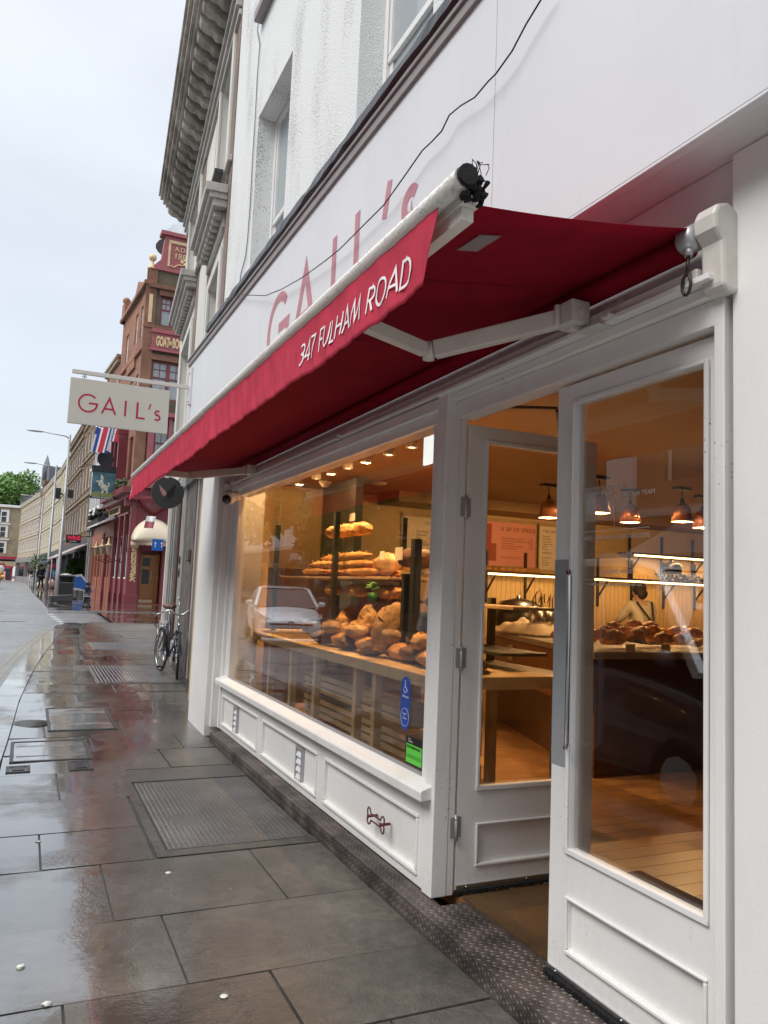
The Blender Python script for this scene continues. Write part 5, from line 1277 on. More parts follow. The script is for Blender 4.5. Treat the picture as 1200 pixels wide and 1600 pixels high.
# shopfront below, set back a little
FG=Frame(FN.P(0,0,-.16),(.088,1.0))
M['dkgreen']=mat('dark_green_grey_paint',(.055,.065,.062),.4,var=.15); M['gg']=mat('grey_green_frame',(.17,.19,.18),.45,var=.1); M['dkstone']=mat('dark_weathered_stone',(.11,.095,.085),.75,var=.5,vscale=4,bump=.5,bscale=18,dirt=.6,dcol=(.28,.25,.22),dscale=(7,7,3))
M['greystone']=mat('grey_pier_stone',(.26,.25,.235),.7,var=.25,vscale=2,dirt=.5,dcol=(.1,.09,.08),dscale=(8,8,2)); M['pinkstone']=mat('pinkish_reveal',(.42,.34,.32),.6)
def f(mb):
    FG.box(mb,-.45,2.1,zg(10)-.1,.82,-.3,-.10); FG.box(mb,-.45,2.1,3.05,3.4,-.4,-.04)
part('stall_riser',M['gg'],nb,f,bevel=.01)
part('shop_sill',M['greystone'],nb,lambda mb:(FG.box(mb,-.45,2.15,.82,.88,-.3,-.0),FG.box(mb,-.45,2.12,.88,.96,-.3,-.06)),bevel=.01)
sf=part('shop_window',M['dkgreen'],nb,lambda mb:(FG.box(mb,-.45,2.1,.97,3.04,-.30,-.26),FG.box(mb,.35,.4,.97,3.04,-.25,-.18)))
part('pane',M['darkglass'],sf,lambda mb: FG.box(mb,-.44,2.05,1.0,3.0,-.235,-.225))
part('inner_shelf',M['gg'],sf,lambda mb:[FG.box(mb,-.4,1.2,z,z+.04,-.22,-.02) for z in (1.6,2.15,2.6)])
part('shop_frame',M['gg'],nb,lambda mb:(FG.box(mb,2.15,2.85,zg(12)-.1,3.3,-.35,.0),FG.box(mb,2.4,2.46,zg(12)-.1,3.3,.001,.02)),bevel=.008)
part('reveal_strip',M['pinkstone'],nb,lambda mb: FG.box(mb,2.87,3.02,zg(12)-.1,3.3,-.3,.02),bevel=.005)
part('stone_pier',M['dkstone'],nb,lambda mb:(FG.box(mb,3.15,4.55,zg(13)-.1,3.3,-.4,.03),FG.box(mb,3.3,3.55,1.9,2.1,.03,.09)),bevel=.015)
part('stone_pilaster',M['greystone'],nb,lambda mb:(FG.box(mb,4.56,5.25,zg(14)-.1,3.3,-.4,.06),FG.box(mb,4.6,5.2,zg(14)-.1,.5,.061,.12)),bevel=.015)
part('shop_wall_back',M['dkgreen'],nb,lambda mb:(FG.box(mb,-.6,7.1,-.1,3.4,-1.6,-1.5),FG.box(mb,2.0,7.13,3.3,3.34,-1.5,-.0)))
part('door_panel',M['black'],nb,lambda mb: FG.box(mb,5.26,6.1,zg(15)-.1,3.3,-.5,-.42),bevel=.01)
part('stone_pier',M['greystone'],nb,lambda mb:(FG.box(mb,6.11,7.13,zg(16)-.1,3.29,-.6,.10),FG.box(mb,6.05,7.2,zg(16)-.1,.75,.101,.2),FG.box(mb,6.3,6.4,.8,3.2,.101,.13),FG.box(mb,6.75,6.85,.8,3.2,.101,.13)),bevel=.02)
part('door_frame',M['darkwood'],nb,lambda mb:(FG.box(mb,5.9,6.10,zg(15)-.1,3.3,-.4,.04)),bevel=.01)
part('bolt_hole',M['black'],nb,lambda mb:[mb.ell(FG.P(4.9,z,.065),(.02,.05,.09),12,8) for z in (1.95,1.72)])
part('fascia_band',M['nwall'],nb,lambda mb:(FN.box(mb,.95,7.13,3.41,4.0,-.3,.03),FN.box(mb,.95,7.2,3.9,3.99,.031,.16)),bevel=.01)

def f(mb):   # torn dark flashing hanging behind the fascia end
    for (u,z,a) in ((1.25,4.25,.0),(1.3,3.95,.3),(1.22,3.6,.1)):
        mb.add([FN.P(u,z,.16),FN.P(u+.25,z-.22,.12),FN.P(u+.05,z-.30,.14),FN.P(u,z,.14),FN.P(u+.25,z-.22,.10),FN.P(u+.05,z-.30,.12)],[(0,1,2),(5,4,3),(0,3,4,1),(1,4,5,2),(2,5,3,0)])
part('torn_flashing',M['lead'],nb,f)
# round hanging sign with a bird
c=ony(262,770,13.0)
rs=thing('round_hanging_sign','round charcoal hanging sign with a black bird with a pink wing','sign',tuple(c))
part('disc',mat('charcoal_board',(.045,.047,.048),.5),rs,lambda mb: mb.tube([c+Vector((0,.015,0)),c-Vector((0,.015,0))],.262,40,smooth=False))
def bird(pts,y): return [(c.x+a*.262,y,c.z+b*.262) for a,b in pts]
def f(mb):
    y=c.y-.017
    def pl(pts): 
        n=len(pts); a=bird(pts,y); b=bird(pts,y+.0015); mb.add(a+b,[tuple(range(n)),tuple(range(n,2*n))[::-1]]+[(i,(i+1)%n,(i+1)%n+n,i+n) for i in range(n)])
    pl([(-.1,-.02),(.08,.12),(.2,.3),(.26,.42),(.3,.5),(.4,.54),(.5,.46),(.52,.40),(.44,.38),(.40,.30),(.42,.12),(.36,-.1),(.22,-.3),(.08,-.34),(-.02,-.3),(-.12,-.2)])
    mb.beam((c.x+.0,y,c.z-.085),(c.x-.05,y,c.z-.14),.007,.002,up=(0,1,0)); mb.beam((c.x+.02,y,c.z-.085),(c.x+.04,y,c.z-.14),.007,.002,up=(0,1,0)); mb.beam((c.x-.09,y,c.z-.145),(c.x-.03,y,c.z-.14),.006,.002,up=(0,1,0)); mb.beam((c.x+.02,y,c.z-.14),(c.x+.07,y,c.z-.148),.006,.002,up=(0,1,0))
part('bird_emblem',M['black'],rs,f)
def f(mb):
    y=c.y-.0195
    a=bird([(-.55,.48),(-.50,.20),(-.42,.0),(-.34,-.16),(-.2,-.26),(-.08,-.14),(-.1,.02),(-.22,.16),(-.36,.26)],y); b=[(p[0],p[1]+.001,p[2]) for p in a]; n=len(a)
    mb.add(a+b,[tuple(range(n)),tuple(range(n,2*n))[::-1]])
part('wing',mat('dusty_pink_paint',(.45,.22,.25),.6,var=.35,vscale=40),rs,f)
part('bracket',M['fascia'],rs,lambda mb:(mb.box(c.x-.06,c.x+.0,c.y-.02,c.y+.02,c.z+.24,c.z+.31),mb.box(c.x+.2,c.x+.28,c.y-.02,c.y+.02,c.z+.13,c.z+.30),mb.tube([(c.x-.1,c.y,c.z+.285),(c.x+.42,c.y,c.z+.285)],.01,8)))
c2=FN.P(6.7,2.68,.3)
ow=thing('one_way_sign','small blue rectangular sign with white arrows at the street corner','sign',tuple(c2))
c2=ony(246,851,17.0)
part('plate',mat('road_sign_blue',(.01,.13,.55),.4),ow,lambda mb: mb.box(c2.x-.11,c2.x+.12,17.0,17.008,c2.z-.125,c2.z+.115))
for dx in (-.045,.09):
    def f(mb,dx=dx):
        x=c2.x+dx; mb.box(x-.008,x+.008,16.994,16.999,c2.z-.06,c2.z+.03); mb.add([(x-.03,16.994,c2.z+.02),(x+.03,16.994,c2.z+.02),(x,16.994,c2.z+.065),(x-.03,16.999,c2.z+.02),(x+.03,16.999,c2.z+.02),(x,16.999,c2.z+.065)],[(0,1,2),(5,4,3)])
    part('arrow',M['stickwhite'],ow,f)
# ================================================================== BICYCLE
bx0,by0=2.22,11.9      # front wheel contact; it points at the camera
def wheel(parent,c,r,steer=0.0):
    Rm=Matrix.Rotation(steer,3,'Z'); c=Vector(c)
    ring=lambda rad,n=40:[c+Rm@Vector((0,rad*math.cos(2*math.pi*i/n),rad*math.sin(2*math.pi*i/n))) for i in range(n)]
    w=part('wheel',M['steel'],parent,lambda mb:(mb.tube(ring(r-.035),.011,8,closed=True),mb.tube([c-Rm@Vector((.045,0,0)),c+Rm@Vector((.045,0,0))],.022,10)))
    part('tyre',mat('tyre_rubber',(.02,.02,.021),.7),w,lambda mb: mb.tube(ring(r-.012),.019,10,closed=True))
    def g(mb):
        for i in range(28):
            a=2*math.pi*i/28; b=a+(.5 if i%2 else -.5); s=(.03 if (i//2)%2 else -.03)
            mb.tube([c+Rm@Vector((s,.02*math.cos(b),.02*math.sin(b))),c+Rm@Vector((0,(r-.04)*math.cos(a),(r-.04)*math.sin(a)))],.0016,4)
    part('spokes',M['steel'],w,g); return w
zb=zg(12.5)+.005
by=thing('bicycle','dark upright town bicycle with a brown saddle leaning at the dark shopfront','bicycle',(bx0,12.8,zb))
M['frame']=mat('navy_frame_paint',(.03,.03,.06),.3,coat=.5)
tilt=Matrix.Rotation(R(4),3,'Y')
Fw=Vector((bx0,by0+.34,zb+.345)); Rw=Vector((bx0-.10,by0+1.36,zb+.345))
wheel(by,Fw,.345,R(-10)); wheel(by,Rw,.345,R(6))
hd=Fw+Vector((.0,.17,.44)); st=Rw+Vector((.05,-.36,.52)); bb=Rw+Vector((.05,-.46,-.06)); hb=Fw+Vector((0,.12,.27))
def f(mb):
    mb.tube([hd,hb],.018,10); mb.tube([hb,bb],.018,10); mb.tube([hd+Vector((0,.0,-.05)),bb+Vector((0,.1,.2))],.014,8); mb.tube([st,bb],.016,10)
    for s in (-.045,.045): mb.tube([bb+Vector((s*.6,0,0)),Rw+Vector((s,0,0))],.010,8); mb.tube([st+Vector((s*.5,0,-.05)),Rw+Vector((s,0,0))],.009,8)
    for s in (-.045,.045): mb.tube([hb+Vector((s*.7,-.01,-.0)),Fw+Vector((s,0,0))],.012,8)
part('frame',M['frame'],by,f)
def f(mb):
    b0=hd+Vector((0,-.0,.17))
    pts=[b0+Vector((-.34,.26,-.04)),b0+Vector((-.30,.14,.0)),b0+Vector((-.20,.0,.06)),b0+Vector((-.13,-.03,.075)),b0+Vector((-.06,-.05,.01)),b0,b0+Vector((.06,-.05,.01)),b0+Vector((.14,-.03,.07)),b0+Vector((.20,.0,.08)),b0+Vector((.30,.14,.02)),b0+Vector((.34,.26,-.02))]
    mb.tube(pts,.0125,10); mb.tube([hd,b0],.013,8)
hbar=part('handlebar',M['steel'],by,f)
def f(mb):
    b0=hd+Vector((0,0,.17))
    for s in (-1,1):
        mb.tube([b0+Vector((s*.22,.02,.04)),b0+Vector((s*.31,.0,.01)),b0+Vector((s*.36,.08,-.02))],.006,6)
part('brake_levers',M['steel'],hbar,f)
def f(mb):
    c_=st+Vector((0,.06,.20)); mb.ell(c_,(.10,.09,.045),14,8); mb.ell(c_+Vector((0,-.12,.0)),(.035,.10,.03),12,8); mb.ell(c_+Vector((0,.05,.005)),(.115,.07,.05),14,8)
part('saddle',mat('brown_leather',(.12,.06,.045),.45,bump=.2,bscale=80),by,f)
part('seat_post',M['steel'],by,lambda mb: mb.tube([st+Vector((0,0,-.03)),st+Vector((0,.05,.17))],.013,8))
for ww in (Fw,Rw):
  def f(mb,ww=ww):
    for (w_,a0,a1) in ((Fw,-30,150),(Rw,10,190)):
        if w_ is not ww: continue
        pts=[w_+Vector((0,.365*-math.cos(R(a)),.365*math.sin(R(a)))) for a in range(a0,a1,12)]
        if w_ is Fw: pts=[w_+Vector((0,.365*math.cos(R(a)),.365*math.sin(R(a)))) for a in range(-20,120,12)]
        for q in range(len(pts)-1): mb.beam(pts[q],pts[q+1],.045,.004,up=(1,0,0) if 0 else (0,0,1))
  part('mudguard',M['black'],by,f)
def f(mb):
    mb.lathe([(0,0),(.085,0),(.085,.006),(0,.006)],bb+Vector((-.06,0,0)),20,Matrix.Rotation(R(90),3,'Y'))
    mb.tube([bb+Vector((-.075,0,0)),bb+Vector((-.08,-.04,-.16))],.009,8); mb.tube([bb+Vector((.075,0,0)),bb+Vector((.08,.04,.16))],.009,8)
part('crank',M['steel'],by,f)
for (dx,dy,dz) in ((-.13,-.04,-.16),(.13,.04,.16)):
    part('pedal',M['black'],by,lambda mb: mb.box(bb.x+dx-.05,bb.x+dx+.05,bb.y+dy-.04,bb.y+dy+.04,bb.z+dz-.012,bb.z+dz+.012),bevel=.004)
def f(mb):
    z=Rw.z+.40
    for dx in (-.06,-.02,.02,.06): mb.tube([(Rw.x+dx,Rw.y-.22,z),(Rw.x+dx,Rw.y+.24,z)],.005,6)
    mb.tube([(Rw.x-.06,Rw.y+.1,z),(Rw.x-.05,Rw.y,Rw.z)],.005,6); mb.tube([(Rw.x+.06,Rw.y+.1,z),(Rw.x+.05,Rw.y,Rw.z)],.005,6); mb.tube([(Rw.x-.06,Rw.y-.22,z),(Rw.x+.06,Rw.y-.22,z)],.005,6)
part('luggage_rack',M['steel'],by,f)
part('headlamp',M['steel'],by,lambda mb: mb.ell(hd+Vector((.0,-.07,.02)),(.028,.04,.028),12,8))
part('front_fork_crown',M['steel'],by,lambda mb: mb.box(hb.x-.05,hb.x+.05,hb.y-.03,hb.y+.02,hb.z-.02,hb.z+.02),bevel=.006)
part('bell_mirror',M['steel'],by,lambda mb:(mb.tube([hd+Vector((.02,.0,.2)),hd+Vector((.0,.05,.40))],.004,6),mb.ell(hd+Vector((.0,.05,.42)),(.022,.008,.022),12,8)))
# ================================================================== THE PUB ON THE CORNER
FP=Frame((4.35,38.3,0),(.995,.02)); 
FP.n=Vector((FP.u.y,-FP.u.x,0))        # faces the camera side
FS=Frame((4.35,38.3,0),(-.0607,1.0))    # street side, outward = -X
zp=zg(38)
pub=thing('corner_pub','red brick corner pub with a maroon ground floor, domed turret and gilded lettering','pub',(5,40,zp))
M['pbrick']=brickmat('red_pub_brick',FP,(.33,.12,.065),(.25,.10,.06),(.22,.16,.12),dirt=.3); M['pbrick2']=brickmat('red_pub_brick_side',FS,(.40,.15,.08),(.32,.13,.075),(.24,.17,.13),dirt=.25)
M['brownbrick']=brickmat('brown_sooty_brick',FP,(.17,.125,.075),(.13,.10,.06),(.12,.10,.08),dirt=.3)
M['maroon']=mat('maroon_paint',(.19,.035,.045),.4,var=.1,dirt=.15,dcol=(.3,.14,.13),dscale=(5,5,2)); M['pinkred']=mat('faded_maroon_paint',(.33,.09,.10),.5,var=.12)
M['goldpaint']=mat('cream_gold_paint',(.66,.50,.28),.5,var=.15); M['slatelead']=mat('grey_lead_roof',(.30,.33,.37),.45,var=.15,bump=.1)
fp_holes=[(.62,1.75,13.95,15.45),(.42,2.0,10.3,12.2),(.75,2.2,6.6,9.4)]
part('corner_wall',M['brownbrick'],pub,lambda mb: wall_holes(mb,FP.P,0,9,5.9,16.72,fp_holes,0,-.3))
def f(mb):
    FP.box(mb,-.12,.38,5.95,16.7,.0,.06); FP.box(mb,.0,9,15.75,15.95,.001,.18); FP.box(mb,-.15,9,13.75,13.9,.07,.1)
    for (a,b,c,d) in fp_holes[:2]: FP.box(mb,a-.1,b+.1,d,d+.28,.061,.09)
part('brick_dressing',M['pbrick'],pub,f,bevel=.01)
def f(mb):
    FP.box(mb,.3,9,12.7,13.74,.062,.14); FP.box(mb,.2,9,13.52,13.62,.141,.22); FP.box(mb,.2,9,12.62,12.72,.141,.22)
    FP.box(mb,.1,9,16.7,16.85,-.1,.1)
    mb.prism([(.1,16.85),(4.5,16.85),(4.2,17.3),(4.05,18.55),(.62,18.55),(.5,17.3)],-.35,0.02,lambda a,b,c:FP.P(a,b,c)); FP.box(mb,.4,4.3,18.55,18.75,-.5,.15)
    FP.box(mb,.45,9,9.42,9.62,.0,.35); FP.box(mb,.45,9,5.9,6.6,.0,.30); FP.box(mb,.45,.72,6.6,9.42,.061,.25); FP.box(mb,2.2,2.5,6.6,9.42,.001,.25); FP.box(mb,1.4,1.55,6.6,9.42,-.1,.2)
part('painted_dressing',M['pinkred'],pub,f,bevel=.012)
def f(mb):
    FP.box(mb,.80,.90,17.0,18.25,.021,.06); FP.box(mb,.80,2.7,18.2,18.35,.021,.06); mb.tube([FP.P(.95,17.05,.05),FP.P(1.1,16.98,.05),FP.P(1.3,17.15,.05),FP.P(1.7,17.2,.05),FP.P(2.0,17.1,.05)],.03,6)
    for (u,v) in ((1.5,17.35),(1.65,17.25),(1.8,17.35),(1.65,17.45)): mb.ell(FP.P(u,v,.04),(.09,.04,.09),8,6)
    FP.box(mb,.05,.22,14.0,15.4,.07,.12); 
part('gilded_ornament',M['goldpaint'],pub,f)
textmesh('pub_text','A.D.',.32,FP.P(1.1,17.85,.03),FP.u,(0,0,1),M['goldpaint'],pub,.01); textmesh('pub_text','1887',.42,FP.P(1.07,17.45,.03),FP.u,(0,0,1),M['goldpaint'],pub,.01)
textmesh('pub_text','GOAT',.66,FP.P(.5,12.9,.145),FP.u,(0,0,1),M['goldpaint'],pub,.02,sx=.34,bold=.03); textmesh('pub_text','IN',.30,FP.P(1.12,13.0,.145),FP.u,(0,0,1),M['goldpaint'],pub,.02,sx=.4,bold=.02); textmesh('pub_text','BOOTS',.66,FP.P(1.28,12.9,.145),FP.u,(0,0,1),M['goldpaint'],pub,.02,sx=.34,bold=.03)
def f(mb): 
    n=20; c=FP.P(2.35,18.75,-1.7)
    mb.lathe([(1.93,0),(1.8,.12),(1.66,.55),(1.35,1.0),(.9,1.3),(.3,1.42),(.06,1.46),(.05,1.8),(0,1.82)],c,24)
part('dome_roof',M['slatelead'],pub,f)
part('ball_finial',M['goldpaint'],pub,lambda mb:(mb.lathe([(.22,16.7),(.22,16.8),(.12,16.9),(.07,17.05),(.07,17.15)],FP.P(.1,0,-.1),12),mb.ell(FP.P(.1,17.32,-.1),(.19,.19,.19),12,10)))
for (a,b,c,d) in fp_holes:
    def f(mb):
        FP.box(mb,a,a+.09,c,d,-.2,-.1); FP.box(mb,b-.09,b,c,d,-.2,-.1); FP.box(mb,a+.09,b-.09,d-.09,d,-.2,-.1); FP.box(mb,a+.09,b-.09,c,c+.09,-.2,-.1); m_=(a+b)/2; FP.box(mb,m_-.08,m_+.08,c+.09,d-.09,-.2,-.08)
        FP.box(mb,a+.09,b-.09,lerp(c,d,.55),lerp(c,d,.55)+.06,-.19,-.11)
        for uu in ((a+m_)/2,(m_+b)/2): FP.box(mb,uu-.015,uu+.015,lerp(c,d,.55),d-.09,-.165,-.14)
        FP.box(mb,a+.09,b-.09,lerp(c,d,.78)-.015,lerp(c,d,.78)+.015,-.165,-.14)
    w_=part('window',M['maroon'],pub,f); part('pane',M['curtain'],w_,lambda mb: FP.box(mb,a+.091,b-.091,c+.091,d-.091,-.18,-.17))
# ground floor, front
def f(mb):
    FP.box(mb,-.05,.45,zp,3.9,-.35,.04); FP.box(mb,-.10,.5,zp,zp+.45,.041,.1); FP.box(mb,-.35,9,5.0,5.9,-.3,.0)
    FP.box(mb,-.05,9,3.9,5.0,-.34,-.02); FP.box(mb,-.2,9,5.3,5.5,.001,.25)
    n=11
    for i in range(n): FP.box(mb,.1+i*.16,.2+i*.16,5.18,5.3,.001,.12)
    mb.lathe([(0,4.6),(.25,4.75),(.6,5.0),(.75,5.25),(.8,5.4),(0,5.45)],FP.P(1.0,0,0),20)
    FP.box(mb,1.55,9,zp,3.9,-.35,.0); FP.box(mb,.46,1.549,2.95,3.9,-.9,-.8); FP.box(mb,.3,9,zp-.1,5.5,-1.3,-1.2)
part('pub_front',M['maroon'],pub,f,bevel=.012)
def f(mb): 
    FP.box(mb,.45,.62,zp,2.95,-.9,-.36); FP.box(mb,.45,1.56,zp-.05,zp+.02,-.9,.2)
part('doorway',M['maroon'],pub,f)
dd=part('pub_door',mat('golden_oak_door',(.35,.15,.045),.4,var=.15),pub,lambda mb:(wall_holes(mb,FP.P,.63,1.36,zp+.02,2.75,[(.76,1.10,1.35,2.05),(.76,1.12,2.2,2.6)],-.75,-.8),FP.box(mb,.70,1.2,zp+.25,zp+.7,-.749,-.73),FP.box(mb,1.365,1.54,zp+.02,2.8,-.78,-.70)),bevel=.008)
part('door_pane',M['darkglass'],dd,lambda mb:(FP.box(mb,.76,1.10,1.35,2.05,-.78,-.77),FP.box(mb,.76,1.12,2.2,2.6,-.78,-.77)))
part('door_pull',M['goldpaint'],dd,lambda mb: mb.tube([FP.P(1.2,1.45,-.72),FP.P(1.2,1.95,-.72)],.02,8))
part('kick_plate',M['goldpaint'],dd,lambda mb: FP.box(mb,.66,1.33,zp+.04,zp+.2,-.749,-.74))
# gilded vertical panel of ornament
def f(mb):
    r3=random.Random(2)
    for i in range(150):
        u,v=.12+r3.uniform(0,.22),1.45+i*.0108; mb.ell(FP.P(u,v,.045),(.035,.015,.03),6,5)
    FP.box(mb,.04,.4,3.05,3.2,.041,.07)
part('gilded_panel',M['goldpaint'],pub,f)
# domed entrance canopy
cnp=part('entrance_canopy',mat('cream_canvas',(.66,.57,.43),.7,bump=.1),pub,lambda mb: None or (lambda: [mb.add([FP.P(1.0+(.97)*math.cos(R(180-i*9))*1.0, 3.35+1.12*math.sin(R(i*9))*math.cos(R(j*10)), .03+.95*math.sin(R(j*10))) for i in range(21) for j in range(10)],[(i*10+j,i*10+j+1,(i+1)*10+j+1,(i+1)*10+j) for i in range(20) for j in range(9)],True)])(),solid=.01)
def f(mb):
    n=26
    for i in range(n):
        a0=R(180-i*180/n); a1=R(180-(i+1)*180/n); 
        p0=FP.P(1.0+.97*math.cos(a0),3.36,.03+.95*math.sin(a0)); p1=FP.P(1.0+.97*math.cos(a1),3.36,.03+.95*math.sin(a1)); m_=(p0+p1)/2
        mb.add([p0,p1,p1-Vector((0,0,.16)),m_-Vector((0,0,.24)),p0-Vector((0,0,.16))],[(0,1,2,3,4)])
part('scalloped_edge',mat('pinkish_canvas',(.62,.45,.36),.7),cnp,f,solid=.008)
# street side of the pub
sh=[(1.2,2.1,6.4,8.6),(3.0,4.9,6.4,8.8),(5.8,6.7,6.4,8.6),(1.0,1.7,9.9,11.7),(2.4,3.1,9.9,11.7),(5.2,6.2,9.9,11.7),(1.0,1.6,13.6,15.2),(2.3,3.0,13.6,15.2),(4.8,5.6,13.2,14.8)]
part('side_wall',M['pbrick2'],pub,lambda mb: (wall_holes(mb,FS.P,.31,7.0,5.9,15.9,sh,0,-.3)))
def f(mb):
    FS.box(mb,-.1,7.0,15.9,16.1,-.2,.22); FS.box(mb,6.3,7.1,15.9,17.0,-.3,.12); mb.ell(FS.P(6.8,17.2,-.05),(.22,.22,.22),10,8); FS.box(mb,0,7,12.7,13.0,.001,.12)
    FS.box(mb,2.0,4.2,12.2,12.7,.001,.1)
    mb.add([FS.P(1.6,16.1,.05),FS.P(4.0,16.1,.05),FS.P(2.8,17.0,.05),FS.P(1.6,16.1,-.2),FS.P(4.0,16.1,-.2),FS.P(2.8,17.0,-.2)],[(0,1,2),(5,4,3),(0,3,4,1),(1,4,5,2),(2,5,3,0)])
part('side_dressing',M['pbrick2'],pub,f,bevel=.01)
def f(mb):
    FS.box(mb,2.6,5.2,6.0,6.35,.001,.5); FS.box(mb,2.6,5.2,8.85,9.2,.001,.5); FS.box(mb,2.6,2.85,6.35,8.85,.001,.45); FS.box(mb,4.95,5.2,6.35,8.85,.001,.45); FS.box(mb,3.85,3.95,6.35,8.85,.2,.45)
    FS.box(mb,-.3,7.0,5.6,5.9,.0,.55); FS.box(mb,-.2,7.0,5.35,5.6,.0,.35); FS.box(mb,-.05,.32,zp,5.35,-.2,.04)
    for u in (1.2,2.7,4.3,6.85): FS.box(mb,u-.13,u+.13,zg(39+u)-.05,4.7,.0,.12); FS.box(mb,u-.18,u+.18,zg(39+u)-.05,zg(39+u)+.45,.121,.16)
    FS.box(mb,.33,4.3,zg(40)-.1,zg(40)+1.15,-.1,.02); FS.box(mb,.33,7,4.65,4.75,.0,.13)
part('street_front',M['maroon'],pub,f,bevel=.01)
M['orange']=mat('terracotta_paint',(.34,.115,.07),.5,var=.1)
def f(mb):
    FS.box(mb,4.45,11.6,zg(46)-.1,zg(46)+1.15,-.1,.021)
    for u in (5.2,6.0,7.2,8.4,9.6,10.8,11.5): FS.box(mb,u-.12,u+.12,zg(46)-.1,4.4,-.1,.05)
    FS.box(mb,4.45,11.6,3.75,4.5,-.1,.12)
part('terracotta_front',M['orange'],pub,f,bevel=.01)
def f(mb):
    for (a,b) in ((.45,1.05),(1.35,2.55),(2.85,4.15),(4.5,5.06),(5.34,5.86),(6.14,7.04),(7.34,8.26),(8.54,9.46),(9.74,10.66)): FS.box(mb,a,b,zg(43)+1.2,3.7,-.12,-.08)
sw=part('etched_windows',M['darkglass'],pub,f)
def f(mb):
    for u in (.75,2.0,3.5,4.8,5.6,6.6,7.8,9.0,10.2):
        for v in (2.0,2.35,2.7,3.0): mb.ell(FS.P(u,v+.3,-.075),(.02,.11,.12),6,5)
part('gilt_etching',M['goldpaint'],sw,f)
part('name_board',M['goldpaint'],pub,lambda mb: FS.box(mb,3.2,6.6,4.85,5.3,.0,.06)); textmesh('pub_text','GOAT IN BOOTS',.36,FS.P(6.3,4.94,.065),-FS.u,(0,0,1),M['inkb'],pub,.01)
def f(mb):
    mb.prism([(.15,4.75),(1.0,4.3),(1.0,4.22),(.15,4.62)],3.6,7.6,lambda a,b,c:FS.P(c,b,a))
part('street_awning',mat('dirty_white_canvas',(.62,.56,.54),.7),pub,f)
part('awning_box',M['black'],pub,lambda mb: FS.box(mb,3.5,7.6,4.66,4.80,.02,.22))
for (a,b,c,d) in sh:
    def f(mb):
        FS.box(mb,a,a+.08,c,d,-.2,-.08); FS.box(mb,b-.08,b,c,d,-.2,-.08); FS.box(mb,a,b,d-.08,d,-.199,-.081); FS.box(mb,a,b,c,c+.08,-.199,-.081); FS.box(mb,a+.08,b-.08,(c+d)/2-.03,(c+d)/2+.03,-.18,-.1)
    w_=part('window',M['maroon'] if c<9 else M[W],pub,f); part('pane',M['curtain'] if c>9 else M['darkglass'],w_,lambda mb: FS.box(mb,a+.081,b-.081,c+.081,d-.081,-.16,-.15))
def f(mb):
    for i in range(60):
        r3=random.Random(i); mb.ell(FS.P(r3.uniform(.6,3.4),5.98+r3.uniform(0,.35),.4+r3.uniform(-.12,.12)),(.10,.10,.07),6,4,nz_=.8,seed=i)
part('window_box_plants',mat('box_plant_leaves',(.07,.09,.04),.8,var=.6,vscale=8),pub,f)
# lanterns in front of the pub
for i,(u,lab) in enumerate(((1.3,'gilt pub lantern on a pole, nearest the corner pier'),(3.3,'middle gilt pub lantern on a pole'),(5.3,'farthest gilt pub lantern, beside the terracotta front'))):
    c=FS.P(u,0,.75); t=thing('pub_lantern',lab,'lantern',(c.x,c.y,3.0),'gilt lanterns in front of the pub')
    z=3.1
    part('crown',M['goldpaint'],t,lambda mb:(mb.lathe([(.15,z),(.2,z+.03),(.08,z+.1),(.05,z+.14),(.08,z+.2),(.03,z+.27),(.05,z+.33),(0,z+.4)],(c.x,c.y,0),8),mb.lathe([(.06,z-.42),(.1,z-.38)],(c.x,c.y,0),8)))
    part('glass_body',mat('old_lantern_glass',(.30,.26,.20),.2),t,lambda mb: mb.lathe([(.08,z-.34),(.15,z-.0)],(c.x,c.y,0),8,smooth=False))
    part('bracket',M['maroon'],t,lambda mb: mb.tube([(c.x,c.y,z-.42),(c.x,c.y,z-.6),tuple(FS.P(u,z-.75,.1))],.025,8))
# flags
for i,(u,v,Y,lab,a) in enumerate(((163,688,39.6,'union flag in blue, white and red hanging over the pub front',0),(188,672,41,'second union flag, half hidden behind the hanging sign',0),(236,816,36.3,'small red and white pennant hanging beside the round sign',1))):
    c=ony(u,v,Y); t=thing('flag',lab,'flag',tuple(c))
    def cloth(u0,u1,v0,v1,off):
        def g(mb):
            n=8; H_=1.25 if not a else .55; W_=.8 if not a else .4
            mb.add([(c.x+lerp(-W_/2,W_/2,lerp(u0,u1,i/n))+.25*(lerp(v0,v1,j/2))*-W_,c.y+off+.06*math.sin(6*lerp(u0,u1,i/n)),c.z+H_/2-H_*lerp(v0,v1,j/2)) for i in range(n+1) for j in range(3)],[(i*3+j,i*3+j+1,(i+1)*3+j+1,(i+1)*3+j) for i in range(n) for j in range(2)])
        return g
    if not a:
        part('blue_field',M['blue'],t,cloth(0,1,0,1,0),solid=.01); part('white_cross',M['stickwhite'],t,lambda mb:(cloth(.30,.78,0,1,-.012)(mb),cloth(0,.12,.3,1,-.012)(mb),cloth(.88,1,0,.9,-.012)(mb)),solid=.004); part('red_cross',mat('flag_red',(.45,.01,.03),.7),t,cloth(.40,.68,0,1,-.022),solid=.004)
        part('pole',M['steel'],t,lambda mb: mb.tube([(c.x-.5,c.y+.05,c.z+.66),(c.x+1.1,c.y+.05,c.z+.2)],.02,6))
    else:
        part('upper_half',M['stickwhite'],t,cloth(0,1,0,.45,0),solid=.01); part('lower_half',mat('faded_red_cloth',(.4,.12,.14),.7),t,cloth(0,1,.45,1,0),solid=.01)
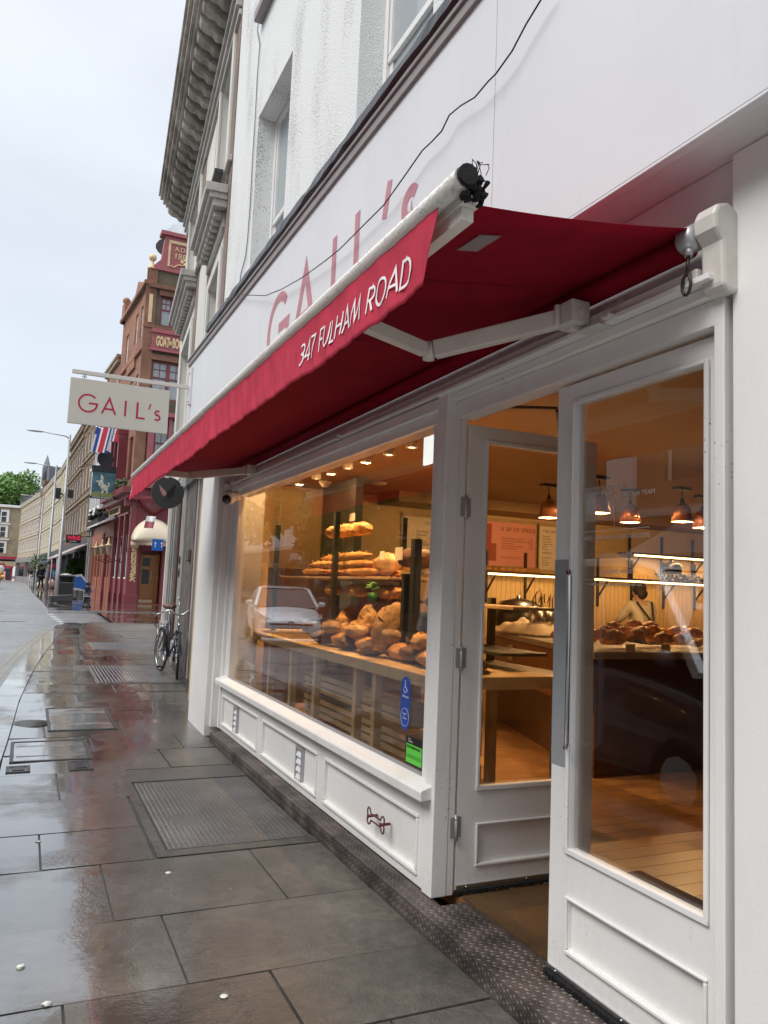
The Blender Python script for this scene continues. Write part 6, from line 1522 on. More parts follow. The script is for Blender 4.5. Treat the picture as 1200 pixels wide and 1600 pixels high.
# pictorial pub sign
c=ony(162,757,41.0)
ps=thing('pub_sign','painted pub sign of a pale rearing animal, a black disc standing above it','sign',tuple(c))
hw,hh=.56,.62
part('sign_frame',M['black'],ps,lambda mb:(mb.box(c.x-hw-.05,c.x+hw+.08,40.95,41.05,c.z+hh,c.z+hh+.28),mb.box(c.x-hw-.05,c.x+hw+.05,40.95,41.05,c.z-hh-.12,c.z-hh),mb.box(c.x+hw,c.x+hw+.05,40.95,41.05,c.z-hh,c.z+hh)))
pn=part('painting',mat('blue_green_painting',(.05,.14,.17),.5,var=.6,vscale=3,dirt=.9,dcol=(.12,.20,.32),dscale=(2,2,2)),ps,lambda mb: mb.box(c.x-hw,c.x+hw,40.97,41.03,c.z-hh,c.z+hh))
def f(mb):
    for (a,b,rx,rz) in ((.0,-.12,.16,.13),(.12,-.2,.13,.14),(-.12,.05,.13,.16),(-.08,.28,.08,.11),(-.12,.38,.05,.08),(-.25,.12,.12,.04),(-.2,.0,.05,.12),(.18,-.35,.05,.12),(-.02,-.38,.05,.12),(.25,.0,.04,.12)): mb.ell((c.x+a,40.965,c.z+b),(rx,.012,rz),12,8,nz_=.3,seed=int(rx*100))
part('painted_animal',mat('pale_animal_paint',(.55,.53,.45),.6,var=.3,vscale=20),pn,f)
part('painted_grass',mat('painted_grass_green',(.22,.26,.08),.6,var=.4,vscale=10),pn,lambda mb: mb.box(c.x-hw+.01,c.x+hw-.01,40.962,40.969,c.z-hh,c.z-hh+.22))
textmesh('sign_text','GOAT IN BOOTS',.13,(c.x-.5,40.94,c.z-hh-.10),(1,0,0),(0,0,1),M['stickwhite'],ps,.005)
d2=ony(165,717,41.0)
part('disc',M['black'],ps,lambda mb: mb.tube([d2+Vector((0,.03,0)),d2-Vector((0,.03,0))],.40,28,smooth=False))
part('sign_bracket',M['black'],ps,lambda mb:(mb.tube([(c.x-1.0,41.0,c.z+hh+.30),(c.x+1.6,41.0,c.z+hh+.30)],.02,6),mb.tube([(c.x-1.0,41,c.z+hh+.30),(c.x-1.0,41,c.z+hh+.55)],.015,6)))

# ================================================================== THE REST OF THE TERRACE
def terrace(lab, o, e, z1, wallm, trimm, floors, bays, shop, cols, band=(), winw=.5, chim=True, roofm=None, whitewin=False, oriel=False, name='terraced_house', cat='building'):
    d=Vector((e[0]-o[0],e[1]-o[1],0)); F=Frame((o[0],o[1],0),(d.x,d.y)); W_=d.length
    t=thing(name,lab,cat,((o[0]+e[0])/2,(o[1]+e[1])/2,0)); zs=zg((o[1]+e[1])/2)
    holes=[]; bw=W_/bays
    for (a,b) in floors:
        for i in range(bays):
            u=bw*(i+.5); holes.append((u-bw*winw/2,u+bw*winw/2,a,b))
    wm=wallm(F) if callable(wallm) else wallm
    part('wall',wm,t,lambda mb:(wall_holes(mb,F.P,0,W_,4.0,z1,holes,0,-.35),F.box(mb,0,.3,4.0,z1,-7,-.351),F.box(mb,W_-.3,W_,4.0,z1,-7,-.351)))
    def f(mb):
        F.box(mb,-.05,W_+.05,z1,z1+.18,-.4,.22); F.box(mb,0,W_,z1-.25,z1,.001,.16)
        for z in band: F.box(mb,0,W_,z,z+.16,.001,.10)
        for h in holes: F.box(mb,h[0]-.05,h[1]+.05,h[2]-.12,h[2]-.001,.001,.07); F.box(mb,h[0]-.05,h[1]+.05,h[3]+.001,h[3]+.12,.001,.02)
    part('stone_trim',trimm,t,f)
    for h in holes:
        a,b,c,d_=h
        def f(mb):
            k=.1; F.box(mb,a,a+k,c,d_,-.2,-.05 if not whitewin else .04); F.box(mb,b-k,b,c,d_,-.2,-.05 if not whitewin else .04); F.box(mb,a+k,b-k,d_-k,d_,-.2,-.06); F.box(mb,a+k,b-k,c,c+k,-.2,-.06); F.box(mb,a+k,b-k,(c+d_)/2-.05,(c+d_)/2+.05,-.18,-.08)
        w_=part('window',M[W],t,f); part('pane',M['darkglass'],w_,lambda mb: F.box(mb,a+.101,b-.101,c+.101,d_-.101,-.17,-.16))
    sm,gm=shop
    sf_=part('shopfront',sm,t,lambda mb:(F.box(mb,0,W_,3.3,3.999,-.3,.18),F.box(mb,0,.35,zs-.2,3.3,-.3,.12),F.box(mb,W_-.35,W_,zs-.2,3.3,-.3,.12),F.box(mb,W_*.5-.12,W_*.5+.12,zs-.2,3.3,-.3,.08),F.box(mb,.35,W_-.35,zs-.2,zs+.6,-.3,.04)))
    part('shop_glass',gm,sf_,lambda mb:(F.box(mb,.35,W_*.5-.12,zs+.6,3.3,-.2,-.15),F.box(mb,W_*.5+.12,W_-.35,zs+.6,3.3,-.2,-.15)))
    part('roof',roofm or M['slate'],t,lambda mb: mb.add([F.P(0,z1+.2,-.1),F.P(W_,z1+.2,-.1),F.P(W_,z1+1.4,-2.6),F.P(0,z1+1.4,-2.6),F.P(0,z1+.2,-7),F.P(W_,z1+.2,-7)],[(0,1,2,3),(3,2,5,4),(0,3,4),(1,5,2)]))
    if chim:
        ch=part('chimney',wm,t,lambda mb: F.box(mb,W_-.9,W_-.1,z1+.2,z1+2.0,-3.2,-1.6))
        part('chimney_pot',M['pinkstone'],ch,lambda mb:[mb.lathe([(.12,z1+2.0),(.10,z1+2.4)],F.P(W_-.5,0,-1.9-.4*k),8) for k in range(3)])
    return t,F,W_
M['slate']=mat('roof_slate',(.12,.125,.14),.6,var=.2); M['stonetrim']=mat('buff_stone_trim',(.27,.21,.14),.8,var=.15,dirt=.3); M['creamwall']=mat('cream_painted_wall',(.46,.40,.28),.8,var=.08,dirt=.3,dcol=(.3,.26,.19),dscale=(4,4,.8)); M['creamtrim']=mat('cream_trim',(.50,.45,.34),.8,var=.1)
sh_dark=(mat('dark_shop_paint',(.03,.033,.035),.5),M['darkglass'])
B=lambda c1,c2,n:(lambda F: brickmat(n,F,c1,c2,(.22,.18,.13),dirt=.3))
P_=lambda y:(interp(y,PY,PX),y)
terrace('narrow red brick house with white bay windows just beyond the pub',P_(50.0),P_(53.3),13.4,B((.30,.09,.04),(.25,.075,.035),'orange_brick'),M['stonetrim'],[(4.6,6.9),(7.7,9.5),(10.4,12.2)],2,sh_dark,2,band=(7.1,9.9),whitewin=True,winw=.62)
terrace('yellow-brown brick house with stone bands, nearer of the two tall ones',P_(53.4),P_(61.5),13.3,B((.23,.125,.045),(.17,.09,.035),'ochre_brick'),M['stonetrim'],[(4.7,6.7),(7.6,9.4),(10.2,11.8)],4,sh_dark,4,band=(7.0,9.7,12.3))
terrace('brown brick house with stone bands and dormer, farther of the two tall ones',P_(61.6),P_(74.5),12.9,B((.15,.072,.033),(.12,.06,.03),'umber_brick'),M['stonetrim'],[(4.7,6.6),(7.5,9.2),(10.0,11.5)],6,sh_dark,6,band=(7.0,9.5,12.0))
terrace('cream house with a curved corner, next to the brown brick ones',P_(74.6),P_(86),12.1,M['creamwall'],M['creamtrim'],[(4.9,6.5),(7.4,8.9),(9.8,11.2)],5,sh_dark,5,band=(6.9,9.2),whitewin=False)
terrace('long cream terrace house with regular windows below the lamp arm',P_(86.1),P_(108),12.2,M['creamwall'],M['creamtrim'],[(4.9,6.5),(7.4,8.9),(9.8,11.2)],8,(mat('navy_shop_paint',(.02,.03,.06),.5),M['darkglass']),8,band=(6.9,9.2))
t,F,W_=terrace('narrow red brick gabled house with a slate turret',P_(108.1),P_(112),13.5,B((.30,.12,.09),(.26,.11,.08),'plum_brick'),M['stonetrim'],[(4.9,6.5),(7.4,8.9),(9.8,11.2)],2,sh_dark,2)
part('turret',M['slate'],t,lambda mb:(F.box(mb,-1.2,1.6,13.5,15.4,-2.4,-.2),mb.lathe([(.5,13.5),(.5,15.6),(.0,17.4)],F.P(2.6,0,-.2),8)))
terrace('farthest buff terrace house before the bend',P_(112.1),P_(137),12.3,mat('buff_plaster',(.40,.33,.25),.8,dirt=.3),M['creamtrim'],[(4.9,6.5),(7.4,8.9),(9.8,11.2)],8,(mat('grey_shop_front',(.22,.22,.21),.5),M['darkglass']),8,band=(6.9,9.2))
# end building facing down the street
FE=Frame((-7.5,141.5,0),(1,0)); FE.n=Vector((0,-1,0))
eb=thing('end_building','cream brick building with white bay windows closing the view, a red cafe front below','building',(-4,141,.6))
ebrick=brickmat('pale_stock_brick',FE,(.42,.33,.20),(.36,.28,.17),(.34,.29,.22),dirt=.2)
eh=[(a,a+.9,z,z+1.7) for a in (.3,1.8,3.1) for z in (4.9,7.5,10.0)]
part('wall',ebrick,eb,lambda mb:(wall_holes(mb,FE.P,-6,6.2,4.3,12.4,eh,0,-.4),FE.box(mb,-6,-5.7,4.3,12.4,-8,-.401)))
part('parapet',M[W],eb,lambda mb:(FE.box(mb,-6,6.3,12.4,12.8,-.5,.3),FE.box(mb,-.2,4.6,9.55,9.75,.001,.25),FE.box(mb,-.2,4.6,7.0,7.2,.001,.25)))
for h in eh:
    w_=part('window',M[W],eb,lambda mb:(FE.box(mb,h[0]-.3,h[0]+.08,h[2]-.1,h[3]+.25,-.2,.12),FE.box(mb,h[1]-.08,h[1]+.3,h[2]-.1,h[3]+.25,-.2,.12),FE.box(mb,h[0],h[1],h[3]-.08,h[3]+.25,-.2,.11),FE.box(mb,h[0]+.08,h[1]-.08,(h[2]+h[3])/2-.05,(h[2]+h[3])/2+.05,-.15,-.05)))
    part('pane',M['darkglass'],w_,lambda mb: FE.box(mb,h[0]+.081,h[1]-.081,h[2],h[3]-.08,-.18,-.17))
part('cafe_front',mat('cafe_red',(.40,.02,.05),.5),eb,lambda mb:(FE.box(mb,-6,6.0,3.9,4.3,-.3,.3),FE.box(mb,-6,5.6,2.45,2.75,.0,.9),FE.box(mb,-6,-5.6,.4,3.9,-.3,.1),FE.box(mb,5.2,5.5,.4,2.45,-.3,.1)))
part('cafe_fascia',M['creamwall'],eb,lambda mb: FE.box(mb,-6,5.9,2.76,3.5,-.3,.25)); textmesh('cafe_text','Cafe',.8,FE.P(2.9,2.85,.27),(1,0,0),(0,0,1),mat('cafe_text_red',(.35,.02,.05),.5),eb,.02)
part('cafe_windows',M['darkglass'],eb,lambda mb:(FE.box(mb,-5.6,5.2,.4,2.44,-.3,-.2),FE.box(mb,-6,6,3.51,3.89,-.3,-.1)))
one('pink_board',mat('pink_board_paint',(.70,.28,.33),.5),'pink advertising board outside the red cafe at the end of the street','board',lambda mb: mb.beam((-3.3,138.8,zg(138)),(-3.3,139.1,zg(138)+1.25),.75,.04,up=(1,0,0) if 0 else (0,0,1)) or mb.box(-3.7,-2.9,138.7,138.75,zg(138),zg(138)+1.3))
# tree above the end building
def tree(lab, base, h, crown_r, cz_, n, m1, m2, grp=None, trunk=.3, squash=.8, seed=1):
    rr=random.Random(seed); t=thing('tree',lab,'tree',tuple(base),grp); b=Vector(base)
    def f(mb):
        top=b+Vector((0,0,cz_)); mb.tube([b,b+Vector((.1,0,cz_*.4)),top,b+Vector((0,.1,h*.9))],[trunk,trunk*.8,trunk*.55,trunk*.12],10)
        for i in range(9):
            a=rr.uniform(0,6.28); z0=lerp(cz_*.55,h*.75,i/9); e=b+Vector((math.cos(a)*crown_r*.75,math.sin(a)*crown_r*.75,z0+crown_r*.45)); s=b+Vector((0,0,z0)); mb.tube([s,(s+e)/2+Vector((0,0,.3)),e],[trunk*.4,trunk*.25,trunk*.06],6)
    part('trunk',mat('tree_bark',(.10,.075,.055),.9,bump=1,bscale=12),t,f)
    clumps=[]
    for i in range(46):
        v=Vector((rr.gauss(0,1),rr.gauss(0,1),rr.gauss(0,1))).normalized()*rr.uniform(.35,1.0)*crown_r; clumps.append((b+Vector((v.x,v.y,cz_+crown_r*.35+v.z*squash)),crown_r*rr.uniform(.18,.34)))
    def leaves(mb):
        for i in range(n):
            c,r=rr.choice(clumps); v=Vector((rr.gauss(0,1),rr.gauss(0,1),rr.gauss(0,1))).normalized()*r*rr.random()**.4; p=c+v
            a=Vector((rr.uniform(-1,1),rr.uniform(-1,1),rr.uniform(-1,1))).normalized(); q=a.orthogonal().normalized(); s=crown_r*.035*rr.uniform(.6,1.4)*(1 if crown_r<4 else .8)
            mb.add([p-a*s*1.5,p-q*s*.7,p+a*s*1.5,p+q*s*.7],[(0,1,2,3)])
    part('crown',m1,t,leaves)
    return t
M['leaf']=mat('spring_leaves',(.10,.20,.035),.6,var=.5,vscale=.6); M['leaf2']=mat('plane_tree_leaves',(.06,.12,.02),.6,var=.5,vscale=.8)
tree('large fresh green tree rising behind the end building',(-5.5,170,.6),19,8.5,11,26000,M['leaf'],None,trunk=.5,seed=3)
part_hill=setting('far_slate_roofs',M['slate'],lambda mb: mb.add([(-2,160,13.5),(3,160,13.5),(3,166,18.5),(-2,166,18.5),(-2,175,13),(3,175,13)],[(0,1,2,3),(3,2,5,4),(0,3,4),(1,5,2)]))
# ================================================================== STREET FURNITURE
def lamp(lab,base,top,arm,r0):
    b=Vector(base); t=thing('street_lamp',lab,'street lamp',tuple(b),'tall grey street lamps along the far pavement')
    M.setdefault('galv',mat('galvanised_grey',(.36,.37,.38),.45,metal=.3,var=.08))
    part('column',M['galv'],t,lambda mb: mb.tube([b-Vector((0,0,.1)),b+Vector((0,0,1.3)),b+Vector((0,0,1.35)),Vector((b.x,b.y,top))],[r0,r0,r0*.8,r0*.5],14))
    part('arm',M['galv'],t,lambda mb: mb.tube([(b.x,b.y,top-.25),(b.x-.25,b.y,top-.12),(b.x-arm*.6,b.y,top-.02)],[.045,.04,.03],8))
    part('lantern_head',M['vent'],t,lambda mb: mb.ell((b.x-arm*.82,b.y,top-.01),(arm*.22,.17,.06),16,8))
lamp('nearest and tallest grey street lamp, just left of the black litter bin',(1.80,50.8,.47),10.2,2.35,.13)
lamp('middle grey street lamp behind the heap of rubbish bags',(1.45,62,.57),9.7,2.15,.13)
lamp('farthest grey street lamp of the three, by the people with umbrellas',(1.05,88,.63),9.7,2.1,.12)
one('traffic_camera',M['black'],'pair of black signal boxes clamped halfway up the nearest street lamp','signal box',lambda mb:(mb.box(1.25,1.55,50.6,50.9,6.2,6.85),mb.box(1.95,2.25,50.6,50.9,6.3,6.8),mb.box(1.55,1.68,50.7,50.8,6.45,6.55),mb.box(1.92,1.95,50.7,50.8,6.45,6.55)),bevel=.03)
g=ong(101,939); 
lb=thing('litter_bin','black square litter bin with a domed lid on the far pavement','bin',tuple(g))
part('body',mat('black_bin_plastic',(.018,.02,.019),.4),lb,lambda mb:(mb.box(g.x-.32,g.x+.32,g.y-.3,g.y+.3,g.z,g.z+.86)),bevel=.03)
part('hood',mat('black_bin_hood',(.03,.032,.032),.4),lb,lambda mb:(mb.box(g.x-.36,g.x+.36,g.y-.33,g.y+.33,g.z+1.12,g.z+1.2),mb.box(g.x-.34,g.x-.26,g.y-.3,g.y+.3,g.z+.87,g.z+1.12),mb.box(g.x+.26,g.x+.34,g.y-.3,g.y+.3,g.z+.87,g.z+1.12),mb.box(g.x-.3,g.x+.3,g.y+.2,g.y+.3,g.z+.87,g.z+1.12)),bevel=.02)
part('lid_cap',M['vent'],lb,lambda mb: mb.lathe([(.3,g.z+1.2),(.2,g.z+1.26),(0,g.z+1.3)],(g.x,g.y,0),16)); part('band',M['vent'],lb,lambda mb: mb.box(g.x-.325,g.x+.325,g.y-.305,g.y+.305,g.z+.86,g.z+.869))
g=ong(98,942); one('fallen_crate',mat('black_glossy_plastic',(.03,.033,.035),.25,bump=.3,bscale=9),'black plastic box lying on its side at the foot of the litter bin','box',lambda mb:(mb.beam((g.x-.55,g.y-.3,g.z+.16),(g.x+.3,g.y-.1,g.z+.24),.45,.30),mb.ell((g.x+.3,g.y-.1,g.z+.24),(.10,.2,.16),12,8)),bevel=.05)
g=ong(135,949)
bo=thing('bollard','black cast iron bollard at the corner of the side street','bollard',tuple(g))
part('post',mat('black_bollard_iron',(.015,.015,.017),.35),bo,lambda mb: mb.lathe([(.17,0),(.17,.06),(.13,.09),(.12,.42),(.14,.44),(.14,.48),(.11,.50),(.10,.74),(.13,.77),(.13,.81),(.08,.85),(.07,.9),(.10,.94),(.06,1.02),(0,1.05)],g,14))
part('white_band',M['stickwhite'],bo,lambda mb: mb.lathe([(.122,.43),(.142,.44),(.142,.455)],g,14))
rr=random.Random(9)
for i,(u,v,m,lab) in enumerate(((66,920,(.55,.50,.33),'cream rubbish bag at the left of the small heap by the middle lamp'),(72,918,(.58,.46,.42),'pale pink rubbish bag in the middle of the small heap'),(79,919,(.55,.33,.29),'pinkish rubbish bag at the right of the small heap, over a dark red patch'))):
    g=ong(u,v); one('rubbish_bag',mat('bag_plastic_%d'%i,m,.35,bump=.5,bscale=8),lab,'rubbish bag',lambda mb:(mb.ell((g.x,g.y,g.z+.3),(.42,.45,.32),14,10,nz_=.35,seed=i),mb.ell((g.x+.1,g.y,g.z+.62),(.12,.12,.1),8,6,nz_=.5,seed=i+5)))
g=ong(122,931)
ab=thing('barrier_screen','blue pavement barrier screen with a ragged white edge behind the bollard','barrier',tuple(g))
part('screen',mat('barrier_blue',(.02,.12,.42),.5,var=.3,vscale=4),ab,lambda mb: mb.prism([(-.55,.35),(-.5,1.15),(.1,1.25),(.75,.45),(.7,.1),(.2,.3)],-.02,.02,lambda a,b,c:(g.x+a,g.y+c,g.z+b)))
part('edge_print',mat('barrier_white',(.55,.53,.62),.5,var=.4,vscale=8),ab,lambda mb:(mb.prism([(-.5,1.05),(-.48,1.16),(.1,1.26),(.75,.46),(.72,.36),(.08,1.12)],-.03,-.021,lambda a,b,c:(g.x+a,g.y+c,g.z+b)),mb.prism([(-.55,.35),(-.53,.48),(.1,.42),(.66,.2),(.7,.1),(.2,.3)],-.03,-.021,lambda a,b,c:(g.x+a,g.y+c,g.z+b))))
part('foot',M['black'],ab,lambda mb:(mb.box(g.x-.5,g.x-.44,g.y-.2,g.y+.2,g.z,g.z+.36),mb.box(g.x+.5,g.x+.56,g.y-.2,g.y+.2,g.z,g.z+.2)))
# shrubs, red neon sign, awning and white house detail beyond the pub
for i,(u,v,Y,r,lab) in enumerate(((112,902,55,.75,'clipped green shrub outside the dark cafe, in the middle'),(122,890,54,.8,'tall green shrub beside the grey pilasters of the cafe'),(118,884,58,.6,'dark green shrub behind the tall one'),(62,879,80,1.1,'green hanging basket bush above the umbrellas'),(108,912,54,.6,'lowest green shrub, next to the litter bin'))):
    c=ony(u,v,Y)
    t=thing('shrub',lab,'shrub',tuple(c))
    def f(mb):
        r4=random.Random(i)
        for k in range(700):
            q=Vector((r4.gauss(0,1),r4.gauss(0,1),r4.gauss(0,1))).normalized()*r*(r4.random()**.35)*r4.uniform(.75,1.05); p=c+q; a=Vector((r4.uniform(-1,1),r4.uniform(-1,1),r4.uniform(-1,1))).normalized(); b_=a.orthogonal(); s=.07; mb.add([p-a*s,p-b_*s*.6,p+a*s,p+b_*s*.6],[(0,1,2,3)])
    part('foliage',M['leaf2'],t,f); part('stem',M['darkwood'],t,lambda mb: mb.tube([c-Vector((0,0,r)),c],.05,6))
c=ony(115,842,50.0)
ns=thing('neon_sign','dark projecting sign with glowing dark red letters over the cafe awning','sign',tuple(c))
part('sign_board',M['black'],ns,lambda mb: mb.box(c.x-.42,c.x+.42,49.95,50.05,c.z-.25,c.z+.25),bevel=.02)
textmesh('sign_text','WINE',.34,(c.x-.36,49.93,c.z-.06),(1,0,0),(0,0,1),emis('dark_red_neon',(.5,.02,.06),.6),ns,.01,sx=.85,bold=.01); textmesh('sign_text','ROOMS',.11,(c.x-.22,49.93,c.z-.19),(1,0,0),(0,0,1),M['stickwhite'],ns,.005)
part('bracket',M['black'],ns,lambda mb: mb.tube([(c.x+.42,50,c.z+.15),(c.x+.95,50,c.z+.2)],.03,6))
FA=Frame((3.55,51.5,0),(-.04,1))
one('cafe_awning',mat('grey_pink_canvas',(.45,.36,.36),.7),'sloping grey awning on dark poles outside the cafe beyond the pub','awning',lambda mb:(mb.prism([(.0,3.75),(1.9,2.75),(1.9,2.68),(.0,3.65)],.0,9.0,lambda a,b,c:FA.P(c,b,a)),[mb.tube([FA.P(u,zg(52)-.1,1.85),FA.P(u,2.75,1.85)],.04,6) for u in (.1,4.5,8.9)]))
one('grey_pilasters',M['greystone'],'pair of grey painted pilasters at the end of the terracotta front','pilasters',lambda mb:(FS.box(mb,11.7,12.1,zg(50)-.1,4.4,-.1,.25),FS.box(mb,12.6,13.0,zg(51)-.1,4.4,-.1,.25),FS.box(mb,11.65,13.05,4.4,4.9,-.1,.35)),bevel=.02)
def f(mb):
    FS.box(mb,7.01,11.65,4.55,4.8,-.1,.55); FS.box(mb,7.01,11.65,4.8,5.1,-.1,.3)
    r4=random.Random(1)
    for i in range(90): mb.ell(FS.P(r4.uniform(7.2,11.6),5.05+r4.uniform(0,.35),.25+r4.uniform(-.2,.25)),(.15,.15,.1),6,4,nz_=.9,seed=i)
one('ledge_planting',mat('dead_dark_planting',(.035,.033,.028),.8,var=.5,vscale=5),'dark straggling plants along the ledge above the terracotta front','plants',f)
# white painted house above the terracotta front
t,F,W_=terrace('tall red brick house with white painted bays above the terracotta front',tuple(FS.P(7.1,0,0))[:2],tuple(FS.P(11.75,0,0))[:2],14.0,B((.40,.15,.09),(.34,.13,.08),'red_brick_beyond'),M['stonetrim'],[(5.5,7.4),(8.3,10.2),(11.0,12.8)],3,(M['orange'],M['darkglass']),3,band=(7.75,10.6),whitewin=True,winw=.55)
def f(mb):
    for u in (.8,2.4,3.9): F.box(mb,u-.5,u+.5,5.15,7.9,.02,.5); F.box(mb,u-.6,u+.6,7.9,8.05,.0,.6)
bw_=part('white_bay',M[W],t,f,bevel=.02)
part('bay_glass',M['darkglass'],bw_,lambda mb:[F.box(mb,u-.38,u+.38,5.6,7.6,.501,.51) for u in (.8,2.4,3.9)])
# light vehicle leaving at the left edge
c=ong(-2,917)
mp2=thing('motor_scooter','cream and yellow motor scooter cut off by the left edge of the picture','scooter',tuple(c))
part('body',mat('scooter_yellow',(.60,.42,.18),.35),mp2,lambda mb:(mb.ell(c+Vector((0,.0,.75)),(.32,.6,.3),14,10),mb.ell(c+Vector((0,-.3,1.0)),(.25,.25,.3),12,8))); part('windscreen',M['stickwhite'],mp2,lambda mb: mb.ell(c+Vector((.0,-.35,1.35)),(.3,.08,.28),12,8))
for dy in (-.6,.55): part('wheel',M['black'],mp2,lambda mb: mb.lathe([(.0,-.06),(.26,-.06),(.29,0),(.26,.06),(0,.06)],c+Vector((0,dy,.29)),18,Matrix.Rotation(R(90),3,'Y')))
part('tail_lamp',emis('amber_lamp',(1,.35,.05),2),mp2,lambda mb: mb.ell(c+Vector((.22,-.55,.85)),(.06,.03,.05),10,6))
# ================================================================== ACROSS THE ROAD (seen in the shop glass)
FO=Frame((-10.5,100,0),(0,-1))     # faces the bakery: outward = +X
def opp(lab,y0,y1,wm,floors,bays,shopm,z1,fascia=None,fasc_mat=None,winw=.42):
    u0=100-y1;u1=100-y0; t=thing('opposite_building',lab,'building',(-10.5,(y0+y1)/2,0)); W_=u1-u0; bw=W_/bays
    holes=[(u0+bw*(i+.5)-bw*winw/2,u0+bw*(i+.5)+bw*winw/2,a,b) for (a,b) in floors for i in range(bays)]
    part('wall',wm,t,lambda mb: wall_holes(mb,FO.P,u0,u1,3.9,z1,holes,0,-.3)); part('cornice',M['trim'],t,lambda mb:(FO.box(mb,u0,u1,z1,z1+.4,-.3,.35),FO.box(mb,u0,u1,3.7,3.9,-.2,.25)))
    for h in holes:
        w_=part('window',M[W],t,lambda mb:(FO.box(mb,h[0],h[0]+.08,h[2],h[3],-.2,-.1),FO.box(mb,h[1]-.08,h[1],h[2],h[3],-.2,-.1),FO.box(mb,h[0]+.08,h[1]-.08,(h[2]+h[3])/2-.04,(h[2]+h[3])/2+.04,-.2,-.1),FO.box(mb,h[0]+.08,h[1]-.08,h[3]-.08,h[3],-.2,-.1)))
        part('pane',M['darkglass'],w_,lambda mb: FO.box(mb,h[0]+.081,h[1]-.081,h[2],h[3]-.081,-.16,-.15))
    sf_=part('shopfront',shopm,t,lambda mb:(FO.box(mb,u0,u1,3.0,3.69,-.3,.15),FO.box(mb,u0,u0+.4,.02,3.0,-.3,.1),FO.box(mb,u1-.4,u1,.02,3.0,-.3,.1),FO.box(mb,u0+.4,u1-.4,.02,.6,-.3,.05),FO.box(mb,(u0+u1)/2-.1,(u0+u1)/2+.1,.6,3.0,-.3,.05)))
    part('shop_glass',M['darkglass'],sf_,lambda mb: FO.box(mb,u0+.4,u1-.4,.6,3.0,-.28,-.25))
    if fascia: textmesh('fascia_text',fascia[0],fascia[1],FO.P(100-fascia[2],3.1,.155),FO.u,(0,0,1),fasc_mat or M['stickwhite'],sf_,.01,bold=.01)
    return t
wo=mat('white_opposite_stucco',(.66,.66,.64),.8,var=.05); ob=lambda c1,c2,n: brickmat(n,FO,c1,c2,(.25,.2,.15))
opp('white building across the road with a prontaprint shop, seen reversed in the glass',30,46,wo,[(4.6,6.6),(7.5,9.2)],5,mat('dark_plum_shop',(.05,.02,.025),.5),10.2,('prontaprint',.75,44.5))
opp('pale rendered building across the road, left of the reflected tree',46.2,70,wo,[(4.6,6.6),(7.5,9.2)],7,mat('black_shop_paint',(.02,.02,.022),.5),10.0)
opp('white building across the road right of the reflected tree',16,29.8,wo,[(4.6,6.6),(7.5,9.2)],4,mat('brown_shop_paint',(.05,.035,.03),.5),9.6)
opp('brick building across the road mirrored in the door glass',2,15.8,ob((.28,.18,.12),(.24,.16,.11),'opposite_brick'),[(4.6,6.6),(7.5,9.0)],4,mat('grey_shop_paint',(.10,.10,.11),.5),9.4,('ACE',.9,12))
opp('dark brick building across the road behind the camera',-20,1.8,ob((.22,.15,.11),(.19,.14,.10),'opposite_brick_dark'),[(4.6,6.6),(7.5,9.0)],6,mat('green_shop_paint',(.04,.06,.05),.5),9.4)
one('opposite_awning',mat('grey_striped_canvas',(.30,.27,.27),.7),'sloping grey awning across the road mirrored in the door glass','awning',lambda mb: mb.prism([(.2,3.55),(2.1,2.6),(2.1,2.5),(.2,3.4)],86.0,97.0,lambda a,b,c:FO.P(c,b,a)))
tree('leafy plane tree across the road, mirrored at the left of the shop window',(-7.4,32,.02),9.5,3.9,4.6,17000,M['leaf2'],None,'plane trees across the road',trunk=.2,seed=5)
tree('leafy plane tree across the road, mirrored near the door post',(-7.6,22.0,.02),8.5,3.0,4.6,12000,M['leaf2'],None,'plane trees across the road',trunk=.18,seed=8)
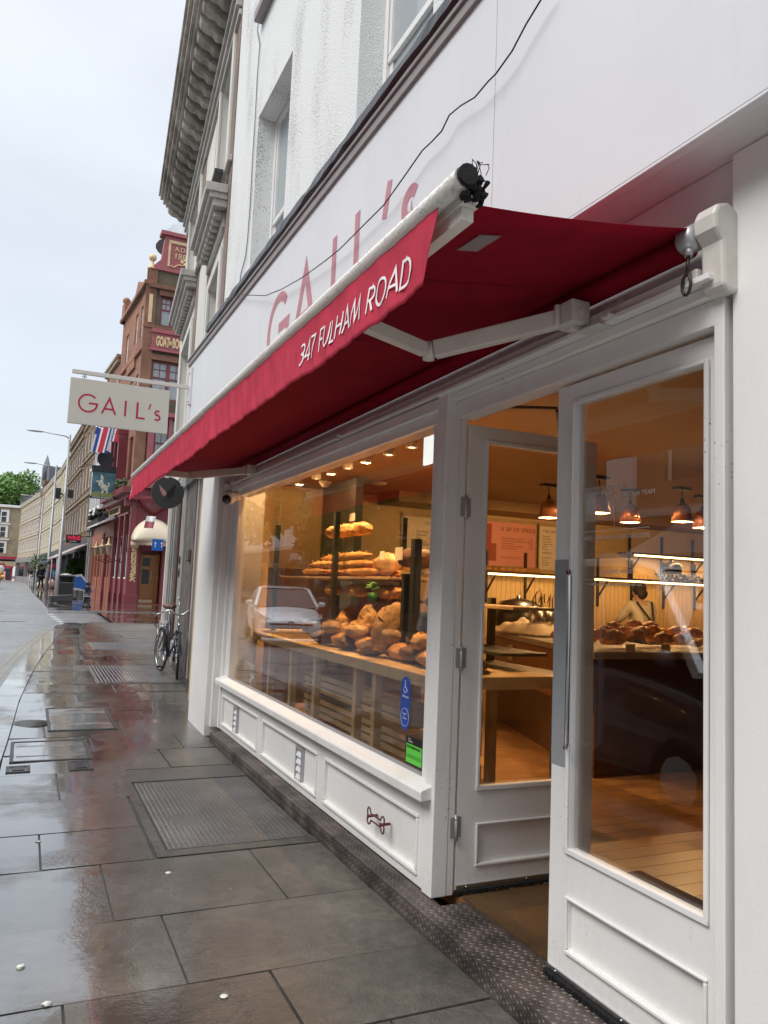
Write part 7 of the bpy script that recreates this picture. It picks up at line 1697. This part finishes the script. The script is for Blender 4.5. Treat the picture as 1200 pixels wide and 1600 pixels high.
# ================================================================== CARS
def car(lab, loc, L_, W_, H_, paint, taxi=False, plate=None, name='parked_car', cat='car', noseh=.72, van=False, roofpaint=None):
    """nose towards -Y; body grown from cross-sections"""
    t=thing(name,lab,cat,loc); ox,oy,oz=loc; hw=W_/2
    # stations: y, z_bottom, z_waist(half width), z_deck, deck half width factor
    st=[(-.50,.28,.50,.56,.62),(-.485,.20,.55,.66,.84),(-.44,.18,.62,noseh,.95),(-.33,.18,.74,.83 if not van else 1.0,1.0),(-.22,.18,.82,.93 if not van else 1.15,1.0),(-.10,.18,.88,.96 if not van else 1.2,1.0),(.15,.18,.92,.97 if not van else 1.2,1.0),(.34,.18,.95,1.0 if not van else 1.2,.99),(.44,.20,.96,1.02 if not van else 1.2,.95),(.485,.24,.90,.98,.86),(.50,.34,.75,.85,.7)]
    def f(mb):
        vs=[]; n=9
        for (y,zb_,zw,zd,wf) in st:
            w_=hw*wf; y_=y*L_
            pr=[(0,zb_),(.86*w_,zb_),(.985*w_,zb_+.12),(w_,(zb_+zw)/2),(.985*w_,zw-.04),(.93*w_,lerp(zw,zd,.55)),(.80*w_,zd-.015),(.45*w_,zd+.01),(0,zd+.02)]
            vs+=[(ox+a,oy+y_,oz+b) for a,b in pr]
        fs=[(i*n+k,i*n+k+1,(i+1)*n+k+1,(i+1)*n+k) for i in range(len(st)-1) for k in range(n-1)]
        for i in (0,len(st)-1): fs.append(tuple(i*n+k for k in range(n)))
        m=len(vs); vs2=[(2*ox-a,b,c) for a,b,c in vs]
        mb.add(vs+vs2,fs+[tuple(m+q for q in f_)[::-1] for f_ in fs],True)
    part('body',paint,t,f,sub=2)
    # greenhouse
    zr=H_; zd=.95 if not van else 1.18
    if not van: G_=[(-.235,zd-.03,.93,.0),(-.06,zr-.06,.74,1),(.02,zr,.70,1),(.20,zr-.02,.69,1),(.37,zr-.16,.66,1),(.455,zd+.02,.80,0)]
    else: G_=[(-.33,zd-.05,.95,0),(-.22,zr-.10,.84,1),(-.15,zr,.82,1),(.40,zr,.82,1),(.47,zr-.08,.82,1),(.49,zd,.93,0)]
    roofp=[(g[0]*L_,g[1],g[2]*hw) for g in G_]
    def f(mb):     # roof skin and pillars
        for i in range(1,len(roofp)-2):
            (y0,z0,w0),(y1,z1,w1)=roofp[i],roofp[i+1]
            mb.add([(ox+s*w,oy+y,oz+z-d) for (y,z,w) in ((y0,z0,w0),(y1,z1,w1)) for (s,d) in ((-1,.05),(-.85,0),(.85,0),(1,.05))],[(0,1,5,4),(1,2,6,5),(2,3,7,6)],True)
        for s in (-1,1):
            mb.beam((ox+s*roofp[0][2],oy+roofp[0][0],oz+roofp[0][1]),(ox+s*roofp[1][2],oy+roofp[1][0],oz+roofp[1][1]-.03),.07,.09)
            mb.beam((ox+s*roofp[-1][2],oy+roofp[-1][0],oz+roofp[-1][1]),(ox+s*roofp[-2][2],oy+roofp[-2][0],oz+roofp[-2][1]-.03),.10,.12)
            mb.beam((ox+s*hw*.92,oy+.07*L_,oz+zd),(ox+s*roofp[2][2],oy+.07*L_,oz+zr-.05),.05,.12)
            for i in range(1,len(roofp)-2):
                mb.beam((ox+s*roofp[i][2],oy+roofp[i][0],oz+roofp[i][1]-.05),(ox+s*roofp[i+1][2],oy+roofp[i+1][0],oz+roofp[i+1][1]-.05),.05,.06)
    part('roof',roofpaint or paint,t,f)
    gl=glass('car_glass',dark=(.02,.022,.024),ior=1.5)
    a,b=roofp[0],roofp[1]
    part('windscreen',gl,t,lambda mb: mb.add([(ox-a[2]*.97,oy+a[0]+.01,oz+a[1]),(ox+a[2]*.97,oy+a[0]+.01,oz+a[1]),(ox+b[2]*.97,oy+b[0]+.01,oz+b[1]-.02),(ox-b[2]*.97,oy+b[0]+.01,oz+b[1]-.02)],[(0,1,2,3)]),solid=.006)
    a2,b2=roofp[-1],roofp[-2]
    part('rear_window',gl,t,lambda mb: mb.add([(ox-a2[2]*.97,oy+a2[0]-.01,oz+a2[1]),(ox+a2[2]*.97,oy+a2[0]-.01,oz+a2[1]),(ox+b2[2]*.97,oy+b2[0]-.01,oz+b2[1]-.02),(ox-b2[2]*.97,oy+b2[0]-.01,oz+b2[1]-.02)],[(0,1,2,3)]),solid=.006)
    for s in (-1,1):
        def f(mb):
            pts=[(roofp[0][0]+.12,zd,hw*.93),(roofp[1][0]+.03,roofp[1][1]-.06,roofp[1][2])]+[(p_[0],p_[1]-.07,p_[2]) for p_ in roofp[2:-1]]+[(roofp[-1][0]-.1,zd,hw*.92)]
            mb.add([(ox+s*(w_-.01),oy+y,oz+z) for (y,z,w_) in pts],[tuple(range(len(pts)))])
        part('side_window',gl,t,f,solid=.005)
        part('wing_mirror',paint,t,lambda mb:(mb.ell((ox+s*(hw+.09),oy+roofp[0][0]+.22,oz+zd+.06),(.10,.06,.07),12,8),mb.beam((ox+s*hw*.93,oy+roofp[0][0]+.24,oz+zd),(ox+s*(hw+.05),oy+roofp[0][0]+.23,oz+zd+.03),.03,.03)))
        # slanting headlamp
        part('headlight',mat('headlamp_lens',(.45,.46,.47),.1,coat=1),t,lambda mb: mb.add([(ox+s*hw*q,oy+y*L_,oz+z) for (q,y,z) in ((.50,-.487,.60),(.74,-.475,.63),(.92,-.435,.70),(.955,-.375,.80),(.93,-.40,.80),(.80,-.452,.73),(.6,-.474,.665))],[(0,1,2,3,4,5,6)]),solid=.03)
    for (sy) in (-.30,.30):
        for s in (-1,1):
            c=Vector((ox+s*(hw-.10),oy+sy*L_,oz+.32))
            Rm=Matrix.Rotation(R(90),3,'Y')
            wl=part('wheel',mat('car_tyre',(.015,.015,.016),.7),t,lambda mb: mb.lathe([(.18,-.10),(.29,-.11),(.32,-.09),(.33,0),(.32,.09),(.29,.11),(.18,.10)],c,28,Rm))
            part('rim',M['steel'],wl,lambda mb:(mb.lathe([(0,s*.07),(.05,s*.10),(.19,s*.085),(.19,s*.11)],c,10,Rm,smooth=False)))
    part('grille',M['black'],t,lambda mb:(mb.box(ox-hw*.62,ox+hw*.62,oy-.508*L_,oy-.49*L_,oz+.52,oz+.56),mb.box(ox-hw*.55,ox+hw*.55,oy-.508*L_,oy-.49*L_,oz+.20,oz+.34)),bevel=.01)
    part('bumper_lip',paint,t,lambda mb: mb.tube([(ox-hw*.8,oy-.475*L_,oz+.17),(ox-hw*.5,oy-.508*L_,oz+.16),(ox+hw*.5,oy-.508*L_,oz+.16),(ox+hw*.8,oy-.475*L_,oz+.17)],.035,8))
    part('badge',M['steel'],t,lambda mb: mb.ell((ox,oy-.507*L_,oz+.585),(.075,.015,.05),14,8))
    if plate:
        pp_=part('number_plate',M['stickwhite'],t,lambda mb: mb.box(ox-.26,ox+.26,oy-.513*L_,oy-.508*L_,oz+.37,oz+.48))
        textmesh('plate_text',plate,.115,(ox-.24,oy-.514*L_,oz+.385),(1,0,0),(0,0,1),M['black'],pp_,.001,bold=.004)
    return t
cr_=car('silver hatchback in the road, seen only as a reflection in the shop window',(-2.5,20.4,zg(19)-.1),4.3,1.72,1.46,mat('silver_car_paint',(.72,.74,.76),.35,metal=.15,coat=1),plate='LK16 KUX'); cr_.rotation_euler=(0,0,R(11))
car('dark van with a white roof, seen only as a reflection in the closed door',(-1.55,6.1,-.1),5.2,1.95,2.05,mat('dark_van_paint',(.05,.05,.055),.3,coat=1),roofpaint=mat('white_van_roof',(.78,.79,.8),.3,coat=1),name='parked_van',cat='van',van=True)
